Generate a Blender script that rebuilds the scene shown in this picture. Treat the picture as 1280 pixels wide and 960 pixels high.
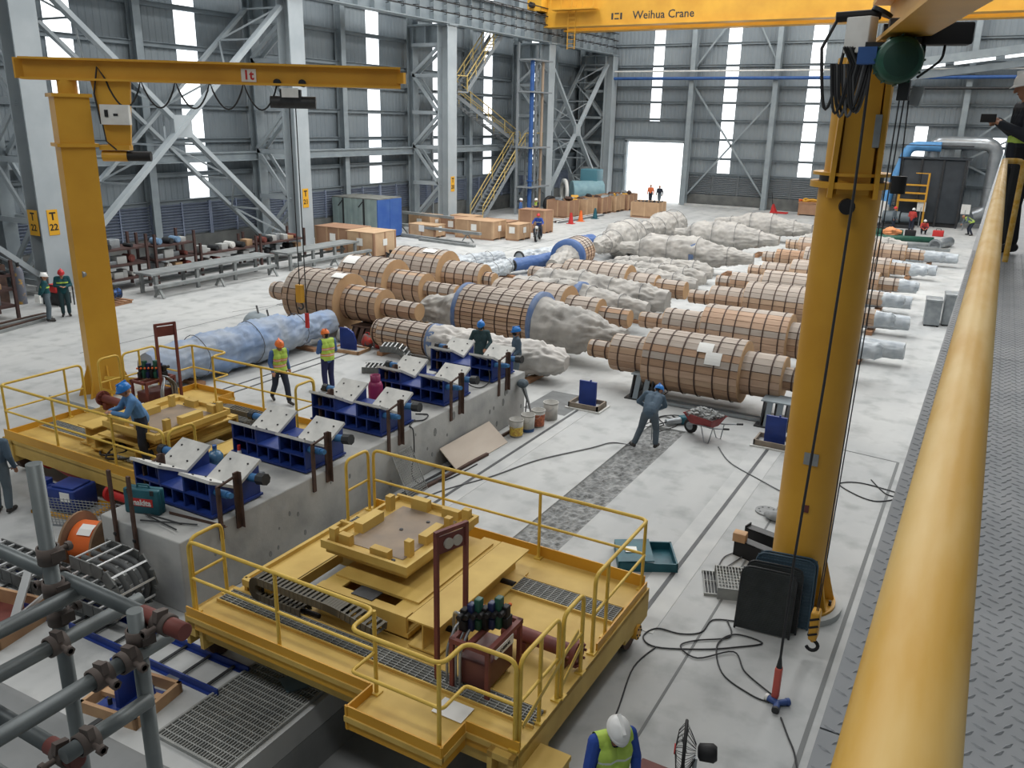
import bpy, bmesh, math, random
import numpy as np
from mathutils import Vector, Matrix, noise
random.seed(7)
for _o in list(bpy.data.objects): bpy.data.objects.remove(_o)
SC = bpy.context.scene
COL = SC.collection
PI = math.pi
# ---------------------------------------------------------------- camera
pitch, roll, yaw = 0.3053, 0.0213, -0.5109
_f = Vector((math.sin(yaw)*math.cos(pitch), math.cos(yaw)*math.cos(pitch), -math.sin(pitch)))
_r = Vector((math.cos(yaw), -math.sin(yaw), 0)); _u = _r.cross(_f)
_r2 = math.cos(roll)*_r + math.sin(roll)*_u; _u2 = -math.sin(roll)*_r + math.cos(roll)*_u
cam_d = bpy.data.cameras.new('camera'); cam = bpy.data.objects.new('camera', cam_d); COL.objects.link(cam)
_m = Matrix((( _r2.x, _u2.x, -_f.x, 0.0), (_r2.y, _u2.y, -_f.y, 0.0), (_r2.z, _u2.z, -_f.z, 7.2), (0, 0, 0, 1)))
cam.matrix_world = _m
cam_d.lens = 1048.1/1280*36; cam_d.sensor_width = 36; cam_d.clip_start = 0.05; cam_d.clip_end = 400
SC.camera = cam
# ---------------------------------------------------------------- world, light, exposure
w = bpy.data.worlds.new('world'); SC.world = w; w.use_nodes = True
bg = w.node_tree.nodes['Background']; bg.inputs[0].default_value = (0.93, 0.97, 1.0, 1); bg.inputs[1].default_value = 2.6
SC.view_settings.view_transform = 'Standard'; SC.view_settings.look = 'None'; SC.view_settings.gamma = 1
SC.view_settings.use_curve_mapping = False
SC.view_settings.exposure = 0.08
def area(name, loc, sx, sy, power, col=(1.0, 0.995, 0.98), rot=(0, 0, 0)):
    d = bpy.data.lights.new(name, 'AREA'); d.shape = 'RECTANGLE'; d.size = sx; d.size_y = sy; d.energy = power; d.color = col
    o = bpy.data.objects.new(name, d); COL.objects.link(o); o.location = loc; o.rotation_euler = rot
    return o
# daylight coming down through the translucent roof lights of the hall
for i, xx in enumerate((-30, -20, -10, 0)):
    area('overhead_light', (xx, 46, 21.3), 2.6, 54, 4700)
area('overhead_light', (12, 44, 21.3), 3, 50, 2400)
area('overhead_light', (-14, -1, 21.3), 40, 2.6, 2700)  # fill lamp added to brighten the near end of the hall
# ---------------------------------------------------------------- materials
MATS = {}
def mat(name, c1, c2=None, scale=3.0, rough=0.6, metal=0.0, bump=0.0, bscale=None, detail=6, lo=0.35, hi=0.7, coord='Object', stretch=None, spec=0.4, emit=0.0, alpha=None, trans=0.0):
    if name in MATS: return MATS[name]
    m = bpy.data.materials.new(name); m.use_nodes = True; nt = m.node_tree; N = nt.nodes; L = nt.links
    b = N['Principled BSDF']; b.inputs['Roughness'].default_value = rough; b.inputs['Metallic'].default_value = metal
    b.inputs['Specular IOR Level'].default_value = spec
    b.inputs['Base Color'].default_value = (*c1, 1)
    m.diffuse_color = (*c1, 1)
    if c2 is not None or bump:
        tc = N.new('ShaderNodeTexCoord'); src = tc.outputs[coord]
        if stretch:
            mp = N.new('ShaderNodeMapping'); mp.inputs['Scale'].default_value = stretch; L.new(src, mp.inputs[0]); src = mp.outputs[0]
        nz = N.new('ShaderNodeTexNoise'); nz.inputs['Scale'].default_value = scale; nz.inputs['Detail'].default_value = detail; L.new(src, nz.inputs['Vector'])
        if c2 is not None:
            rp = N.new('ShaderNodeValToRGB'); rp.color_ramp.elements[0].position = lo; rp.color_ramp.elements[1].position = hi
            rp.color_ramp.elements[0].color = (*c1, 1); rp.color_ramp.elements[1].color = (*c2, 1)
            L.new(nz.outputs['Fac'], rp.inputs[0]); L.new(rp.outputs[0], b.inputs['Base Color'])
        if bump:
            n2 = N.new('ShaderNodeTexNoise'); n2.inputs['Scale'].default_value = bscale or scale*4; n2.inputs['Detail'].default_value = 4; L.new(src, n2.inputs['Vector'])
            bp = N.new('ShaderNodeBump'); bp.inputs['Strength'].default_value = bump; bp.inputs['Distance'].default_value = 0.02
            L.new(n2.outputs['Fac'], bp.inputs['Height']); L.new(bp.outputs[0], b.inputs['Normal'])
    if emit:
        b.inputs['Emission Color'].default_value = (*c1, 1); b.inputs['Emission Strength'].default_value = emit
    if trans: b.inputs['Transmission Weight'].default_value = trans
    if alpha is not None: b.inputs['Alpha'].default_value = alpha
    MATS[name] = m
    return m
def srgb(r, g, b):
    f = lambda c: (c/255/12.92) if c/255 <= 0.04045 else ((c/255+0.055)/1.055)**2.4
    return (f(r), f(g), f(b))
S = srgb
# ---------------------------------------------------------------- mesh helpers
def frame(d):
    d = Vector(d).normalized()
    a = Vector((0, 0, 1)) if abs(d.z) < 0.95 else Vector((1, 0, 0))
    s = d.cross(a).normalized(); t = s.cross(d).normalized()
    return d, s, t
class MB:
    def __init__(self): self.v = []; self.f = []; self.mi = []; self.cur = 0; self.sm = []
    def add(self, vs, fs, smooth=False):
        n = len(self.v); self.v += [tuple(x) for x in vs]
        for q in fs: self.f.append(tuple(i+n for i in q)); self.mi.append(self.cur); self.sm.append(smooth)
        return self
    def m(self, i): self.cur = i; return self
    def box(self, x0, y0, z0, x1, y1, z1):
        v = [(x0,y0,z0),(x1,y0,z0),(x1,y1,z0),(x0,y1,z0),(x0,y0,z1),(x1,y0,z1),(x1,y1,z1),(x0,y1,z1)]
        return self.add(v, [(0,3,2,1),(4,5,6,7),(0,1,5,4),(1,2,6,5),(2,3,7,6),(3,0,4,7)])
    def cbox(self, cx, cy, cz, sx, sy, sz): return self.box(cx-sx/2, cy-sy/2, cz-sz/2, cx+sx/2, cy+sy/2, cz+sz/2)
    def bev(self, x0, y0, z0, x1, y1, z1, b=0.02):
        # box with chamfered edges
        bm = bmesh.new(); bmesh.ops.create_cube(bm, size=1)
        for q in bm.verts: q.co = Vector(((x0+x1)/2+q.co.x*(x1-x0), (y0+y1)/2+q.co.y*(y1-y0), (z0+z1)/2+q.co.z*(z1-z0)))
        bmesh.ops.bevel(bm, geom=list(bm.edges), offset=b, segments=2, profile=0.6, affect='EDGES')
        bm.verts.index_update(); self.add([q.co[:] for q in bm.verts], [[q.index for q in f.verts] for f in bm.faces], True); bm.free(); return self
    def bar(self, p0, p1, w, h, up=None):
        # rectangular bar from p0 to p1; w sideways, h along 'up'
        p0 = Vector(p0); p1 = Vector(p1); d, s, t = frame(p1-p0)
        if up is not None:
            s = d.cross(Vector(up)).normalized(); t = s.cross(d).normalized()
        v = []
        for p in (p0, p1):
            for a, b in ((-1,-1),(1,-1),(1,1),(-1,1)): v.append(p+s*(a*w/2)+t*(b*h/2))
        return self.add(v, [(3,2,1,0),(4,5,6,7),(0,1,5,4),(1,2,6,5),(2,3,7,6),(3,0,4,7)])
    def ibeam(self, p0, p1, w, h, tf=0.03, tw=0.02, up=(0,0,1)):
        p0 = Vector(p0); p1 = Vector(p1); d = (p1-p0).normalized(); s = d.cross(Vector(up)).normalized(); t = s.cross(d).normalized()
        for o in (h/2-tf/2, -h/2+tf/2): self.bar(p0+t*o, p1+t*o, w, tf, t)
        return self.bar(p0, p1, tw, h-2*tf, t)
    def cyl(self, p0, p1, r0, r1=None, n=12, caps=True, smooth=True):
        r1 = r0 if r1 is None else r1
        p0 = Vector(p0); p1 = Vector(p1); d, s, t = frame(p1-p0); v = []
        for p, r in ((p0, r0), (p1, r1)):
            for i in range(n): a = 2*PI*i/n; v.append(p+s*(math.cos(a)*r)+t*(math.sin(a)*r))
        self.add(v, [(i, i+n, (i+1)%n+n, (i+1)%n) for i in range(n)], smooth)
        if caps: self.add(v, [tuple(range(n)), tuple(reversed(range(n, 2*n)))])
        return self
    def tube(self, pts, r, n=8, caps=True, closed=False):
        pts = [Vector(p) for p in pts]; k = len(pts); v = []; ps = None
        for i, p in enumerate(pts):
            a = pts[i-1] if (i > 0 or closed) else p; b = pts[(i+1) % k] if (i < k-1 or closed) else p
            d = (b-a).normalized()
            if ps is None: d, s, t = frame(d)
            else:
                s = (ps - d*ps.dot(d)); s = s.normalized() if s.length > 1e-6 else frame(d)[1]; t = s.cross(d).normalized()
            ps = s
            for j in range(n): q = 2*PI*j/n; v.append(p+s*(math.cos(q)*r)+t*(math.sin(q)*r))
        fs = []
        for i in range(k if closed else k-1):
            for j in range(n):
                i2 = (i+1) % k
                fs.append((i*n+j, i*n+(j+1)%n, i2*n+(j+1)%n, i2*n+j))
        self.add(v, fs, True)
        if caps and not closed: self.add(v, [tuple(reversed(range(n))), tuple(range((k-1)*n, k*n))])
        return self
    def lathe(self, prof, p0, d, n=24, smooth=True, caps=True):
        # prof: list of (t along d, radius)
        p0 = Vector(p0); d, s, t = frame(d); v = []; fs = []
        for a, r in prof:
            for j in range(n): q = 2*PI*j/n; v.append(p0+d*a+s*(math.cos(q)*r)+t*(math.sin(q)*r))
        for i in range(len(prof)-1):
            for j in range(n): fs.append((i*n+j, (i+1)*n+j, (i+1)*n+(j+1)%n, i*n+(j+1)%n))
        self.add(v, fs, smooth)
        if caps: self.add(v, [tuple(range(n)), tuple(reversed(range((len(prof)-1)*n, len(prof)*n)))])
        return self
    def prism(self, poly, a0, a1, axis='z'):
        # poly of 2D points extruded from a0 to a1 along axis
        n = len(poly)
        def P(p, a): return {'z': (p[0], p[1], a), 'y': (p[0], a, p[1]), 'x': (a, p[0], p[1])}[axis]
        v = [P(p, a0) for p in poly]+[P(p, a1) for p in poly]
        return self.add(v, [tuple(reversed(range(n))), tuple(range(n, 2*n))]+[(i, (i+1)%n, (i+1)%n+n, i+n) for i in range(n)])
    def sphere(self, c, r, n=12, k=8, sc=(1,1,1), zmin=-1.0):
        c = Vector(c); v = []; fs = []
        th0 = math.acos(max(-1, min(1, zmin)))
        for i in range(k+1):
            th = th0*i/k
            for j in range(n): q = 2*PI*j/n; v.append((c.x+r*sc[0]*math.sin(th)*math.cos(q), c.y+r*sc[1]*math.sin(th)*math.sin(q), c.z+r*sc[2]*math.cos(th)))
        for i in range(k):
            for j in range(n): fs.append((i*n+j, (i+1)*n+j, (i+1)*n+(j+1)%n, i*n+(j+1)%n))
        return self.add(v, fs, True)
    def xf(self, M, start=0):
        M = Matrix(M)
        for i in range(start, len(self.v)): self.v[i] = tuple(M @ Vector(self.v[i]))
        return self
    def mesh(self, name):
        me = bpy.data.meshes.new(name); me.from_pydata(self.v, [], self.f)
        me.polygons.foreach_set('material_index', self.mi); me.polygons.foreach_set('use_smooth', self.sm)
        me.update(); return me
def link(name, me, mats, parent=None, loc=(0,0,0), rz=0.0):
    if not isinstance(mats, (list, tuple)): mats = [mats]
    if not len(me.materials):
        for q in mats: me.materials.append(q)
    o = bpy.data.objects.new(name, me); COL.objects.link(o); o.location = loc; o.rotation_euler = (0, 0, rz)
    if parent is not None: o.parent = parent
    return o
def obj(name, mb, mats, parent=None, loc=(0,0,0), rz=0.0): return link(name, mb.mesh(name), mats, parent, loc, rz)
def fixn(o):
    bm = bmesh.new(); bm.from_mesh(o.data); bmesh.ops.recalc_face_normals(bm, faces=bm.faces); bm.to_mesh(o.data); bm.free(); return o
def tag(o, label, cat, group=None, kind=None):
    if label: o['label'] = label
    if cat: o['category'] = cat
    if group: o['group'] = group
    if kind: o['kind'] = kind
    return o
def thing(name, label, cat, loc=(0,0,0), rz=0.0, group=None):
    o = bpy.data.objects.new(name, None); COL.objects.link(o); o.location = loc; o.rotation_euler = (0, 0, rz); o.empty_display_size = 0.2
    return tag(o, label, cat, group)
def struct(name, mb, mats, loc=(0,0,0), label=None):
    o = obj(name, mb, mats, None, loc); o['kind'] = 'structure'
    if label: o['label'] = label
    return o
def dup(root, loc, rz, label=None, group=None, name=None):
    def cp(o, par):
        c = o.copy(); COL.objects.link(c); c.parent = par
        for ch in kids[o]: cp(ch, c)
        return c
    kids = {}
    def walk(o):
        kids[o] = list(o.children)
        for c in kids[o]: walk(c)
    walk(root)
    r = cp(root, None); r.location = loc; r.rotation_euler = (0, 0, rz)
    if label: r['label'] = label
    if group: r['group'] = group
    return r
def text_mesh(txt, size, depth=0.004, bold=0.0):
    c = bpy.data.curves.new('lettering', 'FONT'); c.body = txt; c.size = size; c.extrude = depth; c.align_x = 'CENTER'; c.align_y = 'CENTER'; c.resolution_u = 2; c.offset = bold
    o = bpy.data.objects.new('lettering_tmp', c); COL.objects.link(o)
    dg = bpy.context.evaluated_depsgraph_get(); me = bpy.data.meshes.new_from_object(o.evaluated_get(dg))
    bpy.data.objects.remove(o); me.materials.clear(); return me
def lettering(txt, size, m, parent, loc, rot, name='lettering', bold=0.0):
    o = link(name, text_mesh(txt, size, bold=bold), m, parent, loc); o.rotation_euler = rot; return o
# ---------------------------------------------------------------- palette
M_conc = mat('concrete', S(186,188,186), S(168,170,168), 0.6, 0.85, bump=0.15, bscale=8)
M_conc2 = mat('concrete_plinth', S(176,176,173), S(140,142,142), 1.3, 0.9, bump=0.35, bscale=7, lo=0.42, hi=0.75)
M_steelgrey = mat('grey_painted_steel', S(150,160,165), S(134,144,150), 1.5, 0.55)
M_steelgrey2 = mat('grey_painted_girt', S(132,142,148), S(116,126,132), 1.2, 0.6)
M_clad = mat('grey_wall_sheet', S(140,149,154), S(122,132,139), 0.25, 0.6)
M_louver = mat('louver_blue_grey', S(140,150,170), S(120,130,152), 1.0, 0.6)
M_pane = mat('translucent_sheet', (0.95, 0.98, 1.0), rough=0.5, emit=1.6)
M_yel = mat('crane_yellow', S(212,160,54), S(196,144,46), 0.8, 0.45)
M_yelc = mat('cart_yellow', S(208,176,96), S(186,152,76), 1.8, 0.6, bump=0.05)
M_yelrail = mat('rail_yellow', S(218,184,84), S(200,164,64), 4, 0.5)
M_dark = mat('dark_steel', S(52,54,56), S(36,37,39), 6, 0.5)
M_black = mat('black_rubber', S(26,26,28), rough=0.6)
M_rust = mat('rusty_steel', S(92,70,60), S(66,52,48), 5, 0.8)
M_redox = mat('red_oxide', S(122,66,58), S(100,54,50), 4, 0.6)
M_blue = mat('deep_blue_paint', S(36,62,138), S(28,48,112), 2.5, 0.45)
M_blue2 = mat('bright_blue', S(52,92,152), S(46,80,136), 3, 0.5)
M_white = mat('white_paint', S(226,226,222), S(206,206,202), 3, 0.5)
M_offwhite = mat('dusty_white_plate', S(206,205,200), S(180,180,176), 3.5, 0.7)
M_wood = mat('packing_wood', S(196,160,122), S(166,130,98), 2.2, 0.75)
M_wood2 = mat('plywood_brown', S(172,130,98), S(150,112,84), 2, 0.75)
M_galv = mat('galvanised', S(160,165,168), S(136,142,146), 5, 0.4, metal=0.5)
M_grate = mat('grating_steel', S(156,157,153), S(132,134,132), 4, 0.5)
M_paper = mat('paper', S(236,236,232), rough=0.8)
M_orange = mat('orange_plastic', S(226,110,50), rough=0.4)
M_red = mat('red_paint', S(190,50,48), rough=0.5)
M_green = mat('green_paint', S(42,92,76), S(34,76,62), 4, 0.45)
M_teal = mat('teal_plastic', S(38,96,108), S(30,78,90), 4, 0.5)
M_cable = mat('black_cable', S(44,45,47), rough=0.6)
M_cableg = mat('grey_cable', S(98,100,102), rough=0.6)
# ================================================================= STRUCTURE
# ---- floor: slabs around the pit under the near cart and the broken-out strip
XW, YF = -36.6, 77.5
def floor_mat():
    m = bpy.data.materials.new('floor_concrete'); m.use_nodes = True; nt = m.node_tree; N = nt.nodes; L = nt.links; b = N['Principled BSDF']
    tc = N.new('ShaderNodeNewGeometry') if False else N.new('ShaderNodeTexCoord')
    n1 = N.new('ShaderNodeTexNoise'); n1.inputs['Scale'].default_value = 0.16; n1.inputs['Detail'].default_value = 8; n1.inputs['Roughness'].default_value = 0.62
    n2 = N.new('ShaderNodeTexNoise'); n2.inputs['Scale'].default_value = 1.7; n2.inputs['Detail'].default_value = 8
    mp = N.new('ShaderNodeMapping'); mp.inputs['Scale'].default_value = (1.2, 0.2, 1); n3 = N.new('ShaderNodeTexNoise'); n3.inputs['Scale'].default_value = 0.8; n3.inputs['Detail'].default_value = 5
    L.new(tc.outputs['Object'], n1.inputs['Vector']); L.new(tc.outputs['Object'], n2.inputs['Vector']); L.new(tc.outputs['Object'], mp.inputs[0]); L.new(mp.outputs[0], n3.inputs['Vector'])
    r1 = N.new('ShaderNodeValToRGB'); e = r1.color_ramp.elements; e[0].position = 0.36; e[0].color = (*S(174,176,176), 1); e[1].position = 0.62; e[1].color = (*S(192,193,191), 1)
    r2 = N.new('ShaderNodeValToRGB'); e = r2.color_ramp.elements; e[0].position = 0.28; e[0].color = (*S(222,223,223), 1); e[1].position = 0.5; e[1].color = (1, 1, 1, 1)
    r3 = N.new('ShaderNodeValToRGB'); e = r3.color_ramp.elements; e[0].position = 0.3; e[0].color = (*S(236,237,238), 1); e[1].position = 0.55; e[1].color = (1, 1, 1, 1)
    m1 = N.new('ShaderNodeMixRGB'); m1.blend_type = 'MULTIPLY'; m1.inputs[0].default_value = 1; m2 = N.new('ShaderNodeMixRGB'); m2.blend_type = 'MULTIPLY'; m2.inputs[0].default_value = 1
    L.new(n1.outputs['Fac'], r1.inputs[0]); L.new(n2.outputs['Fac'], r2.inputs[0]); L.new(n3.outputs['Fac'], r3.inputs[0])
    L.new(r1.outputs[0], m1.inputs[1]); L.new(r2.outputs[0], m1.inputs[2]); L.new(m1.outputs[0], m2.inputs[1]); L.new(r3.outputs[0], m2.inputs[2]); L.new(m2.outputs[0], b.inputs['Base Color'])
    b.inputs['Roughness'].default_value = 0.75; b.inputs['Specular IOR Level'].default_value = 0.3
    bp = N.new('ShaderNodeBump'); bp.inputs['Strength'].default_value = 0.12; bp.inputs['Distance'].default_value = 0.02; L.new(n2.outputs['Fac'], bp.inputs['Height']); L.new(bp.outputs[0], b.inputs['Normal'])
    return m
M_floor = floor_mat()
PX0, PX1, PY0, PY1 = -6.5, -3.95, -2.0, 9.6     # pit
DX0, DX1, DY0, DY1 = -6.6, -5.68, 10.6, 18.9   # broken-out strip
mb = MB()
ZB = -0.35
mb.box(-44, -12, ZB, PX0, DY0, 0); mb.box(PX1, -12, ZB, 24, DY0, 0); mb.box(PX0, PY1, ZB, PX1, DY0, 0); mb.box(PX0, -12, ZB, PX1, PY0, 0)
mb.box(-44, DY0, ZB, DX0, DY1, 0); mb.box(DX1, DY0, ZB, 24, DY1, 0); mb.box(-44, DY1, ZB, 24, YF+0.3, 0)
FLOOR = struct('floor', mb, M_floor)
M_pit = mat('pit_concrete', S(150,152,152), S(126,128,128), 1.0, 0.9)
mb = MB(); mb.box(PX0-.3, PY0-.3, -1.15, PX1+.3, PY1+.3, -0.95)
mb.box(PX0-.3, PY0, -0.95, PX0, PY1, -0.36); mb.box(PX1, PY0, -0.95, PX1+.3, PY1, -0.36); mb.box(PX0, PY1, -0.95, PX1, PY1+.3, -0.36)
for i in range(3): mb.box(-5.9, 4.3-0.35*i, -0.95, -3.95, 4.65-0.35*i, -0.75+0.2*i)
o = obj('pit', mb, M_pit, FLOOR)
# rough strip where the concrete has been broken out
nx, ny = 22, 150; vs = []; fs = []
for j in range(ny+1):
    for i in range(nx+1):
        x = DX0+(DX1-DX0)*i/nx; y = DY0+(DY1-DY0)*j/ny
        e = min(i, nx-i)/2.0
        z = -0.075+0.045*noise.noise((x*4, y*4, 0))+0.05*noise.noise((x*13, y*13, 3)); z = z*min(1, e) - 0.03*(1-min(1, e))
        vs.append((x, y, z))
for j in range(ny):
    for i in range(nx): a = j*(nx+1)+i; fs.append((a, a+1, a+nx+2, a+nx+1))
M_rubble = mat('broken_concrete', S(160,161,160), S(112,114,114), 7, 0.95, bump=0.5, bscale=30)
mb = MB(); mb.add(vs, fs); mb.box(DX0, DY0, -.34, DX1, DY1, -.2)
obj('broken_strip', mb, M_rubble, FLOOR)
# running rails let flush into the floor, floor joints and access covers
mrail = MB()
def rail(x, y0, y1, w=0.07):
    b = MB(); b.box(x-w/2, y0, 0.0, x+w/2, y1, 0.012); obj('floor_rail', b, M_dark2, FLOOR)
M_dark2 = mat('rail_groove_steel', S(84,86,88), S(64,66,68), 3, 0.6)
M_joint = mat('joint_filler', S(120,122,122), rough=0.9)
M_light = mat('fresh_screed', S(196,197,195), S(176,178,178), 1.6, 0.85)
for x in (-3.68, -8.60): 
    rail(x, 10.3, 19.0)
    b = MB(); b.box(x-0.32, 10.4, 0.0, x+0.32, 18.95, 0.006); obj('screed_band', b, M_light, FLOOR)
for x in (-17.55, -17.1, -11.75): rail(x, 7.5, 20.5, 0.06)
for x in (-3.68, -8.60): rail(x, 3.6 if x < -8 else 4.5, 6.0)
def joint(p0, p1, w=0.035):
    b = MB(); b.bar((*p0, 0.003), (*p1, 0.003), w, 0.006, (0, 0, 1)); obj('floor_joint', b, M_joint, FLOOR)
joint((-0.96, 4), (-0.96, 19.6), 0.06); joint((-0.96, 19.6), (-3.6, 19.9), 0.03); joint((-2.75, 7.5), (-2.75, 18)); joint((-24, 15.3), (-24, 60)); joint((-24.6, 22), (-20, 40), 0.03)
joint((-36, 43), (-9, 43), 0.03)
for (x, y, a, c) in ((-24.2, 23.9, 1.5, .7), (-19.0, 27.5, .8, .4), (-18.6, 28.6, .8, .4)):
    b = MB(); b.box(x, y, 0, x+a, y+.05, .01).box(x, y+c, 0, x+a, y+c+.05, .01).box(x, y, 0, x+.05, y+c, .01).box(x+a-.05, y, 0, x+a, y+c, .01); obj('cover_frame', b, M_joint, FLOOR)
for (x0, y0, x1, y1) in ((-13.4, 16.6, -12.0, 19.4), (-9.9, 18.3, -8.7, 20.0), (-12.8, 12.3, -12.0, 15.4)):
    b = MB(); b.box(x0, y0, 0, x1, y1, 0.008); obj('trench_cover', b, mat('trench_dark', S(120,122,122), S(104,106,106), 3, 0.8), FLOOR)
# ---- corrugated sheet wall builder (sheet runs along axis, skylight strips left open)
def sheet(mb, a0, a1, z0, z1, place, pitch=0.36, dep=0.022):
    n = max(1, int((a1-a0)/pitch)); st = (a1-a0)/n; pr = []
    for i in range(n):
        b = a0+i*st; pr += [(b, 0), (b+st*.55, 0), (b+st*.65, dep), (b+st*.9, dep)]
    pr.append((a1, 0)); vs = []
    for a, d in pr: vs += [place(a, d, z0), place(a, d, z1)]
    mb.add(vs, [(2*i, 2*i+2, 2*i+3, 2*i+1) for i in range(len(pr)-1)])
ZT = 20.0
def wall(name, a_lo, a_hi, strips, holes, place, z_low=0.0):
    # strips: (center, width, z0, z1)  holes: (a0,a1,z0,z1)
    ops = [(c-w_/2, c+w_/2, [(z0, z1)]) for c, w_, z0, z1 in strips]+list(holes)
    for q in list(ops):      # a strip standing over a doorway: split the doorway round it
        for h in list(holes):
            if q is not h and q[0] >= h[0] and q[1] <= h[1]:
                ops.remove(h); ops.remove(q); ops += [(h[0], q[0], h[2]), (q[0], q[1], h[2]+q[2]), (q[1], h[1], h[2])]
    ops.sort(key=lambda q: q[0])
    mb = MB(); cur = a_lo
    for a0, a1, zz in ops:
        if a0 > cur: sheet(mb, cur, a0, z_low, ZT, place)
        zc_ = z_low
        for z0, z1 in zz:
            if z0 > zc_: sheet(mb, a0, a1, zc_, z0, place)
            zc_ = z1
        if zc_ < ZT: sheet(mb, a0, a1, zc_, ZT, place)
        cur = a1
    sheet(mb, cur, a_hi, z_low, ZT, place)
    return struct(name, mb, M_clad)
GZ = (2.85, 4.2, 5.85, 7.5, 9.0, 10.3, 12.1, 13.9, 15.6, 17.4, 19.2)
lstr = [(c, 1.35, 2.95, 18.5) for c in (9.7, 16.9, 24.4, 31.2, 38.6, 46.0, 53.4, 60.4, 68.2)]
WL = wall('wall_left', -12, YF, lstr, [], lambda a, d, z: (XW-d, a, z))
fstr = [(-28.85, 1.05, 7.35, 18.5), (-22.0, 1.2, 2.95, 18.5), (-14.9, 1.2, 2.95, 18.5), (-6.2, 1.0, 3.6, 7.35), (-0.6, 1.0, 3.2, 6.6), (6.5, 1.0, 3.2, 9)]
WF = wall('wall_far', XW, 24, fstr, [(-31.35, -25.8, [(0, 5.45)])], lambda a, d, z: (a, YF+d, z))
wn = 0
def window(strip, place, parent_wall):
    global wn
    wn += 1
    c, w_, z0, z1 = strip
    zs = [z0]+[g for g in GZ if z0+0.3 < g < z1-0.3]+[z1]
    fr = MB()
    for s in (-1, 1):
        p = [place(c+s*w_/2-0.03, 0.02, z0), place(c+s*w_/2+0.03, 0.06, z1)]
        fr.box(min(p[0][0], p[1][0]), min(p[0][1], p[1][1]), z0, max(p[0][0], p[1][0]), max(p[0][1], p[1][1]), z1)
    o = struct('window_%d' % wn, fr, M_clad)
    for i in range(len(zs)-1):
        a = place(c-w_/2+.03, 0.03, zs[i]+.02); b = place(c+w_/2-.03, 0.05, zs[i+1]-.02)
        pb = MB().box(min(a[0], b[0]), min(a[1], b[1]), a[2], max(a[0], b[0]), max(a[1], b[1]), b[2]); obj('pane', pb, M_pane, o)
for s in lstr: window(s, lambda a, d, z: (XW-d, a, z), WL)
for s in fstr: window(s, lambda a, d, z: (a, YF+d, z), WF)
# girts, mid posts, louvres, kerb walls
for z in GZ:
    b = MB(); b.box(XW, -12, z-0.11, XW+.22, YF, z+0.11).box(XW+.2, -12, z+.08, XW+.34, YF, z+.11); obj('girt', b, M_steelgrey2, WL)
    spans = [(XW, 24)] if z > 5.6 else [(XW, -31.45), (-25.7, 24)]
    for a0, a1 in spans:
        b = MB(); b.box(a0, YF-.2, z-0.1, a1, YF, z+0.1).box(a0, YF-.3, z+.07, a1, YF-.2, z+.1); obj('girt', b, M_steelgrey2, WF)
bt = MB(); bt.box(XW+.5, -12, 4.85, XW+.9, YF-.5, 5.2).box(XW+.35, -12, 5.2, XW+1.0, YF-.5, 5.28).box(XW+.35, -12, 4.8, XW+1.0, YF-.5, 4.86); obj('tie_beam', bt, M_steelgrey, WL)
for y in (13.2, 27.9, 42.3, 56.8, 71): 
    b = MB(); b.ibeam((XW+.45, y, 0), (XW+.45, y, ZT), 0.4, 0.5, up=(1, 0, 0)); obj('wall_post', b, M_steelgrey, WL)
lp = MB()
for k in range(11):
    z = 1.25+k*.142
    lp.add([(.02, -1.72, z-.05), (.02, 1.72, z-.05), (.12, 1.72, z+.06), (.12, -1.72, z+.06), (.03, -1.72, z-.06), (.03, 1.72, z-.06), (.13, 1.72, z+.05), (.13, -1.72, z+.05)], [(0,1,2,3), (7,6,5,4), (0,4,5,1), (2,6,7,3)])
lp.box(0, -1.8, 1.1, .16, -1.72, 2.8).box(0, 1.72, 1.1, .16, 1.8, 2.8).box(0, -.03, 1.1, .15, .03, 2.8)
lpm = lp.mesh('louver_panel')
for i in range(19):
    y = 8.0+i*3.62
    if y < 76: link('louver_panel', lpm, M_louver, WL, (XW+.16, y, 0))
b = MB(); b.box(XW, -12, 0, XW+.3, YF, 1.1); obj('kerb_wall', b, mat('kerb_dirty', S(112,114,112), S(84,86,86), 1.2, 0.9), WL)
lpf = MB()
for k in range(10): lpf.bar((-1.1, 0, 1.15+k*.155), (1.1, 0, 1.15+k*.155), .1, .02, (0, -1, .8))
lpf.box(-1.15, -.06, 1.0, -1.1, .06, 2.75).box(1.1, -.06, 1.0, 1.15, .06, 2.75)
lpfm = lpf.mesh('louver_panel')
for i in range(8): link('louver_panel', lpfm, mat('louver_dark', S(112,118,122), rough=.7), WF, (-24.0+i*2.32, YF-.1, 0))
b = MB(); b.box(-25.6, YF-.25, 0, -7, YF, 1.0); obj('kerb_wall', b, MATS['kerb_dirty'], WF)
b = MB(); b.box(-25.6, YF-1.0, 0.0, -18.2, YF-.4, .14); obj('sill_slab', b, M_light, WF)
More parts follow.
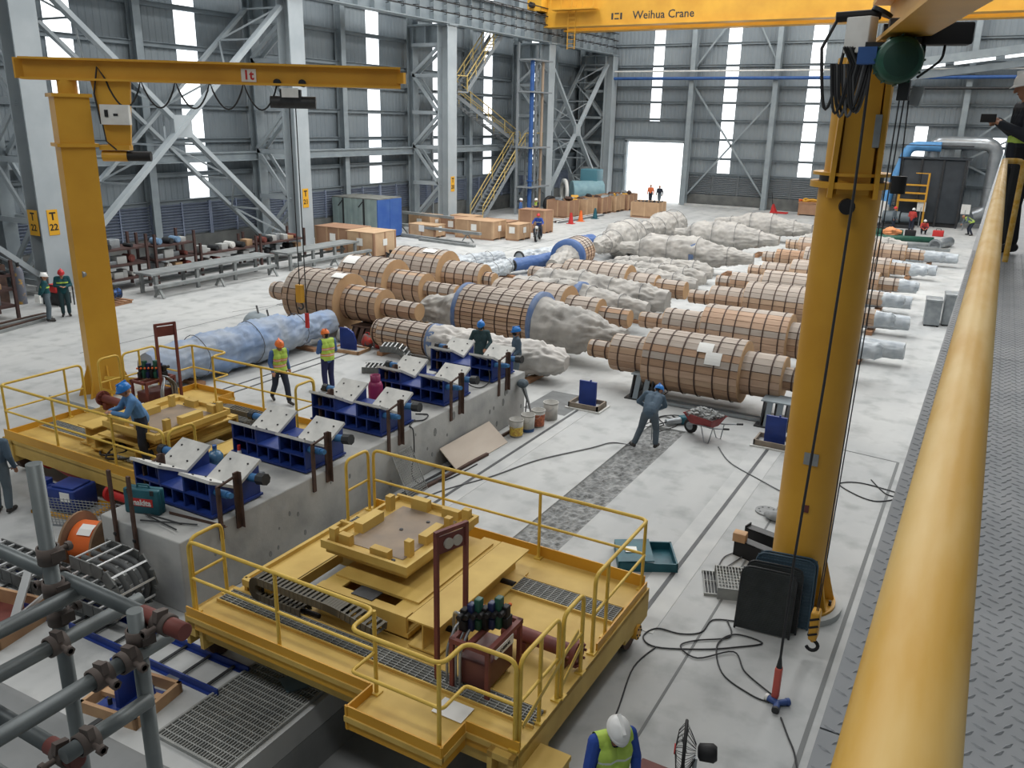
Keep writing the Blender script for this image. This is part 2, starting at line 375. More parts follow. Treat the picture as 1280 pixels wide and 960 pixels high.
# doorway trim + far wall columns and bracing
b = MB(); b.box(-31.55, YF-.3, 0, -31.35, YF+.15, 5.6).box(-25.8, YF-.3, 0, -25.6, YF+.15, 5.6).box(-31.55, YF-.3, 5.45, -25.6, YF+.15, 5.7)
D1 = struct('door_1', b, M_steelgrey)
for x in (-33.2, -25.25, -17.9, -10.6, -3.3, 4.0, 11.3):
    b = MB(); b.ibeam((x, YF-.75, 0), (x, YF-.75, ZT), .42, .7, up=(0, 1, 0), tf=.04); obj('wind_column', b, M_steelgrey, WF)
def brace(parent, p0, p1, w=.14): 
    b = MB(); b.bar(p0, p1, w, w); obj('brace', b, M_steelgrey, parent)
for (p0, p1) in (((-25.1, 77, .9), (-18.0, 77, 9.4)), ((-25.1, 77, 10.3), (-18.0, 77, .9)), ((-25.1, 77, 12.0), (-21, 77, 17.5)), ((-18, 77, 12.2), (-21, 77, 17.5)), ((-3.2, 77, 5.6), (4, 77, 12)), ((-3.2, 77, 4.6), (3.9, 77, 8.6)), ((-3.2, 77, 4.8), (3.9, 77, 1.6))): brace(WF, p0, p1)
# pipes along the far wall
b = MB(); b.cyl((-32.6, YF-1.3, 11.0), (24, YF-1.3, 11.0), .14, n=10); tag(obj('pipe', b, M_blue2), 'long blue pipe carried high across the far end wall', 'pipe')
b = MB(); b.cyl((-32.6, YF-1.3, 11.6), (24, YF-1.3, 11.6), .07, n=8); tag(obj('pipe', b, M_white), 'thin white pipe running just above the blue pipe', 'pipe')
b = MB(); b.cyl((-8, YF-1.3, 10.2), (24, YF-1.3, 10.2), .11, n=8); tag(obj('pipe', b, M_dark), 'dark pipe below the blue pipe beyond the yellow crane post', 'pipe')
# slanting eave girder with a light strip in the right-hand bay
b = MB(); b.bar((-8.5, YF-1.6, 11.9), (24, YF-1.6, 15.9), .5, .6, (0, 0, 1)); obj('eave_girder', b, M_steelgrey, WF)
es = struct('window_%d' % (wn+1), MB().bar((-8.5, YF-1.45, 11.35), (24, YF-1.45, 15.35), .06, .06, (0, 0, 1)), M_clad)
for i in range(9):
    t0, t1 = i/9+.01, (i+1)/9-.01
    p = lambda t: (-8.2+t*30, YF-1.4, 11.55+t*3.7)
    obj('pane', MB().bar(p(t0), p(t1), .04, .26, (0, 0, 1)), M_pane, es)
b = MB(); b.bar((-8.5, YF-1.2, 10.9), (24, YF-1.2, 14.9), .5, .5, (0, 0, 1)); obj('eave_soffit', b, M_steelgrey2, WF)
# other walls, roof with roof lights (out of the frame)
mb = MB(); sheet(mb, -12, YF, 0, ZT+2, lambda a, d, z: (24+d, a, z), 0.7); struct('wall_right', mb, M_clad)
mb = MB(); sheet(mb, -37, 24, 0, ZT+2, lambda a, d, z: (a, -12-d, z), 0.7); struct('wall_back', mb, M_clad)
mb = MB(); mb.box(-37.2, -12.5, 21.6, 24.5, YF+.5, 21.9); struct('ceiling', mb, mat('roof_sheet', S(150,156,160), rough=.7))
mb = MB(); mb.box(XW-.1, -12, ZT, XW+.1, YF, 21.7).box(XW, YF, ZT, 24, YF+.2, 21.7); struct('trim_1', mb, M_clad)
# ground outside the doorway
mb = MB(); mb.box(-60, YF+.3, -.3, 20, YF+45, -.02); struct('ground_outside', mb, mat('outside_concrete', S(215,213,208), rough=.9))
# ================================================================= LATTICE COLUMNS AND RUNWAY
LV = (0.4, 2.9, 5.3, 7.55, 9.9, 11.8)
M_colp = mat('column_paint', S(176,184,188), S(160,169,174), 0.8, 0.5)
def steel_column(y, num, label):
    t = thing('steel_column', label, 'column', (-33.0, y, 0), 0, 'lattice columns along the left wall')
    obj('front_leg', MB().ibeam((0, 0, 0), (0, 0, 13.0), 1.05, .85, tf=.06, tw=.05, up=(1, 0, 0)), M_colp, t)
    obj('rear_leg', MB().ibeam((-2.8, 0, 0), (-2.8, 0, 19.5), .6, .5, tf=.05, tw=.04, up=(1, 0, 0)), M_steelgrey, t)
    obj('base_plate', MB().box(-.7, -.8, 0, .7, .8, .12).box(-.5, -.55, .12, .5, .55, .3), M_conc, t)
    for i, z in enumerate(LV):
        for yy in (-.32, .32):
            obj('strut', MB().bar((-2.6, yy, z), (-.4, yy, z), .1, .22, (0, 0, 1)), M_colp, t)
            if i < len(LV)-1:
                z0, z1 = (z, LV[i+1]) if i % 2 == 0 else (LV[i+1], z)
                obj('diagonal', MB().bar((-2.6, yy, z0+.1), (-.4, yy, z1-.1), .1, .2, (0, 0, 1)), M_colp, t)
    obj('cap_bracket', MB().box(-2.6, -.06, 11.9, -.4, .06, 13.0).box(-2.9, -.5, 12.95, .55, .5, 13.05).box(-1.5, -.4, 11.9, -1.44, .4, 12.95), M_steelgrey, t)
    if num:
        s = obj('sign_plate', MB().box(.425, -.22, 2.42, .445, .22, 3.42), mat('sign_yellow', S(224,168,44), rough=.5), t)
        lettering('T', .42, M_black, s, (.447, 0, 3.15), (PI/2, 0, PI/2), bold=.012)
        lettering(num, .36, M_black, s, (.447, 0, 2.72), (PI/2, 0, PI/2), bold=.008)
        s2 = obj('sign_plate', MB().box(-.32, -.545, 2.42, .3, -.525, 3.42), MATS['sign_yellow'], t) if num == '22' else None
        if s2:
            lettering('T', .42, M_black, s2, (-.01, -.548, 3.15), (PI/2, 0, 0), bold=.012)
            lettering(num, .36, M_black, s2, (-.01, -.548, 2.72), (PI/2, 0, 0), bold=.008)
    return t
steel_column(20.4, '22', 'grey lattice steel column carrying a yellow plate reading T 22')
steel_column(34.8, '21', 'grey lattice steel column carrying a yellow plate reading T 21')
steel_column(49.2, '20', 'grey lattice steel column standing beside the yellow-railed staircase, plate reading T 20')
steel_column(63.6, None, 'grey lattice steel column behind the blue riser pipe')
steel_column(76.4, None, 'grey lattice steel column in the corner beside the open doorway')
steel_column(6.0, None, 'grey lattice steel column two bays before the one marked T 21')
# X bracing between columns
def xbrace(y0, y1, z0, z1, label, laced=True):
    t = thing('cross_brace', label, 'bracing', (-33.2, (y0+y1)/2, 0))
    a = (y1-y0)/2
    for x, wd in ((-.0, .34), (-2.4, .26)):
        obj('diagonal', MB().bar((x, -a, z0), (x, a, z1), wd*.6, wd, (1, 0, 0)), M_colp, t)
        obj('diagonal', MB().bar((x-.06, -a, z1), (x-.06, a, z0), wd*.6, wd, (1, 0, 0)), M_colp, t)
    if laced:
        n = 7
        for d in (1, -1):
            for k in range(n):
                u0, u1 = k/n, (k+1)/n
                p = lambda u, x: (x, -a+2*a*u, z0+(z1-z0)*u if d > 0 else z1-(z1-z0)*u)
                A, B = (p(u0, 0), p(u1, -2.4)) if k % 2 else (p(u0, -2.4), p(u1, 0))
                obj('lacing', MB().bar(A, B, .08, .08), M_colp, t)
                obj('lacing', MB().bar(p(u1, 0), p(u1, -2.4), .08, .08), M_colp, t)
    obj('gusset', MB().box(-.12, -.5, (z0+z1)/2-.5, .12, .5, (z0+z1)/2+.5), M_colp, t)
    return t
xbrace(20.9, 34.3, .8, 12.4, 'double X bracing with lacing between columns T 22 and T 21')
xbrace(64.1, 75.9, .7, 12.2, 'X bracing between the last two columns before the far wall')
xbrace(6.5, 19.9, .8, 12.4, 'X bracing on the side of column T 22 away from T 21')
# crane runway girder with conductor rails
t = thing('runway_girder', 'deep grey crane runway girder with stiffeners along the left columns', 'girder', (-33.0, 36, 13.05))
obj('girder_web', MB().ibeam((0, -46, .95), (0, 40.5, .95), .75, 1.9, tf=.06, tw=.05), M_steelgrey, t)
st = MB().box(.03, -.02, .06, .34, .02, 1.84).mesh('stiffener')
for k in range(58): link('stiffener', st, M_steelgrey, t, (0, -45+k*1.48, 0))
obj('crane_rail', MB().box(-.06, -46, 1.9, .06, 40.5, 2.05), M_dark, t)
obj('walkway_plate', MB().box(-1.6, -46, 1.84, -.3, 40.5, 1.9), M_steelgrey2, t)
for z, x in ((.55, .72), (1.15, .72), (1.75, .72), (2.3, .72)):
    obj('conductor_rail', MB().bar((x, -20, z), (x, 40, z), .05, .07, (0, 0, 1)), M_black, t)
hk = MB().tube([(.34, 0, .12), (.78, 0, .12), (.78, 0, -.12), (.62, 0, -.12)], .03, 6).mesh('hook_bracket')
for z in (.55, 1.15, 1.75):
    for k in range(33): link('hook_bracket', hk, M_dark, t, (0, -9+k*1.5, z))
# ================================================================= ROLLS IN STORAGE
def plank_mat(name, a, b):
    return mat(name, a, b, 1.6, 0.8, stretch=(0.5, 5, 5), lo=0.3, hi=0.75)
M_pl = [plank_mat('roll_plank_a', S(192,164,138), S(164,136,112)), plank_mat('roll_plank_b', S(182,150,122), S(154,124,102)), plank_mat('roll_plank_c', S(200,170,146), S(172,144,122))]
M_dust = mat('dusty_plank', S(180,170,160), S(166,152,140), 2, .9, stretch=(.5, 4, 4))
M_band = mat('steel_band', S(74,56,48), rough=.7)
M_end = mat('roll_end_board', S(196,160,120), S(180,146,110), 2, .8)
M_film = mat('clear_film', S(188,194,198), S(160,168,176), 4, .35, bump=.3, bscale=9)
M_tarp = mat('grey_tarp', S(178,174,168), S(152,150,146), 2.2, .8, bump=.5, bscale=6)
M_tarpb = mat('dusty_blue_tarp', S(124,148,184), S(166,172,178), .9, .7, bump=.4, bscale=5)
M_tarpblue = mat('blue_tarp', S(64,96,150), S(84,110,156), 1.5, .6, bump=.4, bscale=6)
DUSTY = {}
M_core = mat('dark_joint_core', S(84,62,52), rough=.9)
M_coll = mat('dusty_blue_collar', S(84,108,150), S(120,134,158), 3, .7)
# profile: (x fraction, radius) steps. planks laid lengthwise round each step
def slat_roll(x0, x1, y, prof, label, zc=None, seed=0, closed_slats=False, group='timber-clad rolls in storage', paper=(), tailfilm=None):
    rnd = random.Random(seed); L_ = x1-x0; rmax = max(r for _, _, r in prof); zc = zc or rmax+.12
    t = thing('clad_roll', label, 'roll', ((x0+x1)/2, y, 0), 0, group)
    ox = -(L_)/2
    core = MB(); bands = []
    for (a, b, r) in prof:
        xa, xb = ox+a*L_, ox+b*L_
        core.cyl((xa+.01, 0, zc), (xb-.01, 0, zc), r-.045, n=32)
        wdt = .13 if closed_slats else .2
        n = max(10, int(2*PI*r/wdt)); aw = 2*PI/n
        meshes = []
        for k in range(3):
            p = MB(); g = .92 if not closed_slats else .82; th = .032
            rr = [r-.045, r-.045, r-.045+th+.008*k, r-.045+th+.008*k]
            an = [-aw/2*g, aw/2*g, aw/2*g, -aw/2*g]; v = []
            for xx in (0, 1):
                for q in range(4): v.append(((xa+.006)+xx*(xb-xa-.012), rr[q]*math.sin(an[q]), rr[q]*math.cos(an[q])))
            p.add(v, [(0,1,2,3), (7,6,5,4), (0,4,5,1), (1,5,6,2), (2,6,7,3), (3,7,4,0)])
            me = p.mesh('plank'); meshes.append(me)
            for q in M_pl[:1]: pass
        for i in range(n):
            me = meshes[rnd.randrange(3)]
            key = rnd.randrange(3)
            if not me.materials: me.materials.append(M_pl[meshes.index(me)])
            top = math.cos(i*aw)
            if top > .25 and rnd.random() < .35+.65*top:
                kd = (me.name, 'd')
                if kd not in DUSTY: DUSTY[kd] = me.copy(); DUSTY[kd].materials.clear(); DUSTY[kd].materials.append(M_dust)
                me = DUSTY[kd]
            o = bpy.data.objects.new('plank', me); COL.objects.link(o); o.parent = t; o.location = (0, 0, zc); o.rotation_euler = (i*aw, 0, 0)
        nb = max(2, int((xb-xa)/.42))
        for k in range(nb):
            xx = xa+(k+.5)*(xb-xa)/nb+rnd.uniform(-.03, .03)
            bands.append((xx, r))
    fixn(obj('core', core, M_core, t))
    rl = 0
    for (a, b, r) in prof:
        for u, rn, sg in ((a, 0, -1), (b, 0, 1)): obj('end_board', MB().cyl((ox+u*L_-.012, 0, zc), (ox+u*L_+.012, 0, zc), r-.018, n=32), M_end, t)
    cache = {}
    for xx, r in bands:
        kk = round(r, 3)
        if kk not in cache:
            b = MB(); n = 32; v = []
            for a_, rr in ((-.018, r+.0), (.018, r+.0), (.018, r+.016), (-.018, r+.016)):
                for j in range(n): q = 2*PI*j/n; v.append((a_, math.cos(q)*rr, math.sin(q)*rr))
            fs = []
            for s in range(4):
                for j in range(n): fs.append((s*n+j, s*n+(j+1)%n, ((s+1)%4)*n+(j+1)%n, ((s+1)%4)*n+j))
            b.add(v, fs); cache[kk] = b.mesh('strap')
        link('strap', cache[kk], M_band, t, (xx, 0, zc))
    for (fx, ang, wd, hh) in paper:
        r = rmax+.02; pb = MB(); v = []
        for k in range(5):
            a_ = ang+(k/4-.5)*hh/r
            v += [(ox+fx*L_, -math.sin(a_)*r, zc+math.cos(a_)*r), (ox+fx*L_+wd, -math.sin(a_)*r, zc+math.cos(a_)*r)]
            v += [(ox+fx*L_, -math.sin(a_)*(r+.012), zc+math.cos(a_)*(r+.012)), (ox+fx*L_+wd, -math.sin(a_)*(r+.012), zc+math.cos(a_)*(r+.012))]
        fs = []
        for k in range(4): q = 4*k; fs += [(q+2, q+3, q+7, q+6), (q, q+4, q+5, q+1), (q, q+2, q+6, q+4), (q+1, q+5, q+7, q+3)]
        pb.add(v, fs); obj('paper_label', pb, M_paper, t)
    if tailfilm:   # plastic-wrapped journal at the +x end
        b = wrapped_mesh(L_/2-.05, L_/2+tailfilm, zc, [(0, .26), (.15, .3), (.6, .22), (.8, .27), (1, .16)], seed+50, .03)
        obj('film_wrap', b, M_film, t)
    return t
def wrapped_mesh(xa, xb, zc, prof, seed, amp, skirt=0.0, n=64, flat=None):
    L_ = xb-xa; k = max(14, int(L_/.065)); v = []; fs = []
    xs = [p[0] for p in prof]; rs = [p[1] for p in prof]
    for i in range(k+1):
        u = i/k; r = float(np.interp(u, xs, rs)); x = xa+u*L_
        for j in range(n):
            a = 2*PI*j/n; ca, sa = math.cos(a), math.sin(a)
            q = Vector((x*1.1, ca*2.2*r, sa*2.2*r))
            d = noise.noise(q*1.4+Vector((seed*7.1, 0, 0)))*.9+abs(noise.noise(q*3.2+Vector((seed*3.3, 5, 0))))*1.1-.45
            d += .7*(abs(noise.noise(Vector((x*1.3+seed, a*2.6, 0))))-.25)
            rid = 1-abs(noise.noise(Vector((x*2.1+seed*1.7, a*1.5+.8*noise.noise(Vector((x*1.4, a, seed))), seed)))*2.2); d += .55*max(0, rid-.55)
            d += .4*(abs(noise.noise(q*6.5+Vector((seed, 2, 9))))-.2)
            edge = .35+.65*min(1, min(u, 1-u)*8)
            rr = r+amp*d*edge*(1.0 if r > .3 else .8)
            yy = sa*rr; zz = ca*rr
            if skirt and zz < 0: yy *= 1+skirt*(-zz/r)**2*.6; 
            z = zc+zz
            if z < .015: z = .015+.01*abs(d)
            v.append((x+.04*d, yy, z))
    for i in range(k):
        for j in range(n): fs.append((i*n+j, (i+1)*n+j, (i+1)*n+(j+1)%n, i*n+(j+1)%n))
    m = MB(); m.add(v, fs, True); m.add(v, [tuple(range(n)), tuple(reversed(range(k*n, (k+1)*n)))], True)
    return m
def tarp_roll(x0, x1, y, prof, label, zc=None, seed=0, amp=.09, m=None, ropes=4, rz=0.0, at=None, group='tarpaulin-wrapped rolls in storage', extra=None, skirt=.25):
    L_ = x1-x0; rmax = max(p[1] for p in prof); zc = zc or rmax+.1
    t = thing('wrapped_roll', label, 'roll', at or ((x0+x1)/2, y, 0), rz, group)
    c = obj('cover', wrapped_mesh(-L_/2, L_/2, zc, prof, seed, amp, skirt), m or M_tarp, t)
    xs = [p[0] for p in prof]; rs = [p[1] for p in prof]
    for k in range(ropes):
        u = (k+.8)/(ropes+.6); r = float(np.interp(u, xs, rs))+amp*.55; x = -L_/2+u*L_
        ro = MB().tube([(x+.03*math.sin(3*a), math.sin(a)*r, max(.03, zc+math.cos(a)*r)) for a in [2*PI*j/20 for j in range(20)]], .012, 5, closed=True)
        obj('rope', ro, M_cableg, t)
    # timber chocks under the roll
    for s in (-.32, .32):
        obj('chock', MB().box(s*L_-.12, -.55, 0, s*L_+.12, .55, max(.08, zc-rmax+.02)), M_wood2, t)
    if extra: extra(t, L_, zc)
    return t
def chocks(t, xs, h=.14, w=1.1):
    for x in xs: obj('chock', MB().box(x-.1, -w/2, 0, x+.1, w/2, h), M_wood2, t)
def roll_stand(x, y, h, label, red=False, w=.9, group='roll stands'):
    m = M_rust if red else M_dark
    t = thing('roll_stand', label, 'stand', (x, y, 0), 0, group)
    obj('side_plate', MB().prism([(-w/2, 0), (w/2, 0), (w*.28, h), (-w*.28, h)], -.3, -.26, 'x'), m, t)
    obj('side_plate', MB().prism([(-w/2, 0), (w/2, 0), (w*.28, h), (-w*.28, h)], .26, .3, 'x'), m, t)
    obj('top_plate', MB().box(-.36, -w*.3, h, .36, w*.3, h+.03), M_steelgrey if not red else m, t)
    obj('base_plate', MB().box(-.42, -w*.55, 0, .42, w*.55, .03), m, t)
    for s in (-.13, .13): obj('gusset', MB().bar((s, -w*.5, .02), (s, -w*.28, h), .03, .14, (1, 0, 0)), M_steelgrey2 if not red else m, t)
    obj('web_plate', MB().prism([(-w*.3, 0), (w*.3, 0), (w*.2, h), (-w*.2, h)], -.02, .02, 'x'), m, t)
P1 = [(0, .12, .25), (.12, .29, .52), (.29, .70, .84), (.70, .86, .58), (.86, 1, .30)]
P2 = [(0, .13, .26), (.13, .33, .5), (.33, .72, .8), (.72, .88, .55), (.88, 1, .3)]
P3 = [(0, .1, .26), (.1, .3, .45), (.3, .68, .68), (.68, .87, .46), (.87, 1, .28)]
PA = [(0, .13, .32), (.13, .2, .5), (.2, .55, .98), (.55, .78, .6), (.78, 1, .3)]
slat_roll(-9.45, -3.1, 21.45, P1, 'timber-clad roll resting on black stands, behind the stooping worker', 1.0, 1, paper=((.52, .72, .4, .3), (.56, 1.05, .42, .34)))
slat_roll(-9.6, -2.9, 25.8, P2, 'timber-clad roll second beyond the stooping worker, its end wrapped in clear film', .98, 2, tailfilm=.75)
slat_roll(-9.6, -3.0, 30.9, P2, 'timber-clad roll third in the row from the stooping worker', .92, 3, tailfilm=.65)
slat_roll(-9.8, -3.2, 35.2, P3, 'timber-clad roll fourth in the row from the stooping worker', .82, 4, tailfilm=.75)
slat_roll(-9.4, -3.0, 38.9, P3, 'timber-clad roll fifth in the row from the stooping worker', .82, 5, tailfilm=.75)
slat_roll(-9.9, -3.0, 43.6, P3, 'timber-clad roll sixth in the row from the stooping worker', .82, 6, tailfilm=.75)
slat_roll(-9.9, -2.8, 49.0, P3, 'timber-clad roll furthest in the row from the stooping worker', .84, 7, tailfilm=.95)
slat_roll(-22.2, -15.8, 21.9, PA, 'biggest timber-clad roll, beside the red-oxide stand', 1.14, 8, paper=((.485, .35, .5, .3),))
slat_roll(-22.8, -16.6, 25.4, PA, 'timber-clad roll just behind the biggest one, paper sheet on its top', 1.1, 9, paper=((.22, .5, .6, .45),))
slat_roll(-22.6, -16.8, 28.4, [(0, .2, .4), (.2, .62, .98), (.62, .92, .6), (.92, 1, .3)], 'timber-clad roll third behind the red-oxide stand', 1.1, 10, paper=((.45, .3, .6, .3),))
slat_roll(-16.5, -9.9, 25.55, [(0, .12, .28), (.12, .24, .5), (.24, .66, .86), (.66, .84, .55), (.84, 1, .3)], 'timber-clad roll with exposed end board, behind the finely slatted roll', 1.0, 11)
slat_roll(-16.9, -10.0, 31.6, [(0, .13, .3), (.13, .26, .5), (.26, .66, .78), (.66, .83, .5), (.83, 1, .36)], 'timber-clad roll between two heaps of grey-wrapped rolls', .95, 12)
chk = mat('chock_timber', S(150,128,104), rough=.9)
for (x, y) in ((-8.2, 25.8), (-4.2, 25.8), (-8.3, 30.9), (-4.2, 30.9), (-8.4, 35.2), (-8.0, 38.9), (-8.6, 43.6), (-8.6, 49.0), (-4.3, 35.2), (-4.1, 38.9), (-4.2, 43.6), (-4.2, 49), (-20.8, 25.4), (-17.6, 25.4), (-18.0, 28.4), (-15.2, 25.55), (-11.9, 25.55), (-15.3, 31.6), (-11.7, 31.6), (-21, 28.4)):
    t = thing('timber_cradle', 'timber cradle block under a clad roll', 'cradle', (x, y, 0), 0, 'timber cradles under rolls')
    obj('bearer', MB().box(-.15, -.8, 0, .15, .8, .12), chk, t)
    for s in (-1, 1): obj('wedge', MB().prism([(s*.2, .12), (s*.75, .12), (s*.75, .5)], -.12, .12, 'x'), chk, t)
roll_stand(-7.55, 21.1, .62, 'black steel roll stand with a yellow bolt on its top plate', w=1.1)
roll_stand(-3.95, 20.8, .6, 'black steel roll stand beside the blue plate in its form box', w=1.1)
roll_stand(-17.75, 21.55, .5, 'red-oxide steel stand under the neck of the biggest roll', True, 1.2)
b = MB().cyl((-7.55, 20.95, .65), (-7.55, 20.95, .9), .03, n=8).cyl((-7.55, 20.95, .66), (-7.55, 20.95, .72), .06, n=6); tag(obj('bolt', b, M_yel), 'yellow bolt standing on the black roll stand', 'bolt')
for (xa, xb, yy) in ((-7.3, -4.2, 20.55), (-7.3, -4.2, 20.75)):
    tag(obj('steel_bar', MB().box(xa, yy, .02, xb, yy+.06, .1), M_galv), 'steel bar lying between the two black roll stands', 'bar', 'bars by the stands')
# finely slatted roll with wrapped ends
t = slat_roll(-14.65, -12.0, 23.1, [(0, 1, .92)], 'finely slatted roll in a blue collar with both ends wrapped', 1.1, 13, True)
def collar(t, x, r, zc, m, w=.1): obj('collar', MB().lathe([(-w, r-.3), (-w, r), (w, r), (w, r-.3)], (x, 0, zc), (1, 0, 0), 32, True, False), m, t)
collar(t, -1.38, .95, 1.1, M_coll, .07); collar(t, 1.4, .96, 1.1, M_coll, .08)
obj('end_wrap', wrapped_mesh(-3.2, -1.45, 1.0, [(0, .25), (.12, .42), (.6, .55), (1, .78)], 31, .12, .5), M_tarp, t)
obj('end_wrap', wrapped_mesh(1.5, 4.3, 1.0, [(0, .95), (.12, .8), (.5, .66), (.8, .36), (1, .26)], 32, .14, .4), M_tarp, t)
chocks(t, (-1.0, 1.0), .2)
# front low roll with slats, blue collar and clear film
t = slat_roll(-16.6, -14.3, 20.75, [(0, .12, .42), (.12, 1, .5)], 'low slatted roll wrapped in dusty film behind the blue saddles', .62, 14, True)
obj('end_wrap', wrapped_mesh(1.1, 5.6, .62, [(0, .56), (.3, .52), (.6, .48), (.82, .5), (.95, .36), (1, .2)], 33, .12, .4), mat('dusty_film', S(196,192,186), S(172,168,164), 2.5, .55, bump=.4, bscale=7), t)
collar(t, 1.15, .55, .62, M_coll, .14); chocks(t, (-.7, 2.5, 4.6), .12)
g_slope = [(0, .26), (.12, .34), (.22, .75), (.6, .8), (.68, .62), (.85, .4), (1, .25)]
def collar_fn(fx, r):
    def f(t, L_, zc): collar(t, -L_/2+fx*L_, r-.02, zc, M_coll, .12)
    return f
tarp_roll(-15.7, -10.1, 27.75, [(0, .5), (.05, .72), (.5, .74), (.58, .62), (.8, .45), (1, .28)], 'grey-wrapped roll with a crumpled blue-edged tail behind the timber-clad one', seed=21, amp=.1, extra=collar_fn(.53, .77))
tarp_roll(-15.6, -10.0, 29.6, [(0, .5), (.05, .74), (.5, .76), (.58, .66), (.85, .5), (1, .4)], 'grey-wrapped roll with a long loose tail before the small bundles', seed=22, amp=.14)
for i, (y, sd) in enumerate(((35.0, 23), (36.8, 24), (38.6, 25))):
    tarp_roll(-16.3+.2*i, -10.6-.2*i, y, [(0, .3), (.1, .4), (.5, .45), (.7, .48), (.9, .42), (1, .25)], ['slim grey-wrapped roll in the heap, nearest the timber-clad roll', 'slim grey-wrapped roll in the middle of the heap of three', 'slim grey-wrapped roll of the heap next to the large wrapped one'][i], seed=sd, amp=.1, zc=.55)
tarp_roll(-16.7, -9.8, 41.2, g_slope, 'large grey-wrapped roll with a dark blue cloth edge at mid length', .98, 26, .1, extra=collar_fn(.58, .8))
tarp_roll(-16.4, -10.3, 48.9, g_slope, 'large grey-wrapped roll with blue-grey shoulder beyond the cloth-edged one', .98, 27, .1)
tarp_roll(-16.0, -9.8, 55.7, [(0, .3), (.25, .5), (.35, .78), (.6, .82), (.68, .6), (1, .3)], 'furthest grey-wrapped roll before the end wall', .98, 28, .1)
tarp_roll(-9.6, -4, 52.6, [(0, .3), (.3, .5), (.4, .6), (.6, .6), (1, .3)], 'grey-wrapped roll at the far end of the timber-clad row', .75, 34, .1)
# plastic-wrapped small rolls lying between the timber-clad ones (their ends show on the right)
for i, (y, xe) in enumerate(((28.3, -1.75), (32.7, -2.0), (36.8, -2.3), (40.6, -2.4), (46.2, -2.0), (51.4, -1.3))):
    tarp_roll(-9.0, xe, y, [(0, .2), (.2, .36), (.7, .38), (.85, .3), (1, .26)], ['film-wrapped slim roll beside the %s timber-clad roll of the row' % k for k in ('second', 'third', 'fourth', 'fifth', 'sixth', 'last')][i], .5, 40+i, .05, M_film, 3, group='film-wrapped slim rolls')
# lengthwise rolls along the aisle
t = slat_roll(-.95, .95, 0, [(0, 1, .8)], 'slatted roll in a blue cloth collar with wrapped end lying along the aisle', .95, 15, True)
t.location = (-17.7, 37.6, 0); t.rotation_euler = (0, 0, math.radians(98))
collar(t, -1.0, .84, .95, M_tarpblue, .2)
obj('end_wrap', wrapped_mesh(-3.4, -1.1, .85, [(0, .3), (.3, .42), (.75, .5), (1, .7)], 51, .1, .4), M_tarp, t); chocks(t, (-.5, .5), .16)
obj('end_wrap', wrapped_mesh(1.0, 2.1, .9, [(0, .72), (.4, .45), (1, .25)], 52, .08, .4), M_tarp, t)
tarp_roll(0, 6.4, 0, [(0, .25), (.15, .45), (.4, .55), (.5, .9), (.85, .92), (1, .4)], 'grey-wrapped roll lying along the aisle past the blue-collared one', 1.0, 53, .14, rz=math.radians(92), at=(-17.8, 43.2, 0))
tarp_roll(0, 6.0, 0, [(0, .3), (.15, .5), (.4, .66), (.5, .88), (.85, .9), (1, .5)], 'grey-wrapped roll lying along the aisle, closest to the doorway', 1.0, 54, .13, rz=math.radians(84), at=(-17.9, 50.2, 0))
tarp_roll(0, 6.2, 0, [(0, .35), (.5, .4), (1, .32)], 'long film-wrapped bundle behind the timber-clad rolls', .5, 55, .1, M_film, 4, math.radians(91), (-19.9, 32.6, 0))
tarp_roll(0, 6.2, 0, [(0, .3), (.5, .38), (1, .3)], 'long film-wrapped bundle lying nearer the workbenches', .48, 56, .1, M_film, 4, math.radians(80), (-22.2, 34.2, 0))
t = thing('wrapped_shaft', 'small grey-wrapped shaft beside the blue-collared roll', 'shaft', (-20.4, 39.2, 0), math.radians(75))
obj('cover', wrapped_mesh(-1.6, 1.6, .42, [(0, .34), (.8, .38), (1, .3)], 57, .08), M_film, t); obj('end_ring', MB().lathe([(0, .3), (0, .38), (.06, .38), (.06, .3)], (-1.66, 0, .42), (1, 0, 0), 20, True, False), M_dark, t)
t = thing('blue_shaft', 'blue-wrapped pipe end poking out by the blue-collared roll', 'shaft', (-19.5, 36.6, 0), math.radians(78))
obj('cover', wrapped_mesh(-1.5, 1.5, .5, [(0, .3), (1, .34)], 58, .04), M_tarpblue, t); obj('end_cap', MB().cyl((-1.56, 0, .5), (-1.5, 0, .5), .3, n=20), M_dark, t)
t = thing('blue_shaft', 'blue film-wrapped roll end between the two aisle rolls', 'shaft', (-19.7, 42.4, 0), math.radians(84))
obj('cover', wrapped_mesh(-1.4, 1.4, .62, [(0, .3), (.5, .5), (1, .5)], 59, .06), M_tarpblue, t); chocks(t, (-.6, .6), .14)
# blue-tarp long roll on the left floor by the far cart
tarp_roll(0, 6.9, 0, [(0, .42), (.12, .55), (.45, .6), (.7, .6), (.8, .46), (1, .4)], 'long roll under a faded blue and grey tarpaulin behind the far cart', .68, 60, .09, M_tarpb, 3, math.radians(88), (-18.75, 17.3, 0))
b = MB().lathe([(0, .36), (0, .42), (1.9, .42), (1.9, .36)], (-19.6, 18.9, .42), (-.75, .5, 0), 24, True, False).lathe([(.05, .0), (.05, .37), (1.85, .37), (1.85, 0)], (-19.6, 18.9, .42), (-.75, .5, 0), 24, True, False)
t = thing('steel_drum', 'short grey steel pipe with a red-brown end by the biggest roll', 'pipe', (-20.4, 19.6, 0), math.radians(160))
obj('shell', MB().cyl((-.9, 0, .42), (.9, 0, .42), .42, n=28), M_steelgrey, t); obj('end_face', MB().cyl((.9, 0, .42), (.92, 0, .42), .38, n=28), M_redox, t)
for s in (-.3, .5): obj('lifting_lug', MB().bar((s, 0, .8), (s+.25, -.05, 1.05), .05, .05), M_dark, t)
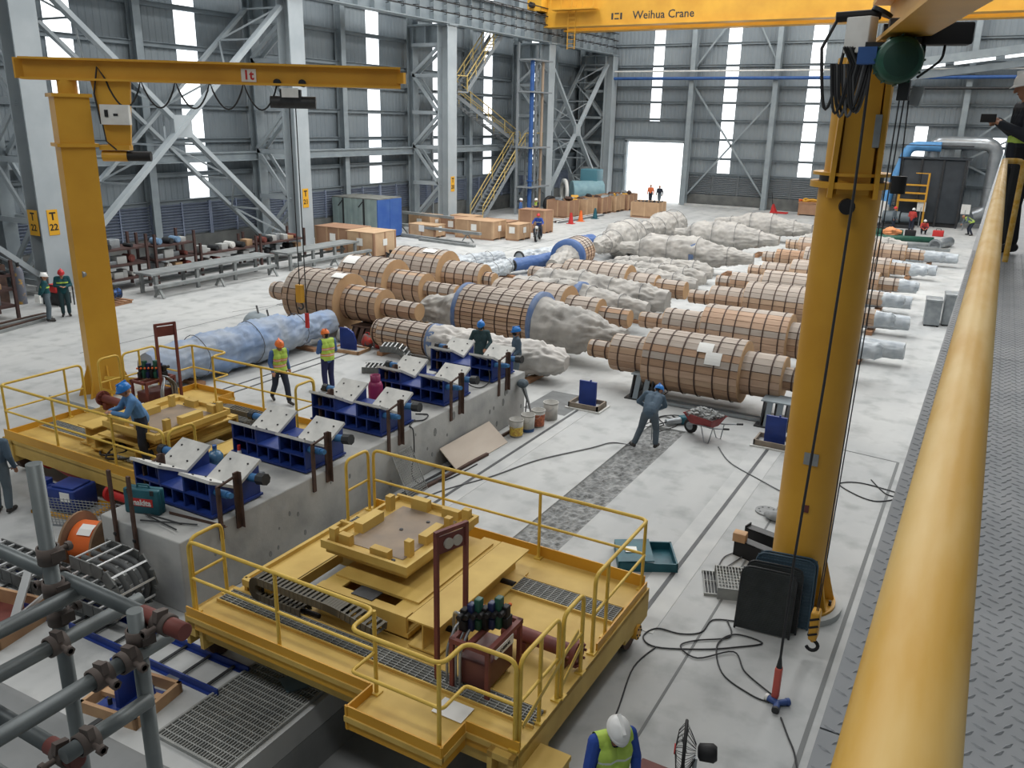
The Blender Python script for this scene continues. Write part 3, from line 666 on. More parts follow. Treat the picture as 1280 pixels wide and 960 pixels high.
# ================================================================= PLINTH AND BLUE SADDLES
PT = 1.2
t = thing('concrete_plinth', 'long bare concrete plinth carrying the row of blue saddles', 'plinth', (-10.45, 12.45, 0))
mb = MB().bev(-.9, -5.25, 0, .9, 5.25, PT, .025); obj('block', mb, M_conc2, t)
M_patch = mat('damp_patch', S(120,122,122), S(138,140,138), 4, .9)
rp = random.Random(4)
pm = MB().cyl((0, 0, 0), (.006, 0, 0), .09, n=9).mesh('patch')
for k in range(26):
    o = link('patch', pm, M_patch, t, (.9, rp.uniform(-5.1, 5.1), rp.uniform(.15, 1.1))); sc = rp.uniform(.2, .9); o.scale = (1, sc*.7, sc*1.3)
M_saddle = mat('saddle_blue', S(34,58,128), S(26,46,106), 3, .45)
def saddle():
    t = thing('roll_saddle', 'blue steel roll saddle', 'saddle', (0, 0, PT), 0, 'blue roll saddles on the concrete plinth')
    W, D = 1.78, 1.0
    obj('base_plate', MB().box(-W/2-.03, -.03, .03, W/2+.03, D+.03, .07), M_saddle, t)
    for q in (-W/2+.2, 0, W/2-.2): obj('shim', MB().box(q-.1, .1, 0, q+.1, D-.1, .03), M_dark, t)
    obj('mid_plate', MB().box(-W/2, 0, .30, W/2, D, .33), M_saddle, t)
    obj('spine', MB().box(-W/2, .47, .07, W/2, .53, .3), M_saddle, t)
    rib = MB().box(-.014, 0, .07, .014, D, .30).mesh('rib')
    for x in (-.876, -.53, -.27, 0, .27, .53, .876): link('rib', rib, M_saddle, t, (x, 0, 0))
    lo, hi, wd = .36, .62, .62
    for sx in (-1, 1):
        cx = sx*(W/2-wd/2)
        for near in (True, False):
            f = (lambda y: y) if near else (lambda y: D-y)
            poly = [(f(.0), .33), (f(.46), .33), (f(.46), lo), (f(.0), hi)]
            if not near: poly = poly[::-1]
            plate = MB().prism(poly, cx-.02 + sx*(wd/2-.02), cx+.02+sx*(wd/2-.02), 'x'); obj('wedge_side', plate, M_saddle, t)
            obj('wedge_side', MB().prism(poly, cx-sx*(wd/2-.02)-.02, cx-sx*(wd/2-.02)+.02, 'x'), M_saddle, t)
            ins = .10
            poly2 = [(f(ins), .33), (f(.44), .33), (f(.44), lo), (f(ins), hi-.06)]
            if not near: poly2 = poly2[::-1]
            for q in (-.1, .1): obj('web', MB().prism(poly2, cx+q-.01, cx+q+.01, 'x'), M_saddle, t)
            yb = f(.3); obj('back_web', MB().box(cx-wd/2+.02, min(yb, yb+.02), .33, cx+wd/2-.02, max(yb, yb+.02), .45), M_saddle, t)
            p = MB(); p.bar((cx, f(-.03), hi+.02), (cx, f(.50), lo-.0+.0), wd+.06, .05, (0, 0, 1)); o = obj('slope_plate', p, M_offwhite, t); o['label'] = 'white dusty bearing plate'
            for a in (-.2, .2):
                for c in (.12, .36):
                    obj('bolt', MB().cyl((cx+a, f(c), hi-(hi-lo)*c/.5+.03), (cx+a, f(c), hi-(hi-lo)*c/.5+.05), .018, n=6), M_dark, o)
    j = obj('jack', MB().cyl((W/2-.05, .12, .42), (W/2+.34, .05, .48), .06, n=12).cyl((W/2+.34, .05, .48), (W/2+.42, .035, .495), .045, n=10), mat('jack_blue', S(64,118,166), S(50,98,146), 4, .5), t)
    obj('jack_cap', MB().cyl((W/2-.18, .15, .40), (W/2-.05, .12, .42), .035, n=8), M_dark, j)
    j = obj('jack', MB().cyl((W/2-.02, .8, .42), (W/2+.2, .8, .44), .07, n=12), MATS['jack_blue'], t)
    obj('jack_cap', MB().cyl((W/2+.2, .8, .44), (W/2+.36, .8, .46), .1, n=8, smooth=False), M_dark, j)
    j = obj('jack', MB().cyl((-W/2+.02, .85, .42), (-W/2-.3, .85, .42), .07, n=12), MATS['jack_blue'], t)
    obj('jack_cap', MB().cyl((-W/2-.3, .85, .42), (-W/2-.42, .85, .42), .09, n=8, smooth=False), M_dark, j)
    return t
sd0 = saddle()
SY = (7.98, 10.05, 12.16, 14.35, 16.4)
SLAB = ['blue roll saddle at the end of the plinth, beside the teal tool case', 'blue roll saddle second from the teal tool case', 'blue roll saddle in the middle of the plinth row, beside the magenta gas cylinder', 'blue roll saddle fourth from the teal tool case', 'blue roll saddle at the far end of the plinth by two workers']
for i, y in enumerate(SY):
    s_ = sd0 if i == 0 else dup(sd0, (0, 0, 0), 0)
    s_.location = (-10.62, y, PT); s_['label'] = SLAB[i]
# rusty clamp posts bolted to the plinth edge
def clamp_post(loc, rz, label, hgt=.62, drop=.28, gap=.36):
    t = thing('clamp_post', label, 'post', loc, rz, 'rusty clamp posts on the plinth')
    obj('flat_bar', MB().box(0, -.035, -drop, .035, .035, hgt), M_rust, t)
    obj('angle_bar', MB().box(0, gap-.05, -drop*.8, .03, gap+.05, hgt+.1).box(0, gap+.04, -drop*.8, .09, gap+.05, hgt+.1), M_rust, t)
    obj('tie_bar', MB().bar((.02, 0, hgt-.02), (.02, gap, hgt+.04), .03, .03), M_rust, t)
NM = ('first', 'second', 'third', 'fourth', 'fifth')
for i, y in enumerate(SY):
    clamp_post((-9.548, y-.02, PT), 0, 'rusty clamp bars on the near-cart side of the %s saddle from the tool case' % NM[i])
    if i != 1: clamp_post((-11.39, y+.1, PT), 0, 'rusty clamp bars on the far-cart side of the %s saddle from the tool case' % NM[i], .5, .12, .3)
for x in (-10.95, -10.5):
    tt = thing('clamp_bar', 'rusty upright bar bolted to the plinth end by the tool case', 'post', (x, 7.165, .9), 0, 'upright bars on the plinth end'); obj('flat_bar', MB().box(-.03, -.02, -.1, .03, .02, 1.15), M_rust, tt); obj('bolt', MB().cyl((0, -.04, .1), (0, -.02, .1), .03, n=6), M_dark, tt)
# ================================================================= YELLOW TRANSFER CARTS
def grating(mb_, x0, y0, x1, y1, z, p=.045, cross=.11, along='x', h=.03, wbar=.009):
    if along == 'x':
        y = y0
        while y <= y1+1e-6: mb_.box(x0, y-wbar/2, z-h, x1, y+wbar/2, z); y += p
        x = x0
        while x <= x1+1e-6: mb_.box(x-wbar/2, y0, z-h*.6, x+wbar/2, y1, z-.002); x += cross
    else:
        x = x0
        while x <= x1+1e-6: mb_.box(x-wbar/2, y0, z-h, x+wbar/2, y1, z); x += p
        y = y0
        while y <= y1+1e-6: mb_.box(x0, y-wbar/2, z-h*.6, x1, y+wbar/2, z-.002); y += cross
    return mb_
CX, CY = -5.97, 8.35
RR = .026
def bend(pts, r=.1, n=4):
    # round the corners of a polyline
    out = [Vector(pts[0])]
    for i in range(1, len(pts)-1):
        a, b, c = Vector(pts[i-1]), Vector(pts[i]), Vector(pts[i+1]); d0 = (a-b); d1 = (c-b); q = min(r, d0.length*.45, d1.length*.45)
        s, e = b+d0.normalized()*q, b+d1.normalized()*q
        for k in range(n+1): u = k/n; out.append(s*(1-u)**2+b*2*u*(1-u)+e*u*u)
    out.append(Vector(pts[-1])); return out
def cart():
    t = thing('transfer_cart', 'yellow transfer cart', 'cart', (CX, CY, 0), 0, 'yellow transfer carts')
    L = lambda x, y, z=0: (x-CX, y-CY, z)
    DZ = .8
    poly = [(-8.5, 6.38), (-5.4, 6.38), (-5.4, 5.94), (-4.08, 5.94), (-4.08, 6.42), (-3.43, 6.42), (-3.43, 10.3), (-8.5, 10.3), (-8.5, 9.2), (-7.0, 9.2), (-7.0, 7.5), (-8.5, 7.2)]
    poly = [(x-CX, y-CY) for x, y in poly]
    dk = MB().prism(poly, .73, DZ); fixn(obj('deck', dk, M_yelc, t))
    # edge beams and toe plates
    def eb(name, p0, p1, z0, z1, w=.06, m=M_yelc): return obj(name, MB().bar((p0[0]-CX, p0[1]-CY, (z0+z1)/2), (p1[0]-CX, p1[1]-CY, (z0+z1)/2), w, z1-z0, (0, 0, 1)), m, t)
    for p0, p1 in (((-8.5, 6.41), (-5.4, 6.41)), ((-5.37, 6.41), (-5.37, 5.95)), ((-5.4, 5.97), (-4.08, 5.97)), ((-4.1, 5.95), (-4.1, 6.42)), ((-4.1, 6.45), (-3.43, 6.45))):
        eb('toe_plate', p0, p1, .62, .93, .02, M_yel)
    eb('edge_beam', (-3.5, 6.42), (-3.5, 10.3), .42, .78, .14); eb('edge_beam', (-8.43, 6.4), (-8.43, 7.2), .5, .78, .14)
    eb('edge_beam', (-8.5, 6.55), (-3.5, 6.55), .46, .73, .16); eb('edge_beam', (-8.5, 10.2), (-3.5, 10.2), .46, .73, .16); eb('edge_beam', (-8.5, 7.3), (-3.5, 7.3), .42, .73, .2); eb('edge_beam', (-8.5, 9.1), (-3.5, 9.1), .42, .73, .2)
    eb('toe_plate', (-8.4, 10.28), (-3.5, 10.28), .8, .98, .02, M_yel); eb('toe_plate', (-3.46, 8.5), (-3.46, 10.25), .8, .92, .02, M_yel)
    obj('access_step', MB().box(*L(-3.43, 6.5, .5), *L(-3.05, 6.95, .56)).box(*L(-3.2, 6.55, .25), *L(-3.05, 6.9, .5)), M_yelc, t)
    # wheels in end boxes
    for (x, y) in ((-8.42, 6.85), (-8.42, 9.85), (-3.6, 6.75), (-3.6, 9.9)):
        bx = obj('wheel_box', MB().box(*L(x-.16, y-.42, .32), *L(x-.1, y+.42, .78)).box(*L(x+.1, y-.42, .32), *L(x+.16, y+.42, .78)).box(*L(x-.16, y-.42, .7), *L(x+.16, y+.42, .78)), M_yelc, t)
        obj('wheel', MB().cyl(L(x-.08, y, .3), L(x+.08, y, .3), .285, n=24), M_rust, bx)
        obj('hub', MB().cyl(L(x-.2, y, .3), L(x+.2, y, .3), .11, n=14), M_yel, bx)
        for k in range(6): a = k*PI/3; obj('bolt', MB().cyl(L(x+.2, y+.08*math.cos(a), .3+.08*math.sin(a)), L(x+.215, y+.08*math.cos(a), .3+.08*math.sin(a)), .014, n=6), M_dark, bx)
    # gratings let into the deck
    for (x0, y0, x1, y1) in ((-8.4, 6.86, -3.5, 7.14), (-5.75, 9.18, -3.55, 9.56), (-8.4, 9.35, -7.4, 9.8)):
        obj('grating_shade_sheet', MB().box(*L(x0, y0, .8), *L(x1, y1, .806)), mat('grating_shadow_tray', S(92,88,74), rough=.9), t)  # dark sheet painting the shade in the recess below the grating bars
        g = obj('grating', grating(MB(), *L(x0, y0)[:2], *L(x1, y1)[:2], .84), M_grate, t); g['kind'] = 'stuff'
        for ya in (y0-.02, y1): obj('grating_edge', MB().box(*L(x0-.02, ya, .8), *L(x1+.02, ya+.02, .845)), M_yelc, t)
    # handrails
    ZT_, ZM = 1.9, 1.36
    def railing(name, path, posts, top=True, mid=True, ends=(True, True), r=RR):
        p = [L(*q, ZT_) for q in path]
        if ends[0]: p = [L(*path[0], .82)]+p
        if ends[1]: p = p+[L(*path[-1], .82)]
        o = obj(name, MB().tube(bend(p, .13), r, 10), M_yelrail, t)
        if mid: obj('mid_rail', MB().tube(bend([L(*q, ZM) for q in path], .06), r*.8, 8), M_yelrail, o)
        for q in posts: obj('post', MB().cyl(L(*q, .8), L(*q, ZT_), r*.95, n=8), M_yelrail, o)
        for q in list(posts)+[path[0], path[-1]]: obj('post_foot', MB().cbox(*L(*q, .81), .11, .11, .02), M_yelrail, o)
        return o
    railing('handrail', [(-8.4, 6.46), (-5.33, 6.46), (-5.33, 6.02), (-4.12, 6.02), (-4.12, 6.47), (-3.5, 6.47)], [(-6.87, 6.46), (-5.33, 6.44), (-4.16, 6.02)])
    railing('handrail', [(-3.48, 6.52), (-3.48, 7.42)], [(-3.48, 6.98)]); railing('handrail', [(-3.46, 7.49), (-3.46, 8.02)], [])
    railing('handrail', [(-3.5, 8.45), (-3.5, 10.22), (-8.36, 10.22)], [(-3.5, 8.85), (-5.2, 10.22), (-6.95, 10.22), (-3.52, 10.2)])
    railing('handrail', [(-8.44, 6.52), (-8.44, 7.05)], []); railing('handrail', [(-8.44, 9.62), (-8.44, 10.18)], [])
    for z0, z1, y0, y1 in ((1.05, 1.45, 6.55, 7.9), (.95, 1.2, 7.5, 8.0)): obj('flat_bar', MB().bar(L(-3.455, y0, z0), L(-3.455, y1, z1), .012, .07, (0, 0, 1)), M_yelrail, t)
    # carriage: base frame, slewing table with lugs
    c = obj('carriage', MB().box(*L(-7.15, 7.45, .84), *L(-5.62, 9.8, .9)).ibeam(L(-7.0, 7.45, 1.0), L(-7.0, 9.85, 1.0), .3, .24).ibeam(L(-5.8, 7.45, 1.0), L(-5.8, 9.85, 1.0), .3, .24).box(*L(-7.15, 7.45, 1.1), *L(-5.65, 7.6, 1.14)).box(*L(-7.15, 7.45, .9), *L(-5.65, 7.5, 1.12)).box(*L(-7.1, 7.8, 1.11), *L(-5.7, 9.7, 1.15)), M_yelc, t)
    obj('side_beam', MB().ibeam(L(-5.32, 7.35, 1.02), L(-5.32, 9.7, 1.02), .46, .4, tf=.025), M_yelc, c)
    obj('hole_cover', MB().box(*L(-6.6, 7.52, 1.14), *L(-6.25, 7.75, 1.155)), M_dark, c)
    for q in (7.9, 9.3): obj('roller_foot', MB().cyl(L(-5.5, q, .8), L(-5.1, q, .8), .08, n=12), M_black, c)
    obj('slew_ring', MB().cyl(L(-6.75, 8.85, 1.14), L(-6.75, 8.85, 1.3), .42, n=28), M_yelc, c)
    tb = obj('slewing_table', MB().box(*L(-7.45, 8.0, 1.3), *L(-6.05, 9.72, 1.42)).box(*L(-7.5, 7.95, 1.38), *L(-6.0, 8.0, 1.5)).box(*L(-7.5, 9.72, 1.38), *L(-6.0, 9.77, 1.5)).box(*L(-7.5, 8.0, 1.38), *L(-7.45, 9.72, 1.48)).box(*L(-6.05, 8.0, 1.38), *L(-6.0, 9.72, 1.5)), M_yelc, t)
    obj('table_recess', MB().box(*L(-7.25, 8.2, 1.42), *L(-6.25, 9.55, 1.428)), mat('worn_steel', S(150,132,112), S(132,118,104), 3, .6), tb)
    for (x, y, a, b_, h) in ((-7.3, 8.1, .2, .1, .12), (-7.35, 8.5, .16, .5, .12), (-7.1, 9.55, .3, .12, .14), (-6.55, 9.58, .3, .1, .1), (-6.2, 9.6, .12, .1, .16), (-6.3, 8.3, .1, .1, .2), (-6.35, 8.7, .14, .45, .1), (-6.7, 8.05, .3, .12, .1), (-6.25, 9.2, .1, .1, .18), (-7.4, 9.3, .1, .12, .2), (-7.42, 8.05, .1, .1, .2)):
        obj('lug', MB().box(*L(x, y, 1.42), *L(x+a, y+b_, 1.42+h+.04)), M_yelc, tb)
    for (x, y) in ((-6.35, 8.12), (-6.12, 9.0), (-6.8, 8.9), (-6.6, 9.3)): obj('bolt_hole', MB().cyl(L(x, y, 1.425), L(x, y, 1.44), .03, n=10), M_dark, tb)
    # U-shaped wing plate on the open side
    obj('wing_plate', MB().box(*L(-8.3, 7.3, .9), *L(-7.7, 9.3, .94)).box(*L(-7.7, 8.6, .9), *L(-7.1, 9.3, .94)).box(*L(-7.72, 7.3, .78), *L(-7.68, 8.6, .94)).box(*L(-8.32, 7.25, .78), *L(-8.26, 9.3, 1.0)).box(*L(-8.3, 9.26, .9), *L(-7.4, 9.32, 1.02)).box(*L(-8.28, 7.3, .72), *L(-8.0, 9.2, .9)).box(*L(-8.3, 7.2, .9), *L(-7.75, 7.28, 1.0)), M_yelc, t)
    # hose carrier chain
    ch = obj('hose_carrier', MB().tube(bend([L(-6.4, 7.22, 1.1), L(-7.9, 7.22, 1.1), L(-7.9, 7.22, .86), L(-6.9, 7.22, .86)], .13, 8), .035, 8), M_black, t)
    path = bend([L(-5.9, 7.22, 1.02), L(-6.6, 7.22, 1.13), L(-8.0, 7.22, 1.13), L(-8.0, 7.22, .88), L(-7.1, 7.22, .88)], .125, 6)
    acc = []; 
    for i in range(len(path)-1):
        n = max(1, int((path[i+1]-path[i]).length/.075))
        for k in range(n): acc.append((path[i].lerp(path[i+1], k/n), (path[i+1]-path[i]).normalized()))
    lk = MB().box(-.036, -.12, -.055, .036, -.1, .055).box(-.036, .1, -.055, .036, .12, .055).box(-.02, -.1, .045, .02, .1, .055).box(-.02, -.1, -.055, .02, .1, -.045).mesh('chain_link')
    for p, d in acc:
        o = link('chain_link', lk, mat('chain_plastic', S(104,98,84), S(84,80,70), 5, .6), ch, p); o.rotation_euler = (0, -math.atan2(d.z, d.x), 0)
    # hydraulic stand with valves
    F = obj('gauge_frame', MB().bar(L(-4.86, 7.0, .8), L(-4.86, 7.0, 2.74), .05, .05).bar(L(-4.72, 7.4, .8), L(-4.72, 7.4, 2.74), .05, .05).bar(L(-4.865, 6.975, 2.74), L(-4.715, 7.425, 2.74), .05, .05), M_redox, t)
    obj('gauge_panel', MB().bar(L(-4.85, 7.03, 2.58), L(-4.73, 7.37, 2.58), .02, .22, (0, 0, 1)), M_redox, F)
    for q in (.35, .7):
        x, y = -4.85+.12*q, 7.03+.34*q
        obj('gauge', MB().cyl(L(x+.0, y, 2.58), L(x+.035, y-.012, 2.58), .065, n=18), mat('gauge_face', S(176,170,160), rough=.3), F)
    W = obj('valve_table', MB(), M_redox, t) if False else obj('valve_table', MB().box(*L(-4.66, 6.95, 1.42), *L(-4.12, 7.0, 1.48)).box(*L(-4.66, 7.7, 1.42), *L(-4.12, 7.75, 1.48)).box(*L(-4.66, 6.95, 1.42), *L(-4.6, 7.75, 1.48)).box(*L(-4.18, 6.95, 1.42), *L(-4.12, 7.75, 1.48)).box(*L(-4.45, 6.95, 1.43), *L(-4.38, 7.75, 1.47)), M_redox, t)
    for (x, y) in ((-4.63, 6.975), (-4.15, 6.975), (-4.15, 7.72), (-4.63, 7.72)): obj('leg', MB().bar(L(x, y, .8), L(x, y, 1.44), .05, .05), M_redox, W)
    obj('tank', MB().bev(*L(-4.6, 7.05, .86), *L(-4.2, 7.66, 1.2), .02), mat('tank_brown', S(104,62,58), S(86,52,50), 3, .5), W)
    sp = obj('name_plate', MB().box(*L(-4.13, 7.1, 1.3), *L(-4.11, 7.5, 1.42)), M_white, W); lettering('CHISING', .06, M_black, sp, L(-4.108, 7.3, 1.36), (PI/2, 0, PI/2))
    rv = random.Random(3)
    for k in range(7):
        x, y = -4.6+.07*k*.9, 7.2+.05*k
        v = obj('valve', MB().bev(*L(x-.05, y-.06, 1.48), *L(x+.05, y+.08, 1.62+.05*(k % 2)), .012).bev(*L(x-.04, y-.05, 1.62), *L(x+.04, y+.05, 1.76+.06*(k % 3)), .012), [M_black, mat('valve_blue', S(34,44,84), rough=.4), M_green][k % 3 if k != 2 else 2], W)
        obj('solenoid', MB().cyl(L(x, y-.06, 1.7), L(x, y-.14, 1.7), .035, n=10), M_black, v)
        obj('cap', MB().sphere(L(x, y+.1, 1.72), .025, 8, 6), M_orange, v)
    for k in range(4):
        x = -4.72+.06*k; obj('pipe', MB().tube(bend([L(x, 7.0, .82), L(x, 7.0, 1.3), L(x, 7.2, 1.5), L(x+.08, 7.3, 1.55)], .1), .018, 7), M_galv, W)
    for k in range(2): obj('hose', MB().tube(bend([L(-4.95-.07*k, 7.6, .82), L(-4.95-.07*k, 7.6, 1.35), L(-4.8, 7.35, 1.55), L(-4.6, 7.35, 1.5)], .15), .02, 7), M_galv, W)
    cy_ = obj('ram', MB().cyl(L(-4.5, 8.08, 1.02), L(-3.5, 8.05, 1.02), .095, n=18).cyl(L(-4.55, 8.08, 1.02), L(-4.48, 8.08, 1.02), .12, n=16), M_redox, t)
    fl = obj('flange', MB().cyl(L(-3.56, 8.05, 1.02), L(-3.5, 8.05, 1.02), .17, n=18), M_redox, cy_)
    for k in range(8): a = k*PI/4; obj('bolt', MB().cyl(L(-3.6, 8.05+.13*math.cos(a), 1.02+.13*math.sin(a)), L(-3.46, 8.05+.13*math.cos(a), 1.02+.13*math.sin(a)), .018, n=6), M_redox, cy_)
    obj('ram_mount', MB().box(*L(-4.3, 7.98, .8), *L(-4.2, 8.18, .95)).box(*L(-3.75, 7.96, .8), *L(-3.65, 8.16, .95)), M_redox, cy_)
    obj('sheet_of_paper', MB().box(*L(-4.6, 6.5, .81), *L(-4.2, 6.78, .815)), M_paper, t)
    return t
c1 = cart()
c1['label'] = 'yellow transfer cart with zigzag handrail standing beside the concrete plinth near the pit'
c2 = dup(c1, (-14.35, 10.8, 0), PI, 'yellow transfer cart with a worker in a blue helmet leaning on its handrail')
for ch_ in list(c2.children):
    if ch_.name.startswith('sheet_of_paper'): bpy.data.objects.remove(ch_)
# ================================================================= JIB CRANES
# left jib crane (square box post, arm swung towards the aisle)
t = thing('jib_crane', 'yellow one-tonne jib crane with square post behind the far cart', 'crane', (-19.75, 13.2, 0))
obj('foundation', MB().box(-1.0, -1.0, 0, 1.0, 1.0, .08), M_conc, t)
po = obj('post', MB().bar((0, 0, .08), (0, 0, 7.55), .76, .76, (math.cos(-.42), math.sin(-.42), 0)), M_yel, t)
for k in range(8):
    a = k*PI/4; obj('gusset', MB().prism([(.38, .08), (.68, .08), (.38, .9)], -.02, .02, 'y').xf(Matrix.Rotation(a-.42, 4, 'Z')), M_yel, t)
obj('top_flange', MB().bar((0, 0, 7.5), (0, 0, 7.58), .88, .88, (math.cos(-.42), math.sin(-.42), 0)), M_yel, t)
obj('mid_flange', MB().bar((0, 0, 6.36), (0, 0, 6.44), .92, .92, (math.cos(-.42), math.sin(-.42), 0)), M_yel, t)
ad = Vector((6.9, 5.3, 0)).normalized()
ap = lambda d, z, s=0: (ad.x*d-ad.y*s, ad.y*d+ad.x*s, z)
arm = obj('arm', MB().ibeam(ap(-.95, 8.13), ap(7.9, 8.13), .42, .5, tf=.05, tw=.04), M_yel, t)
obj('pivot', MB().cyl((0, 0, 7.58), (0, 0, 7.9), .22, n=20), M_yel, t)
obj('end_stop', MB().bar(ap(7.86, 8.0), ap(7.86, 8.26), .1, .36), M_yel, arm)
obj('arm_end_plate', MB().bar(ap(-.95, 7.9), ap(-.95, 8.36), .4, .06), M_yel, arm)
obj('bracket', MB().add([ap(.55, 7.88, -.05), ap(1.45, 7.88, -.05), ap(1.3, 6.3, -.05), ap(.8, 6.3, -.05), ap(.55, 7.88, .05), ap(1.45, 7.88, .05), ap(1.3, 6.3, .05), ap(.8, 6.3, .05)], [(0,1,2,3), (7,6,5,4), (0,4,5,1), (1,5,6,2), (2,6,7,3), (3,7,4,0)]), M_yel, t)
obj('slew_wheel', MB().bar(ap(.6, 6.35), ap(1.3, 6.35), .3, .12).cyl(ap(.62, 6.15), ap(1.2, 6.15), .13, n=12), M_yel, t)
obj('slew_motor', MB().cyl(ap(1.2, 6.15), ap(1.75, 6.15), .12, n=12), M_black, t)
bx = obj('control_box', MB().bar(ap(.75, 7.12, -.16), ap(1.4, 7.12, -.16), .2, .46, (0, 0, 1)), M_white, t)
obj('switch', MB().bar(ap(.85, 7.15, -.27), ap(.93, 7.15, -.27), .02, .16, (0, 0, 1)), M_black, bx); obj('name_plate', MB().bar(ap(1.05, 7.12, -.27), ap(1.15, 7.12, -.27), .02, .05, (0, 0, 1)), M_black, bx)
sg = obj('capacity_sign', MB().bar(ap(4.05, 8.1, -.035), ap(4.4, 8.1, -.035), .02, .3, (0, 0, 1)), M_white, t)
lettering('1t', .3, M_red, sg, ap(4.22, 8.1, -.05), (PI/2, 0, math.atan2(ad.y, ad.x)), bold=.008)
pts = []
for k in range(61):
    d = .9+k*.0665; ph = k/60*5
    pts.append(ap(d, 7.92-.62*abs(math.sin(ph*PI))**.8, -.05))
obj('festoon_cable', MB().tube([ap(.7, 6.9, -.12), ap(.62, 7.6, -.1), ap(.75, 8.2, -.1)]+pts, .022, 6), M_cable, t)
h = obj('hoist', MB().bar(ap(4.95, 7.66, 0), ap(5.45, 7.66, 0), .3, .28, (0, 0, 1)).cyl(ap(4.7, 7.5, 0), ap(5.8, 7.5, 0), .15, n=14), M_dark, t)
obj('hoist_cover', MB().bar(ap(5.0, 7.72, -.18), ap(5.4, 7.72, -.18), .06, .22, (0, 0, 1)), M_white, h)
for k in (4.9, 5.5): obj('trolley_wheel', MB().cyl(ap(k, 7.95, -.16), ap(k, 7.95, .16), .09, n=12), M_black, h)
obj('hoist_chain', MB().cyl(ap(5.15, 7.45), ap(5.15, 2.9), .014, n=6), M_dark, h)
obj('pendant_cable', MB().cyl(ap(5.3, 7.45), ap(5.3, 2.1), .014, n=6), M_cable, h)
hb = obj('hook_block', MB().bar(ap(5.15, 2.45), ap(5.15, 2.92), .14, .18), M_yel, h)
obj('hook', MB().tube([Vector(ap(5.15, 2.45))+Vector((.09*math.cos(a), 0, -.1+.09*math.sin(a))) for a in np.linspace(PI/2, -PI*.8, 10)], .025, 6), M_dark, hb)
obj('pendant', MB().bar(ap(5.3, 1.75), ap(5.3, 2.15), .07, .09), M_red, h)
obj('power_cable', MB().tube([ap(.75, 7.0, -.2), ap(.8, 6.5, -.2), ap(1.0, 6.3, -.15)], .018, 6), M_cable, t)
obj('socket', MB().cyl((.2, -.42, 3.3), (.18, -.3, 3.3), .09, n=12), M_galv, t)
# right jib crane (round post)
JX, JY = -1.76, 12.4
t = thing('jib_crane', 'yellow jib crane with thick round post by the walkway', 'crane', (JX, JY, 0))
obj('foundation', MB().cyl((0, 0, 0), (0, 0, .1), .72, n=36), M_conc, t)
obj('post', MB().cyl((0, 0, .1), (0, 0, 6.45), .405, n=40), M_yel, t)
obj('base_flange', MB().cyl((0, 0, .1), (0, 0, .14), .62, n=36), M_yel, t)
gm = MB().prism([(.4, .14), (.6, .14), (.4, .85)], -.015, .015, 'y').mesh('gusset')
for k in range(8): o = link('gusset', gm, M_yel, t); o.rotation_euler = (0, 0, k*PI/4+.3)
for k in range(8): a = k*PI/4+.7; obj('anchor_bolt', MB().cyl((.55*math.cos(a), .55*math.sin(a), .14), (.55*math.cos(a), .55*math.sin(a), .22), .025, n=6), M_dark, t)
obj('ring', MB().cyl((0, 0, 6.42), (0, 0, 6.5), .52, n=36).cyl((0, 0, 6.58), (0, 0, 6.62), .5, n=36), M_yel, t)
obj('ring_core', MB().cyl((0, 0, 6.48), (0, 0, 6.6), .41, n=32), M_dark, t)
obj('upper_post', MB().cyl((0, 0, 6.6), (0, 0, 8.05), .36, n=40), M_yel, t)
ad2 = Vector((.225, -.974, 0)).normalized(); sd = Vector((-ad2.y, ad2.x, 0))
q2 = lambda d, z, s=0: tuple(ad2*d+sd*s+Vector((0, 0, z)))
obj('front_plate', MB().bar(q2(.4, 6.35, .0), q2(.36, 8.1, .0), .4, .06, (ad2.x, ad2.y, 0)).bar(q2(.36, 6.3, .28), q2(.33, 8.1, .24), .06, .25, (ad2.x, ad2.y, 0)).bar(q2(.36, 6.3, -.28), q2(.33, 8.1, -.24), .06, .25, (ad2.x, ad2.y, 0)), M_yel, t)
arm = obj('arm', MB().ibeam(q2(-.6, 8.5, .27), q2(6.8, 8.5, .27), .5, .6, tf=.05, tw=.05), M_yel, t)
obj('stiffener', MB().bar(q2(.2, 8.9, .27), q2(6.0, 8.95, .27), .2, .2), M_yel, arm)
obj('knob', MB().cyl(q2(.4, 6.2, -.05), q2(.56, 6.2, -.05), .1, n=16), M_black, t)
obj('junction', MB().bar(q2(.42, 7.35, .2), q2(.46, 6.95, .2), .12, .08), M_galv, t)
h = obj('hoist', MB().cyl(q2(1.1, 8.0, .5), q2(1.1, 8.0, .0), .15, n=16).bar(q2(.75, 8.1, .27), q2(1.5, 8.1, .27), .28, .14, (0, 0, 1)).bar(q2(1.1, 8.05, -.15), q2(1.1, 8.05, .1), .2, .2), M_dark, t)
mo = obj('motor', MB().lathe([(0, .1), (.02, .22), (.1, .25), (.42, .25), (.48, .2)], q2(1.85, 7.92, .18), tuple(-ad2), 28), M_green, h)
obj('fan_cover', MB().lathe([(0, .05), (.015, .13), (.03, .18)], q2(1.87, 7.92, .18), tuple(-ad2), 24), mat('green_dark', S(30,66,56), rough=.5), mo)
obj('terminal_box', MB().cbox(*q2(1.6, 7.97, -.14), .2, .2, .18), M_blue2, mo)
for k in range(12): a = k*PI/6; obj('cooling_fin', MB().bar(tuple(Vector(q2(1.45, 7.92, .18))+sd*.26*math.cos(a)+Vector((0, 0, .26*math.sin(a)))), tuple(Vector(q2(1.75, 7.92, .18))+sd*.26*math.cos(a)+Vector((0, 0, .26*math.sin(a)))), .012, .02), M_green, mo)
obj('drive_motor', MB().bev(-.26, -.13, -.12, .26, .13, .12, .03).xf(Matrix.Translation(q2(1.2, 8.23, .7)) @ Matrix.Rotation(.22, 4, 'Z')), M_black, h)
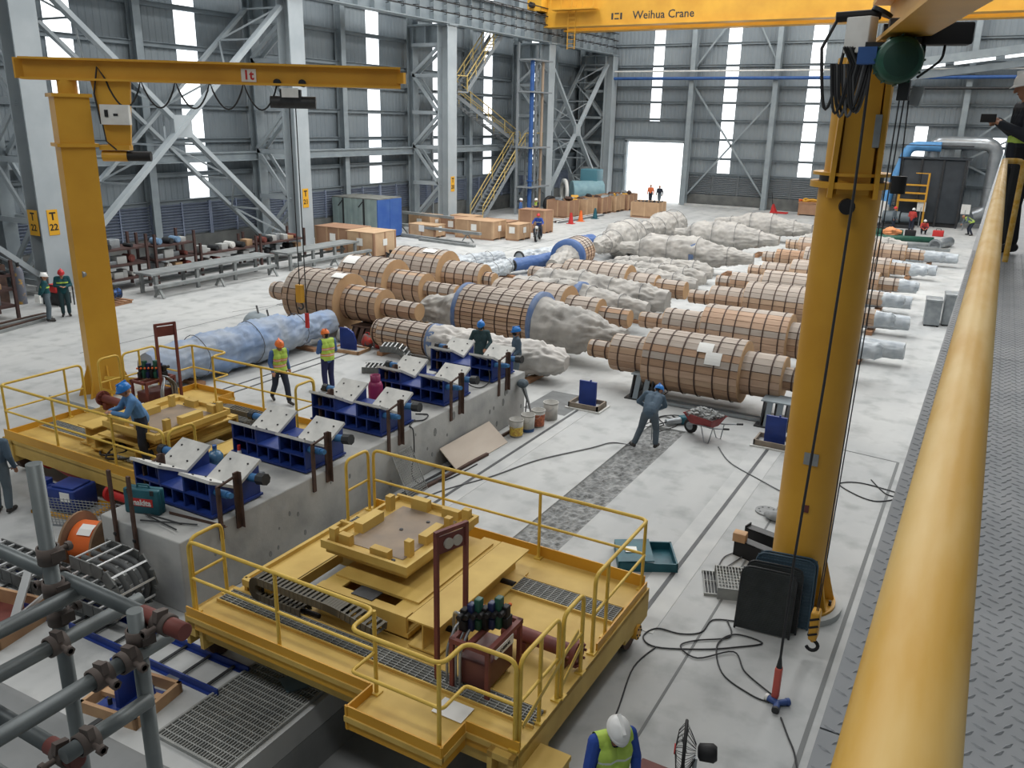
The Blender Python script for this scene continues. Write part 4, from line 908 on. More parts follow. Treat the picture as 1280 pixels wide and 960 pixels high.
obj('drive_shaft', MB().cyl(q2(1.2, 8.15, .1), q2(1.2, 8.2, .5), .07, n=12), M_dark, h)
for k in (.85, 1.45):
    for s in (-1, 1): obj('trolley_wheel', MB().cyl(q2(k, 8.29, .27+s*.1), q2(k, 8.29, .27+s*.22), .09, n=14), M_dark, h)
obj('cable_drum_bar', MB().cyl(q2(.9, 8.48, .0), q2(.9, 8.45, -.5), .06, n=12).cyl(q2(.9, 8.48, .0), q2(.9, 8.52, .02), .13, n=14), M_black, h)
bx = obj('control_box', MB().bev(-.15, -.1, -.2, .15, .1, .2, .015).xf(Matrix.Translation(q2(1.0, 8.24, -.2)) @ Matrix.Rotation(-.35, 4, 'Z')), M_white, h)
rv = random.Random(9)
for k in range(9):
    x = -.14-.03*k; dz = .5+.12*rv.random()
    pts = [Vector(q2(1.0+.02*k, 8.1, x))]
    for j in range(13):
        a = PI*j/12; pts.append(Vector(q2(1.02+.03*math.sin(k), 7.92-dz*math.sin(a)-.0, x+.11-.22*j/12)))
    obj('cable_loop', MB().tube(pts, .018, 6), M_cable if k % 3 else M_cableg, h)
obj('cable_loop', MB().tube([Vector(q2(.9, 8.42, -.48))]+[Vector(q2(.95, 8.1-.7*math.sin(PI*j/12), -.62+.26*j/12)) for j in range(13)], .02, 6), M_cable, h)
obj('motor_cable', MB().tube(bend([q2(1.2, 8.12, .7), q2(1.3, 7.95, .68), q2(1.5, 7.75, .42)], .1), .015, 6), M_cable, h)
obj('rope_guide', MB().bar(q2(1.48, 7.72, .3), q2(1.48, 7.5, .3), .13, .12), M_dark, h)
obj('tag_plate', MB().bar(q2(1.3, 7.66, .48), q2(1.3, 7.45, .44), .02, .13), M_galv, h)
for k in range(3): obj('hoist_rope', MB().cyl(q2(1.48, 7.5, .27+.05*k), q2(1.48, .75 if k < 2 else 6.6, .2+.02*k if k < 2 else .4), .008, n=5), M_dark, h)
obj('limit_weight', MB().cyl(q2(1.48, 6.46, .4), q2(1.48, 6.66, .4), .085, n=12), M_black, h)
hb = obj('hook_block', MB().bev(-.06, -.1, .34, .06, .1, .78, .03).xf(Matrix.Translation(q2(1.48, 0, .2))), M_yel, h)
for k in range(3): obj('stripe', MB().bar(tuple(Vector(q2(1.48, .42+.12*k, .2))+Vector((-.065, -.1, 0))), tuple(Vector(q2(1.48, .48+.12*k, .2))+Vector((-.065, .1, 0))), .005, .03, (0, 0, 1)).bar(tuple(Vector(q2(1.48, .42+.12*k, .2))+Vector((-.06, -.105, 0))), tuple(Vector(q2(1.48, .48+.12*k, .2))+Vector((.06, -.105, 0))), .005, .03, (0, 0, 1)), M_black, hb)
obj('hook', MB().tube([Vector(q2(1.48, .22, .2))+Vector((.08*math.cos(a), 0, .08*math.sin(a))) for a in np.linspace(PI*.55, -PI*.85, 12)], .026, 7), M_black, hb)
obj('hook_shank', MB().cyl(q2(1.48, .28, .2), q2(1.48, .36, .2), .03, n=8), M_yel, hb)
obj('pendant_cable', MB().tube([q2(1.05, 7.95, -.05), q2(1.3, 6.45, -.06), q2(2.0, 4.2, -.16), q2(2.4, 1.97, -.26), q2(2.6, .66, -.28)], .017, 7), M_cable, h)
pn = obj('pendant', MB().bev(-.045, -.05, .06, .045, .05, .52, .02).xf(Matrix.Translation(q2(2.6, 0, -.28))), mat('pendant_red', S(196,92,80), rough=.5), h)
obj('pendant_cap', MB().cyl(q2(2.6, .52, -.28), q2(2.6, .67, -.28), .04, .018, 10), M_dark, pn)
obj('rating_plate', MB().box(-.06, -.425, 2.5, .14, -.4, 2.68), M_galv, t); obj('socket', MB().box(0, -.42, 1.75, .1, -.39, 1.86), M_redox, t)
# ================================================================= OVERHEAD CRANE
t = thing('overhead_crane', 'yellow overhead travelling crane spanning the hall high up', 'crane', (-14, 62.4, 14.0))
for y in (0, 3.4): obj('box_girder', MB().box(-18.5, y-.4, .12, 36, y+.4, 2.1).box(-18.5, y-.6, 0, 36, y+.6, .12).box(-18.5, y-.6, 2.1, 36, y+.6, 2.2), M_yel, t)
obj('end_carriage', MB().box(-19.5, -1.5, 1.1, -18.3, 5.5, 2.0), M_yel, t); obj('buffer', MB().cyl((-19, -1.9, 1.5), (-19, -1.5, 1.5), .2, n=12), M_black, t)
for s in (-1.0, 5.0): obj('crane_wheel', MB().cyl((-19.2, s, 1.35), (-18.8, s, 1.35), .35, n=18), M_dark, t)
ld = obj('ladder', MB().bar((-16.4, -.7, -1.6), (-16.4, -.7, 1.6), .05, .05).bar((-15.8, -.7, -1.6), (-15.8, -.7, 1.6), .05, .05), M_yel, t)
for k in range(11): obj('rung', MB().bar((-16.4, -.7, -1.5+k*.3), (-15.8, -.7, -1.5+k*.3), .03, .03), M_yel, ld)
obj('service_platform', MB().box(-17.5, -1.5, 1.1, -14, -.5, 1.18).bar((-17.5, -1.5, 2.1), (-14, -1.5, 2.1), .06, .06), M_yel, t)
for k in range(5): obj('platform_post', MB().bar((-17.5+k*.87, -1.5, 1.1), (-17.5+k*.87, -1.5, 2.1), .05, .05), M_yel, t)
nm = lettering('Weihua Crane', .78, M_dark, t, (-9.0, -.405, .62), (PI/2, 0, 0), bold=.01)
obj('emblem', MB().box(-13.0, -.41, .4, -12.85, -.4, .85).box(-12.3, -.41, .4, -12.15, -.4, .85).box(-12.75, -.41, .4, -12.4, -.4, .5).box(-12.75, -.41, .75, -12.4, -.4, .85), M_dark, t)
# ================================================================= WALKWAY
WZ = 6.0
def tread_mat():
    m = mat('tread_plate', S(132,135,138), S(116,120,124), 3, .55, metal=.2, bump=.0)
    return m
M_tread = tread_mat()
t = thing('walkway', 'elevated checker-plate walkway beside the yellow handrail', 'walkway', (.7, 14, 0))
for k in range(10):
    y0 = -16+k*3.6; obj('plate', MB().box(-.84, y0, WZ-.012, 1.5, y0+3.594, WZ), M_tread, t)
obj('edge_channel', MB().box(-.84, -16, WZ-.26, -.8, 40, WZ-.012).box(-.8, -16, WZ-.26, -.7, 40, WZ-.23), M_steelgrey, t)
obj('edge_channel', MB().box(1.46, -16, WZ-.26, 1.5, 40, WZ-.012), M_steelgrey, t)
for k in range(10): obj('support_post', MB().ibeam((.5, -14+k*5.6, 0), (.5, -14+k*5.6, WZ-.26), .2, .2), M_steelgrey, t); obj('joist', MB().box(-.8, -14.06+k*5.6, WZ-.26, 1.46, -13.94+k*5.6, WZ-.03), M_steelgrey, t)
lug = []
v = []; f_ = []
yy = -14.3; row = 0
while yy < -4.0:
    xx = -.82 + (.02 if row % 2 else 0); c_ = 0
    while xx < 1.45:
        a = .95 if (row+c_) % 2 else -.45
        ca, sa = math.cos(a), math.sin(a); n0 = len(v)
        for (u, w_, z) in ((-.017, 0, 0), (0, -.0055, 0), (.017, 0, 0), (0, .0055, 0), (-.008, 0, .0028), (.008, 0, .0028)):
            v.append((xx+u*ca-w_*sa, yy+u*sa+w_*ca, WZ+z))
        f_ += [(n0, n0+1, n0+4), (n0+1, n0+2, n0+5), (n0+1, n0+5, n0+4), (n0+2, n0+3, n0+5), (n0+3, n0, n0+4), (n0+3, n0+4, n0+5)]
        xx += .036; c_ += 1
    yy += .034; row += 1
lo = fixn(obj('tread_lugs', MB().add(v, f_), M_tread, t)); lo['kind'] = 'stuff'
M_rail2 = mat('worn_yellow_paint', S(212,178,106), S(198,152,52), 3.0, .5, stretch=(7, 1.2, 7), lo=.4, hi=.6)
t = thing('handrail', 'thick yellow tubular handrail along the walkway edge', 'railing', (0.003, 4.5, WZ))
obj('top_rail', MB().tube(bend([(0, -6, .93), (0, 4.75, .93), (.16, 4.8, .93), (.16, 4.8, .0)], .06), .0255, 28), M_rail2, t)
obj('mid_rail', MB().cyl((0, -6, .5), (0, 4.72, .5), .018, n=12), M_rail2, t)
for y in (-4.2, -2.2, -.2, 1.8, 3.6): obj('post', MB().cyl((0, y, 0), (0, y, .92), .02, n=12), M_rail2, t)
obj('toe_plate', MB().box(-.003, 3.2, 0, .003, 4.8, .1), M_rail2, t)
# ================================================================= PROPS ON AND ROUND THE PLINTH
def cable(pts, r, label, m=None, name='cable', group=None):
    pts = [Vector(p) for p in pts]; out = []
    for i in range(len(pts)-1):      # Catmull-Rom
        p0 = pts[max(i-1, 0)]; p1 = pts[i]; p2 = pts[i+1]; p3 = pts[min(i+2, len(pts)-1)]
        for k in range(6):
            t_ = k/6; out.append(.5*((2*p1)+(p2-p0)*t_+(2*p0-5*p1+4*p2-p3)*t_*t_+(3*p1-p0-3*p2+p3)*t_**3))
    out.append(pts[-1])
    return tag(obj(name, MB().tube(out, r, 6), m or M_cable), label, 'cable', group)
t = thing('tool_case', 'teal plastic tool case with red label on the plinth end', 'case', (-10.82, 7.62, PT), .32)
obj('shell', MB().bev(-.3, -.09, 0, .3, 0, .42, .03).bev(-.3, 0, 0, .3, .09, .42, .03), M_teal, t)
lb = obj('brand_label', MB().box(-.2, -.096, .14, .2, -.09, .27), M_red, t); lettering('makita', .13, M_white, lb, (0, -.098, .2), (PI/2, 0, 0), bold=.004)
obj('handle', MB().tube(bend([(-.1, 0, .42), (-.1, 0, .47), (.1, 0, .47), (.1, 0, .42)], .03), .015, 6), M_teal, t)
for s in (-.2, .2): obj('latch', MB().box(s-.03, -.1, .34, s+.03, -.088, .42), M_dark, t)
M_bottle = mat('blue_bottle_plastic', S(96,140,176), S(80,124,164), 5, .2, trans=.3)
t = thing('water_bottle', 'large blue water-cooler bottle between the first two saddles', 'bottle', (-11.12, 9.3, PT))
obj('body', MB().lathe([(0, .12), (.02, .135), (.1, .135), (.11, .125), (.13, .135), (.2, .135), (.21, .125), (.23, .135), (.32, .135), (.38, .09), (.4, .04), (.46, .035)], (0, 0, 0), (0, 0, 1), 24), M_bottle, t)
obj('cap', MB().cyl((0, 0, .45), (0, 0, .5), .04, n=14), M_blue2, t)
t = thing('gas_cylinder', 'magenta gas cylinder beside the middle saddle', 'cylinder', (-11.1, 13.72, PT))
M_mag = mat('magenta_paint', S(148,44,92), S(128,36,78), 4, .45)
obj('body', MB().lathe([(0, .12), (.03, .15), (.1, .16), (.42, .16), (.5, .13), (.53, .06)], (0, 0, 0), (0, 0, 1), 24), M_mag, t)
obj('collar', MB().lathe([(.5, .11), (.66, .11), (.66, .1), (.5, .1)], (0, 0, 0), (0, 0, 1), 20, True, False), M_mag, t)
obj('valve', MB().cyl((0, 0, .52), (0, 0, .62), .03, n=10).cyl((0, 0, .6), (.08, 0, .6), .02, n=8), M_galv, t); obj('foot_ring', MB().lathe([(0, .12), (0, .13), (.04, .13), (.04, .12)], (0, 0, 0), (0, 0, 1), 20, True, False), M_mag, t)
t = thing('fire_bottle', 'small red and white spray bottle at the corner of the second saddle', 'bottle', (-11.48+.2, 9.98, PT)); obj('body', MB().lathe([(0, .04), (.12, .04), (.16, .015)], (0, 0, 0), (0, 0, 1), 12), M_white, t); obj('cap', MB().cyl((0, 0, .14), (0, 0, .24), .03, n=10), M_red, t)
tag(obj('steel_pipe', MB().cyl((-11.2, 9.72, PT+.04), (-10.3, 9.6, PT+.04), .04, n=10), M_galv), 'short galvanised pipe lying between the first two saddles', 'pipe')
for i, (a, b_) in enumerate((((-11.0, 7.55), (-10.0, 7.62)), ((-10.6, 7.35), (-9.75, 7.7)), ((-10.7, 7.5), (-9.85, 7.4)))):
    tag(obj('steel_rod', MB().cyl((*a, PT+.013+.02*i), (*b_, PT+.013+.02*i), .012, n=6), M_dark), 'thin steel rod lying on the plinth end', 'rod', 'rods on the plinth end')
t = thing('angle_iron', 'long rusty angle iron lying on the plinth beside the tool case', 'bar', (-10.25, 7.78, PT), .12); obj('flange', MB().box(-.2, 0, 0, .9, .05, .006), M_rust, t); obj('leg', MB().box(-.2, 0, .006, .9, .006, .05), M_rust, t)
cable([(-9.75, 13.3, PT+.02), (-9.62, 12.95, PT+.02), (-9.5, 12.9, PT-.05), (-9.45, 12.85, .7), (-9.4, 12.7, .3), (-9.3, 12.9, .02), (-9.0, 13.4, .02), (-8.9, 14.4, .02)], .014, 'black cable hanging down the plinth face to the floor')
cable([(-9.95, 13.1, PT+.02), (-9.6, 13.35, PT+.02), (-9.7, 13.7, PT+.02), (-9.95, 13.6, PT+.02)], .014, 'loop of black hose on the plinth beside the middle saddle')
cable([(-9.95, 15.5, PT+.3), (-9.9, 15.7, PT+.1), (-9.75, 15.9, PT+.02), (-9.7, 16.2, PT+.1), (-9.8, 16.35, PT+.35)], .014, 'black hose looping between the last two saddles')
# grinder / hose bundle hanging at the plinth end
t = thing('power_tool', 'grey power tool hung at the far corner of the plinth', 'tool', (-9.5, 17.35, 0))
obj('bundle', MB().sphere((.08, 0, 1.0), .14, 12, 8, (1, 1.2, .8)), mat('grey_rag', S(96,108,116), S(70,80,88), 8, .9, bump=.6), t); obj('handle', MB().cyl((.1, 0, .9), (.2, .1, .5), .06, .03, 10), M_galv, t); obj('shaft', MB().cyl((.2, .1, .5), (.28, .2, .01), .03, .015, 8), M_galv, t); obj('hose', MB().tube([(.1, -.05, .95), (.2, 0, .6), (.15, .05, .25), (.2, .2, .03)], .015, 6), M_dark, t)
# plywood sheet, mesh panel, buckets
t = thing('plywood_sheet', 'pale plywood sheet leaning on the foot of the plinth', 'board', (-9.3, 14.6, 0)); 
obj('sheet', MB().add([(.25, -.75, .0), (.3, 1.3, .0), (-.22, 1.3, .42), (-.22, -.75, .42), (.26, -.75, .018), (.31, 1.3, .018), (-.21, 1.3, .438), (-.21, -.75, .438)], [(3,2,1,0), (4,5,6,7), (0,1,5,4), (1,2,6,5), (2,3,7,6), (3,0,4,7)]), mat('pale_ply', S(204,192,178), S(186,172,158), 1.6, .8, stretch=(1, .3, 1)), t)
t = thing('mesh_panel', 'perforated steel mesh panel leaning against the plinth', 'panel', (-9.3, 12.5, 0), 0)
mm = MB(); 
for k in range(15): mm.bar((-.2+.002, -.3+.043*k, .85), (.2, -.3+.043*k, .0), .012, .008)
for k in range(22): z = .02+.039*k; mm.bar((.2-.4*z/.85, -.31, z), (.2-.4*z/.85, .31, z), .012, .008)
g = obj('wire_mesh', mm, M_grate, t); g['kind'] = 'stuff'
obj('mesh_frame', MB().bar((-.2, -.31, .85), (.2, -.31, 0), .02, .02).bar((-.2, .31, .85), (.2, .31, 0), .02, .02).bar((-.2, -.31, .85), (-.2, .31, .85), .02, .02), M_grate, t)
def bucket(x, y, r, h, m1, label, band=None, band2=None, lean=0):
    t = thing('bucket', label, 'bucket', (x, y, 0), 0, 'grout buckets by the plinth')
    obj('shell', MB().lathe([(0, 0), (0, r*.9), (h, r), (h, r-.012), (.02, r*.9-.012), (.02, 0)], (0, 0, 0), (0, 0, 1), 24, True, False), m1, t)
    obj('rim', MB().tube([(r*math.cos(a), r*math.sin(a), h) for a in [2*PI*k/24 for k in range(24)]], .012, 6, closed=True), m1, t)
    obj('contents', MB().cyl((0, 0, .02), (0, 0, h*.7), r*.9-.02, n=20), M_dark, t)
    for i, (b_, z0, z1) in enumerate(band or ()): obj('print_band', MB().lathe([(z0*h, (.9+.1*z0)*r+.003), (z1*h, (.9+.1*z1)*r+.003)], (0, 0, 0), (0, 0, 1), 24, True, False), b_, t)
    obj('bail', MB().tube([(r*math.cos(a)*.9, -.03-r*.99*abs(math.sin(a))*.25-r*.86, h*.85-.1*math.sin(a)) for a in np.linspace(0, PI, 9)], .005, 5), M_galv, t)
M_bk = mat('grubby_white_bucket', S(188,186,180), S(160,158,152), 5, .6)
M_yprint = mat('yellow_print', S(214,190,84), S(190,150,70), 14, .5, lo=.45, hi=.55); M_rprint = mat('orange_print', S(190,110,74), S(150,84,64), 14, .6, lo=.45, hi=.55); M_bprint = mat('blue_print', S(50,84,130), rough=.6)
bucket(-9.05, 16.4, .17, .42, M_bk, 'grubby bucket with yellow printed sleeve', [(M_yprint, .1, .62)])
bucket(-8.98, 16.85, .17, .42, M_bk, 'grubby white bucket with blue band and red mark', [(M_bprint, .02, .2)])
bucket(-8.93, 17.28, .17, .42, M_bk, 'grubby bucket with orange-brown printed sleeve', [(M_rprint, .08, .8)])
bucket(-8.9, 17.9, .19, .45, M_bk, 'plain dusty grey bucket at the end of the bucket row', [])
for i, (p0, p1) in enumerate((((-9.35, 12.2, .03), (-9.2, 15.9, .03)), ((-9.2, 12.0, .03), (-9.0, 15.0, .03)), ((-9.4, 11.0, .04), (-9.15, 13.5, .04)), ((-8.95, 11.3, .03), (-9.3, 13.0, .03)), ((-9.3, 15.4, .05), (-9.25, 16.8, .05)))):
    tag(obj('scrap_bar', MB().bar(p0, p1, .05+.02*(i % 2), .04+.02*(i % 3)), [M_dark, M_rust, M_galv][i % 3]), 'scrap steel bar lying along the foot of the plinth', 'bar', 'scrap bars at the plinth foot')
cable([(-9.0, 11.6, .02), (-8.8, 12.8, .02), (-8.3, 14.0, .02), (-7.9, 15.3, .02), (-7.2, 16.6, .02), (-6.9, 17.2, .02), (-6.4, 17.35, -.02)], .014, 'grey hose crossing the floor to the stooping worker', M_cableg)
# anchor plates in timber forms
def form_box(x, y, label, rz=0, timber=False):
    t = thing('anchor_plate', label, 'plate', (x, y, 0), rz, 'blue anchor plates in form boxes')
    m = M_wood if timber else mat('form_timber', S(150,138,124), S(128,118,106), 4, .85)
    for (a, b_, c_, d_) in ((-.42, -.3, .42, -.26), (-.42, .26, .42, .3), (-.42, -.3, -.38, .3), (.38, -.3, .42, .3)): obj('form_board', MB().box(a, b_, 0, c_, d_, .16), m, t)
    obj('grout_fill', MB().box(-.38, -.26, 0, .38, .26, .05), M_conc2, t)
    obj('upright_plate', MB().box(-.24, -.03, .05, .24, .03, .72), M_blue, t)
    obj('plate_web', MB().prism([(.03, .05), (.25, .05), (.03, .5)], -.02, .02, 'x'), M_blue, t)
    obj('foam_strip', MB().bar((-.48, -.34, .02), (.48, -.34, .02), .05, .04).bar((.48, -.34, .02), (.48, .34, .02), .05, .04), M_white, t)
    obj('lug', MB().box(.05, -.02, .72, .09, .02, .76), M_blue, t)
form_box(-8.5, 19.25, 'blue anchor plate in a timber form past the bucket row')
form_box(-3.62, 19.15, 'blue anchor plate in a timber form near the round crane post')
t = thing('anchor_plate', 'blue rounded anchor bracket in a white form by the red bags', 'plate', (-17.35, 20.15, 0), .1, 'blue anchor plates in form boxes')
for (a, b_, c_, d_) in ((-.5, -.35, .6, -.3), (-.5, .3, .6, .35), (-.5, -.35, -.45, .35), (.55, -.35, .6, .35)): obj('form_board', MB().box(a, b_, 0, c_, d_, .1), M_wood, t)
obj('upright_plate', MB().prism([(-.3, .05), (.3, .05), (.3, .35), (.2, .62), (0, .74), (-.3, .74)], -.03, .03, 'y'), M_blue, t); obj('grout_fill', MB().box(-.45, -.3, 0, .55, .3, .05), M_conc2, t)
t = thing('anchor_plate', 'blue anchor bracket in a pale timber form beside the floor grating', 'plate', (-8.55, 5.5, 0), .15, 'blue anchor plates in form boxes')
for (a, b_, c_, d_) in ((-.45, -.4, .45, -.35), (-.45, .35, .45, .4), (-.45, -.4, -.4, .4), (.4, -.4, .45, .4)): obj('form_board', MB().box(a, b_, 0, c_, d_, .16), M_wood, t)
obj('form_brace', MB().box(-.4, -.1, .05, -.1, 0, .12), M_wood, t); obj('form_brace', MB().box(.1, .05, .05, .4, .15, .12), M_wood, t)
obj('upright_plate', MB().box(-.03, -.22, .05, .03, .22, .78), M_blue, t); obj('plate_web', MB().prism([(-.25, .05), (.3, .05), (.05, .78), (-.05, .78)], .1, .14, 'y'), M_blue, t); obj('foot_plate', MB().box(-.3, -.3, .04, .3, .25, .07), M_blue, t); obj('anchor_bolt', MB().cyl((-.15, -.2, .07), (-.15, -.2, .16), .03, n=6), M_dark, t)
# wheelbarrow with rubble
t = thing('wheelbarrow', 'red wheelbarrow heaped with broken concrete', 'wheelbarrow', (-5.2, 18.75, 0), math.radians(-20))
b = MB(); b.add([(-.28, -.2, .34), (.28, -.16, .34), (.28, .16, .34), (-.28, .2, .34), (-.42, -.3, .58), (.4, -.3, .58), (.4, .3, .58), (-.42, .3, .58)], [(0,3,2,1), (0,1,5,4), (1,2,6,5), (2,3,7,6), (3,0,4,7)]); obj('tray', b, mat('barrow_red', S(150,62,62), S(120,52,52), 6, .6), t)
obj('tray_rim', MB().tube([(-.42, -.3, .58), (.4, -.3, .58), (.4, .3, .58), (-.42, .3, .58)], .014, 6, closed=True), MATS['barrow_red'], t)
wh = obj('wheel', MB().lathe([(-.045, .1), (-.045, .17), (-.02, .185), (.02, .185), (.045, .17), (.045, .1)], (-.4, 0, .19), (0, 1, 0), 24, True, False), M_black, t); obj('hub', MB().cyl((-.4, -.05, .19), (-.4, .05, .19), .1, n=16), M_galv, wh)
for s in (-1, 1):
    obj('handle', MB().tube([(-.42, s*.07, .2), (-.2, s*.16, .33), (.4, s*.24, .4), (.85, s*.27, .52)], .017, 7), M_galv, t)
    obj('grip', MB().cyl((.72, s*.264, .487), (.87, s*.271, .526), .024, n=8), M_black, t)
    obj('leg', MB().tube([(.05, s*.2, .36), (.2, s*.24, .0), (.32, s*.24, .0), (.4, s*.22, .4)], .013, 6), M_galv, t)
rr_ = random.Random(5); b = MB()
for k in range(90):
    x, y = rr_.uniform(-.36, .34), rr_.uniform(-.25, .25); h_ = .56+.14*(1-(x/.4)**2)*(1-(y/.3)**2); s = rr_.uniform(.025, .06)
    n0 = len(b.v); b.box(-s, -s*.8, -s*.6, s, s*.8, s*.6); b.xf(Matrix.Translation((x, y, h_)) @ Matrix.Rotation(rr_.random()*6, 4, 'Z') @ Matrix.Rotation(rr_.random()*3, 4, 'X'), n0)
b.add([(-.38, -.27, .55), (.36, -.27, .55), (.36, .27, .55), (-.38, .27, .55)], [(0, 1, 2, 3)])
o = obj('rubble', b, M_rubble, t); o['kind'] = 'stuff'
# demolition hammer
t = thing('demolition_hammer', 'teal electric demolition hammer lying in the broken-out strip', 'hammer', (-5.95, 19.35, 0), math.radians(50))
obj('motor_housing', MB().bev(-.05, -.1, .02, .35, .1, .22, .04), M_teal, t); obj('barrel', MB().cyl((-.45, 0, .1), (-.05, 0, .11), .075, .09, 16), M_galv, t); obj('chisel', MB().cyl((-.75, 0, .06), (-.45, 0, .1), .016, n=8), M_dark, t); obj('handle', MB().tube(bend([(.35, -.07, .1), (.5, -.07, .1), (.5, .07, .1), (.35, .07, .1)], .05), .022, 7), M_black, t); obj('side_grip', MB().cyl((-.1, 0, .12), (-.1, .28, .14), .022, n=8), M_black, t)
cable([(-5.6, 19.6, .02), (-6.2, 19.9, .02), (-6.6, 19.5, .02), (-6.3, 19.0, .02), (-6.7, 18.7, .0), (-6.5, 19.6, .02), (-6.0, 19.2, .02), (-6.35, 18.4, -.02)], .012, 'coiled black cable beside the demolition hammer')
cable([(-4.7, 18.3, .02), (-4.2, 17.5, .02), (-3.4, 16.9, .02), (-2.8, 16.5, .02), (-2.3, 16.3, .02)], .012, 'thin cable from the wheelbarrow towards the round crane post', M_cableg)
# cable carrier standing upright, red bags, white sack
def carrier_links(t, path, W, pitch, m_side, m_bar, nb=None, hh=.09):
    path = [Vector(p) for p in path]; acc = []
    d_ = 0; nxt = 0
    for i in range(len(path)-1):
        seg = path[i+1]-path[i]; L0 = seg.length
        while nxt <= d_+L0: acc.append((path[i]+seg*((nxt-d_)/L0), seg.normalized())); nxt += pitch
        d_ += L0
    sl = MB().box(-pitch*.48, -W/2-.012, -hh, pitch*.48, -W/2+.012, hh).mesh('side_link'); sl2 = MB().box(-pitch*.48, W/2-.012, -hh, pitch*.48, W/2+.012, hh).mesh('side_link')
    br = MB().box(-.02, -W/2, hh-.03, .02, W/2, hh).box(-.015, -W/2, -hh, .015, W/2, -hh+.02).mesh('cross_bar')
    for k, (p, d) in enumerate(acc):
        rz_ = math.atan2(d.y, d.x) if abs(d.x)+abs(d.y) > 1e-3 else 0
        for q_ in (sl, sl2): o = link('side_link', q_, m_side, t, p); o.rotation_euler = (0, -math.atan2(d.z, d.x), 0)
        o = link('cross_bar', br, m_bar, t, p); o.rotation_euler = (0, -math.atan2(d.z, d.x), 0)
M_carr = mat('carrier_grey', S(108,110,108), S(86,88,88), 5, .5, metal=.3); M_alu = mat('aluminium_bar', S(206,208,208), rough=.35, metal=.4)
t = thing('cable_carrier', 'short steel cable carrier curled upright on the floor by the saddles', 'cable carrier', (-14.8, 18.95, 0), math.radians(25), 'cable carriers')
carrier_links(t, [(-.7, 0, .1), (.2, 0, .1)]+[(.2+.33*math.sin(a), 0, .43-.33*math.cos(a)) for a in np.linspace(.2, PI, 10)]+[(-.2, 0, .76)], .5, .12, M_carr, M_alu)
t = thing('cable_carrier', 'large steel cable carrier with white cross bars curled beside the plinth end', 'cable carrier', (-10.55, 6.62, .11), math.radians(1), 'cable carriers')
carrier_links(t, [(-2.9, -.05, .12), (.3, 0, .12)]+[(.3+.36*math.sin(a), 0, .48-.36*math.cos(a)) for a in np.linspace(.15, PI, 14)]+[(-.3, 0, .84)], .6, .24, M_carr, M_alu, hh=.1)
for k in range(4): obj('hose', MB().tube([(-2.9, -.25+.16*k, .12), (.3, -.25+.16*k, .12)]+[(.3+.34*math.sin(a), -.25+.16*k, .46-.34*math.cos(a)) for a in np.linspace(.15, PI, 12)]+[(-.3, -.25+.16*k, .8)], .045, 8), mat('hose_grey', S(84,86,86), rough=.6), t)
for i, (x, y) in enumerate(((-17.05, 20.75), (-16.75, 20.9))):
    t = thing('bag', ['red woven bag standing against a red-oxide stand, fuller one', 'red and grey woven bag slumped by the red-oxide stand'][i], 'bag', (x, y, 0))
    b = MB().sphere((0, 0, .22), .24, 18, 12, (1, .8, .95)); v = [Vector(q)*1 for q in b.v]
    b.v = [(q.x*(1+.15*noise.noise(q*6)), q.y*(1+.15*noise.noise(q*5)), max(0.0, q.z*(1+.2*noise.noise(q*5+Vector((i, 0, 0)))))) for q in v]
    obj('body', b, [mat('red_bag', S(190,70,60), S(96,96,96), 5, .7, lo=.45, hi=.55), mat('grey_red_bag', S(110,112,112), S(186,72,62), 4, .7, lo=.5, hi=.55)][i], t); obj('handle', MB().tube([(-.08, 0, .4), (-.05, 0, .52), (.05, 0, .52), (.08, 0, .4)], .014, 6), M_red, t)
t = thing('sack', 'white plastic sack slumped at the end of the blue-tarped roll', 'sack', (-18.2, 20.95, 0))
b = MB().sphere((0, 0, .2), .26, 18, 12, (1.2, .8, .9)); b.v = [(q.x*(1+.2*noise.noise(q*7)), q.y*(1+.2*noise.noise(q*6)), max(0.0, q.z*(1+.25*noise.noise(q*6)))) for q in [Vector(p) for p in b.v]]; obj('body', b, M_white, t); obj('tie', MB().cyl((0, 0, .36), (.05, .03, .5), .03, .06, 8), M_white, t)
# ---- floor props by the near end
t = thing('floor_grating', 'steel floor grating laid over the trench by the near cart', 'grating', (-7.2, 6.3, 0))
g = obj('bars', grating(MB(), -.55, -1.05, .6, 1.0, .045, .045, .1, 'y', .04, .013), M_grate, t); g['kind'] = 'stuff'
obj('frame', MB().box(-.58, -1.08, 0, -.55, 1.03, .05).box(.6, -1.08, 0, .63, 1.03, .05).box(-.58, -1.08, 0, .63, -1.05, .05).box(-.58, 1.0, 0, .63, 1.03, .05), M_grate, t)
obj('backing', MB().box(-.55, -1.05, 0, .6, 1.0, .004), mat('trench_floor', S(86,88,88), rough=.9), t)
tag(obj('steel_plate', MB().add([(-7.25, 6.75, .05), (-6.95, 6.6, .05), (-6.7, 6.95, .06), (-6.98, 7.12, .06), (-7.25, 6.75, .056), (-6.95, 6.6, .056), (-6.7, 6.95, .066), (-6.98, 7.12, .066)], [(3,2,1,0), (4,5,6,7), (0,1,5,4), (1,2,6,5), (2,3,7,6), (3,0,4,7)]), mat('blue_grey_plate', S(98,120,130), S(86,104,112), 4, .4)), 'blue-grey plate lying on the floor grating', 'plate')
t = thing('cable_tray', 'blue ladder-type cable tray lying on the floor before the plinth', 'cable tray', (-10.6, 6.35, 0), math.radians(1))
for y in (-.27, .27): obj('side_rail', MB().box(-3.0, y-.012, 0, 2.9, y+.012, .11).box(-3.0, y-.05, 0, 2.9, y+.0, .012), M_blue, t)
for k in range(13): obj('rung', MB().box(-2.9+k*.46, -.27, .03, -2.86+k*.46, .27, .05), M_dark, t)
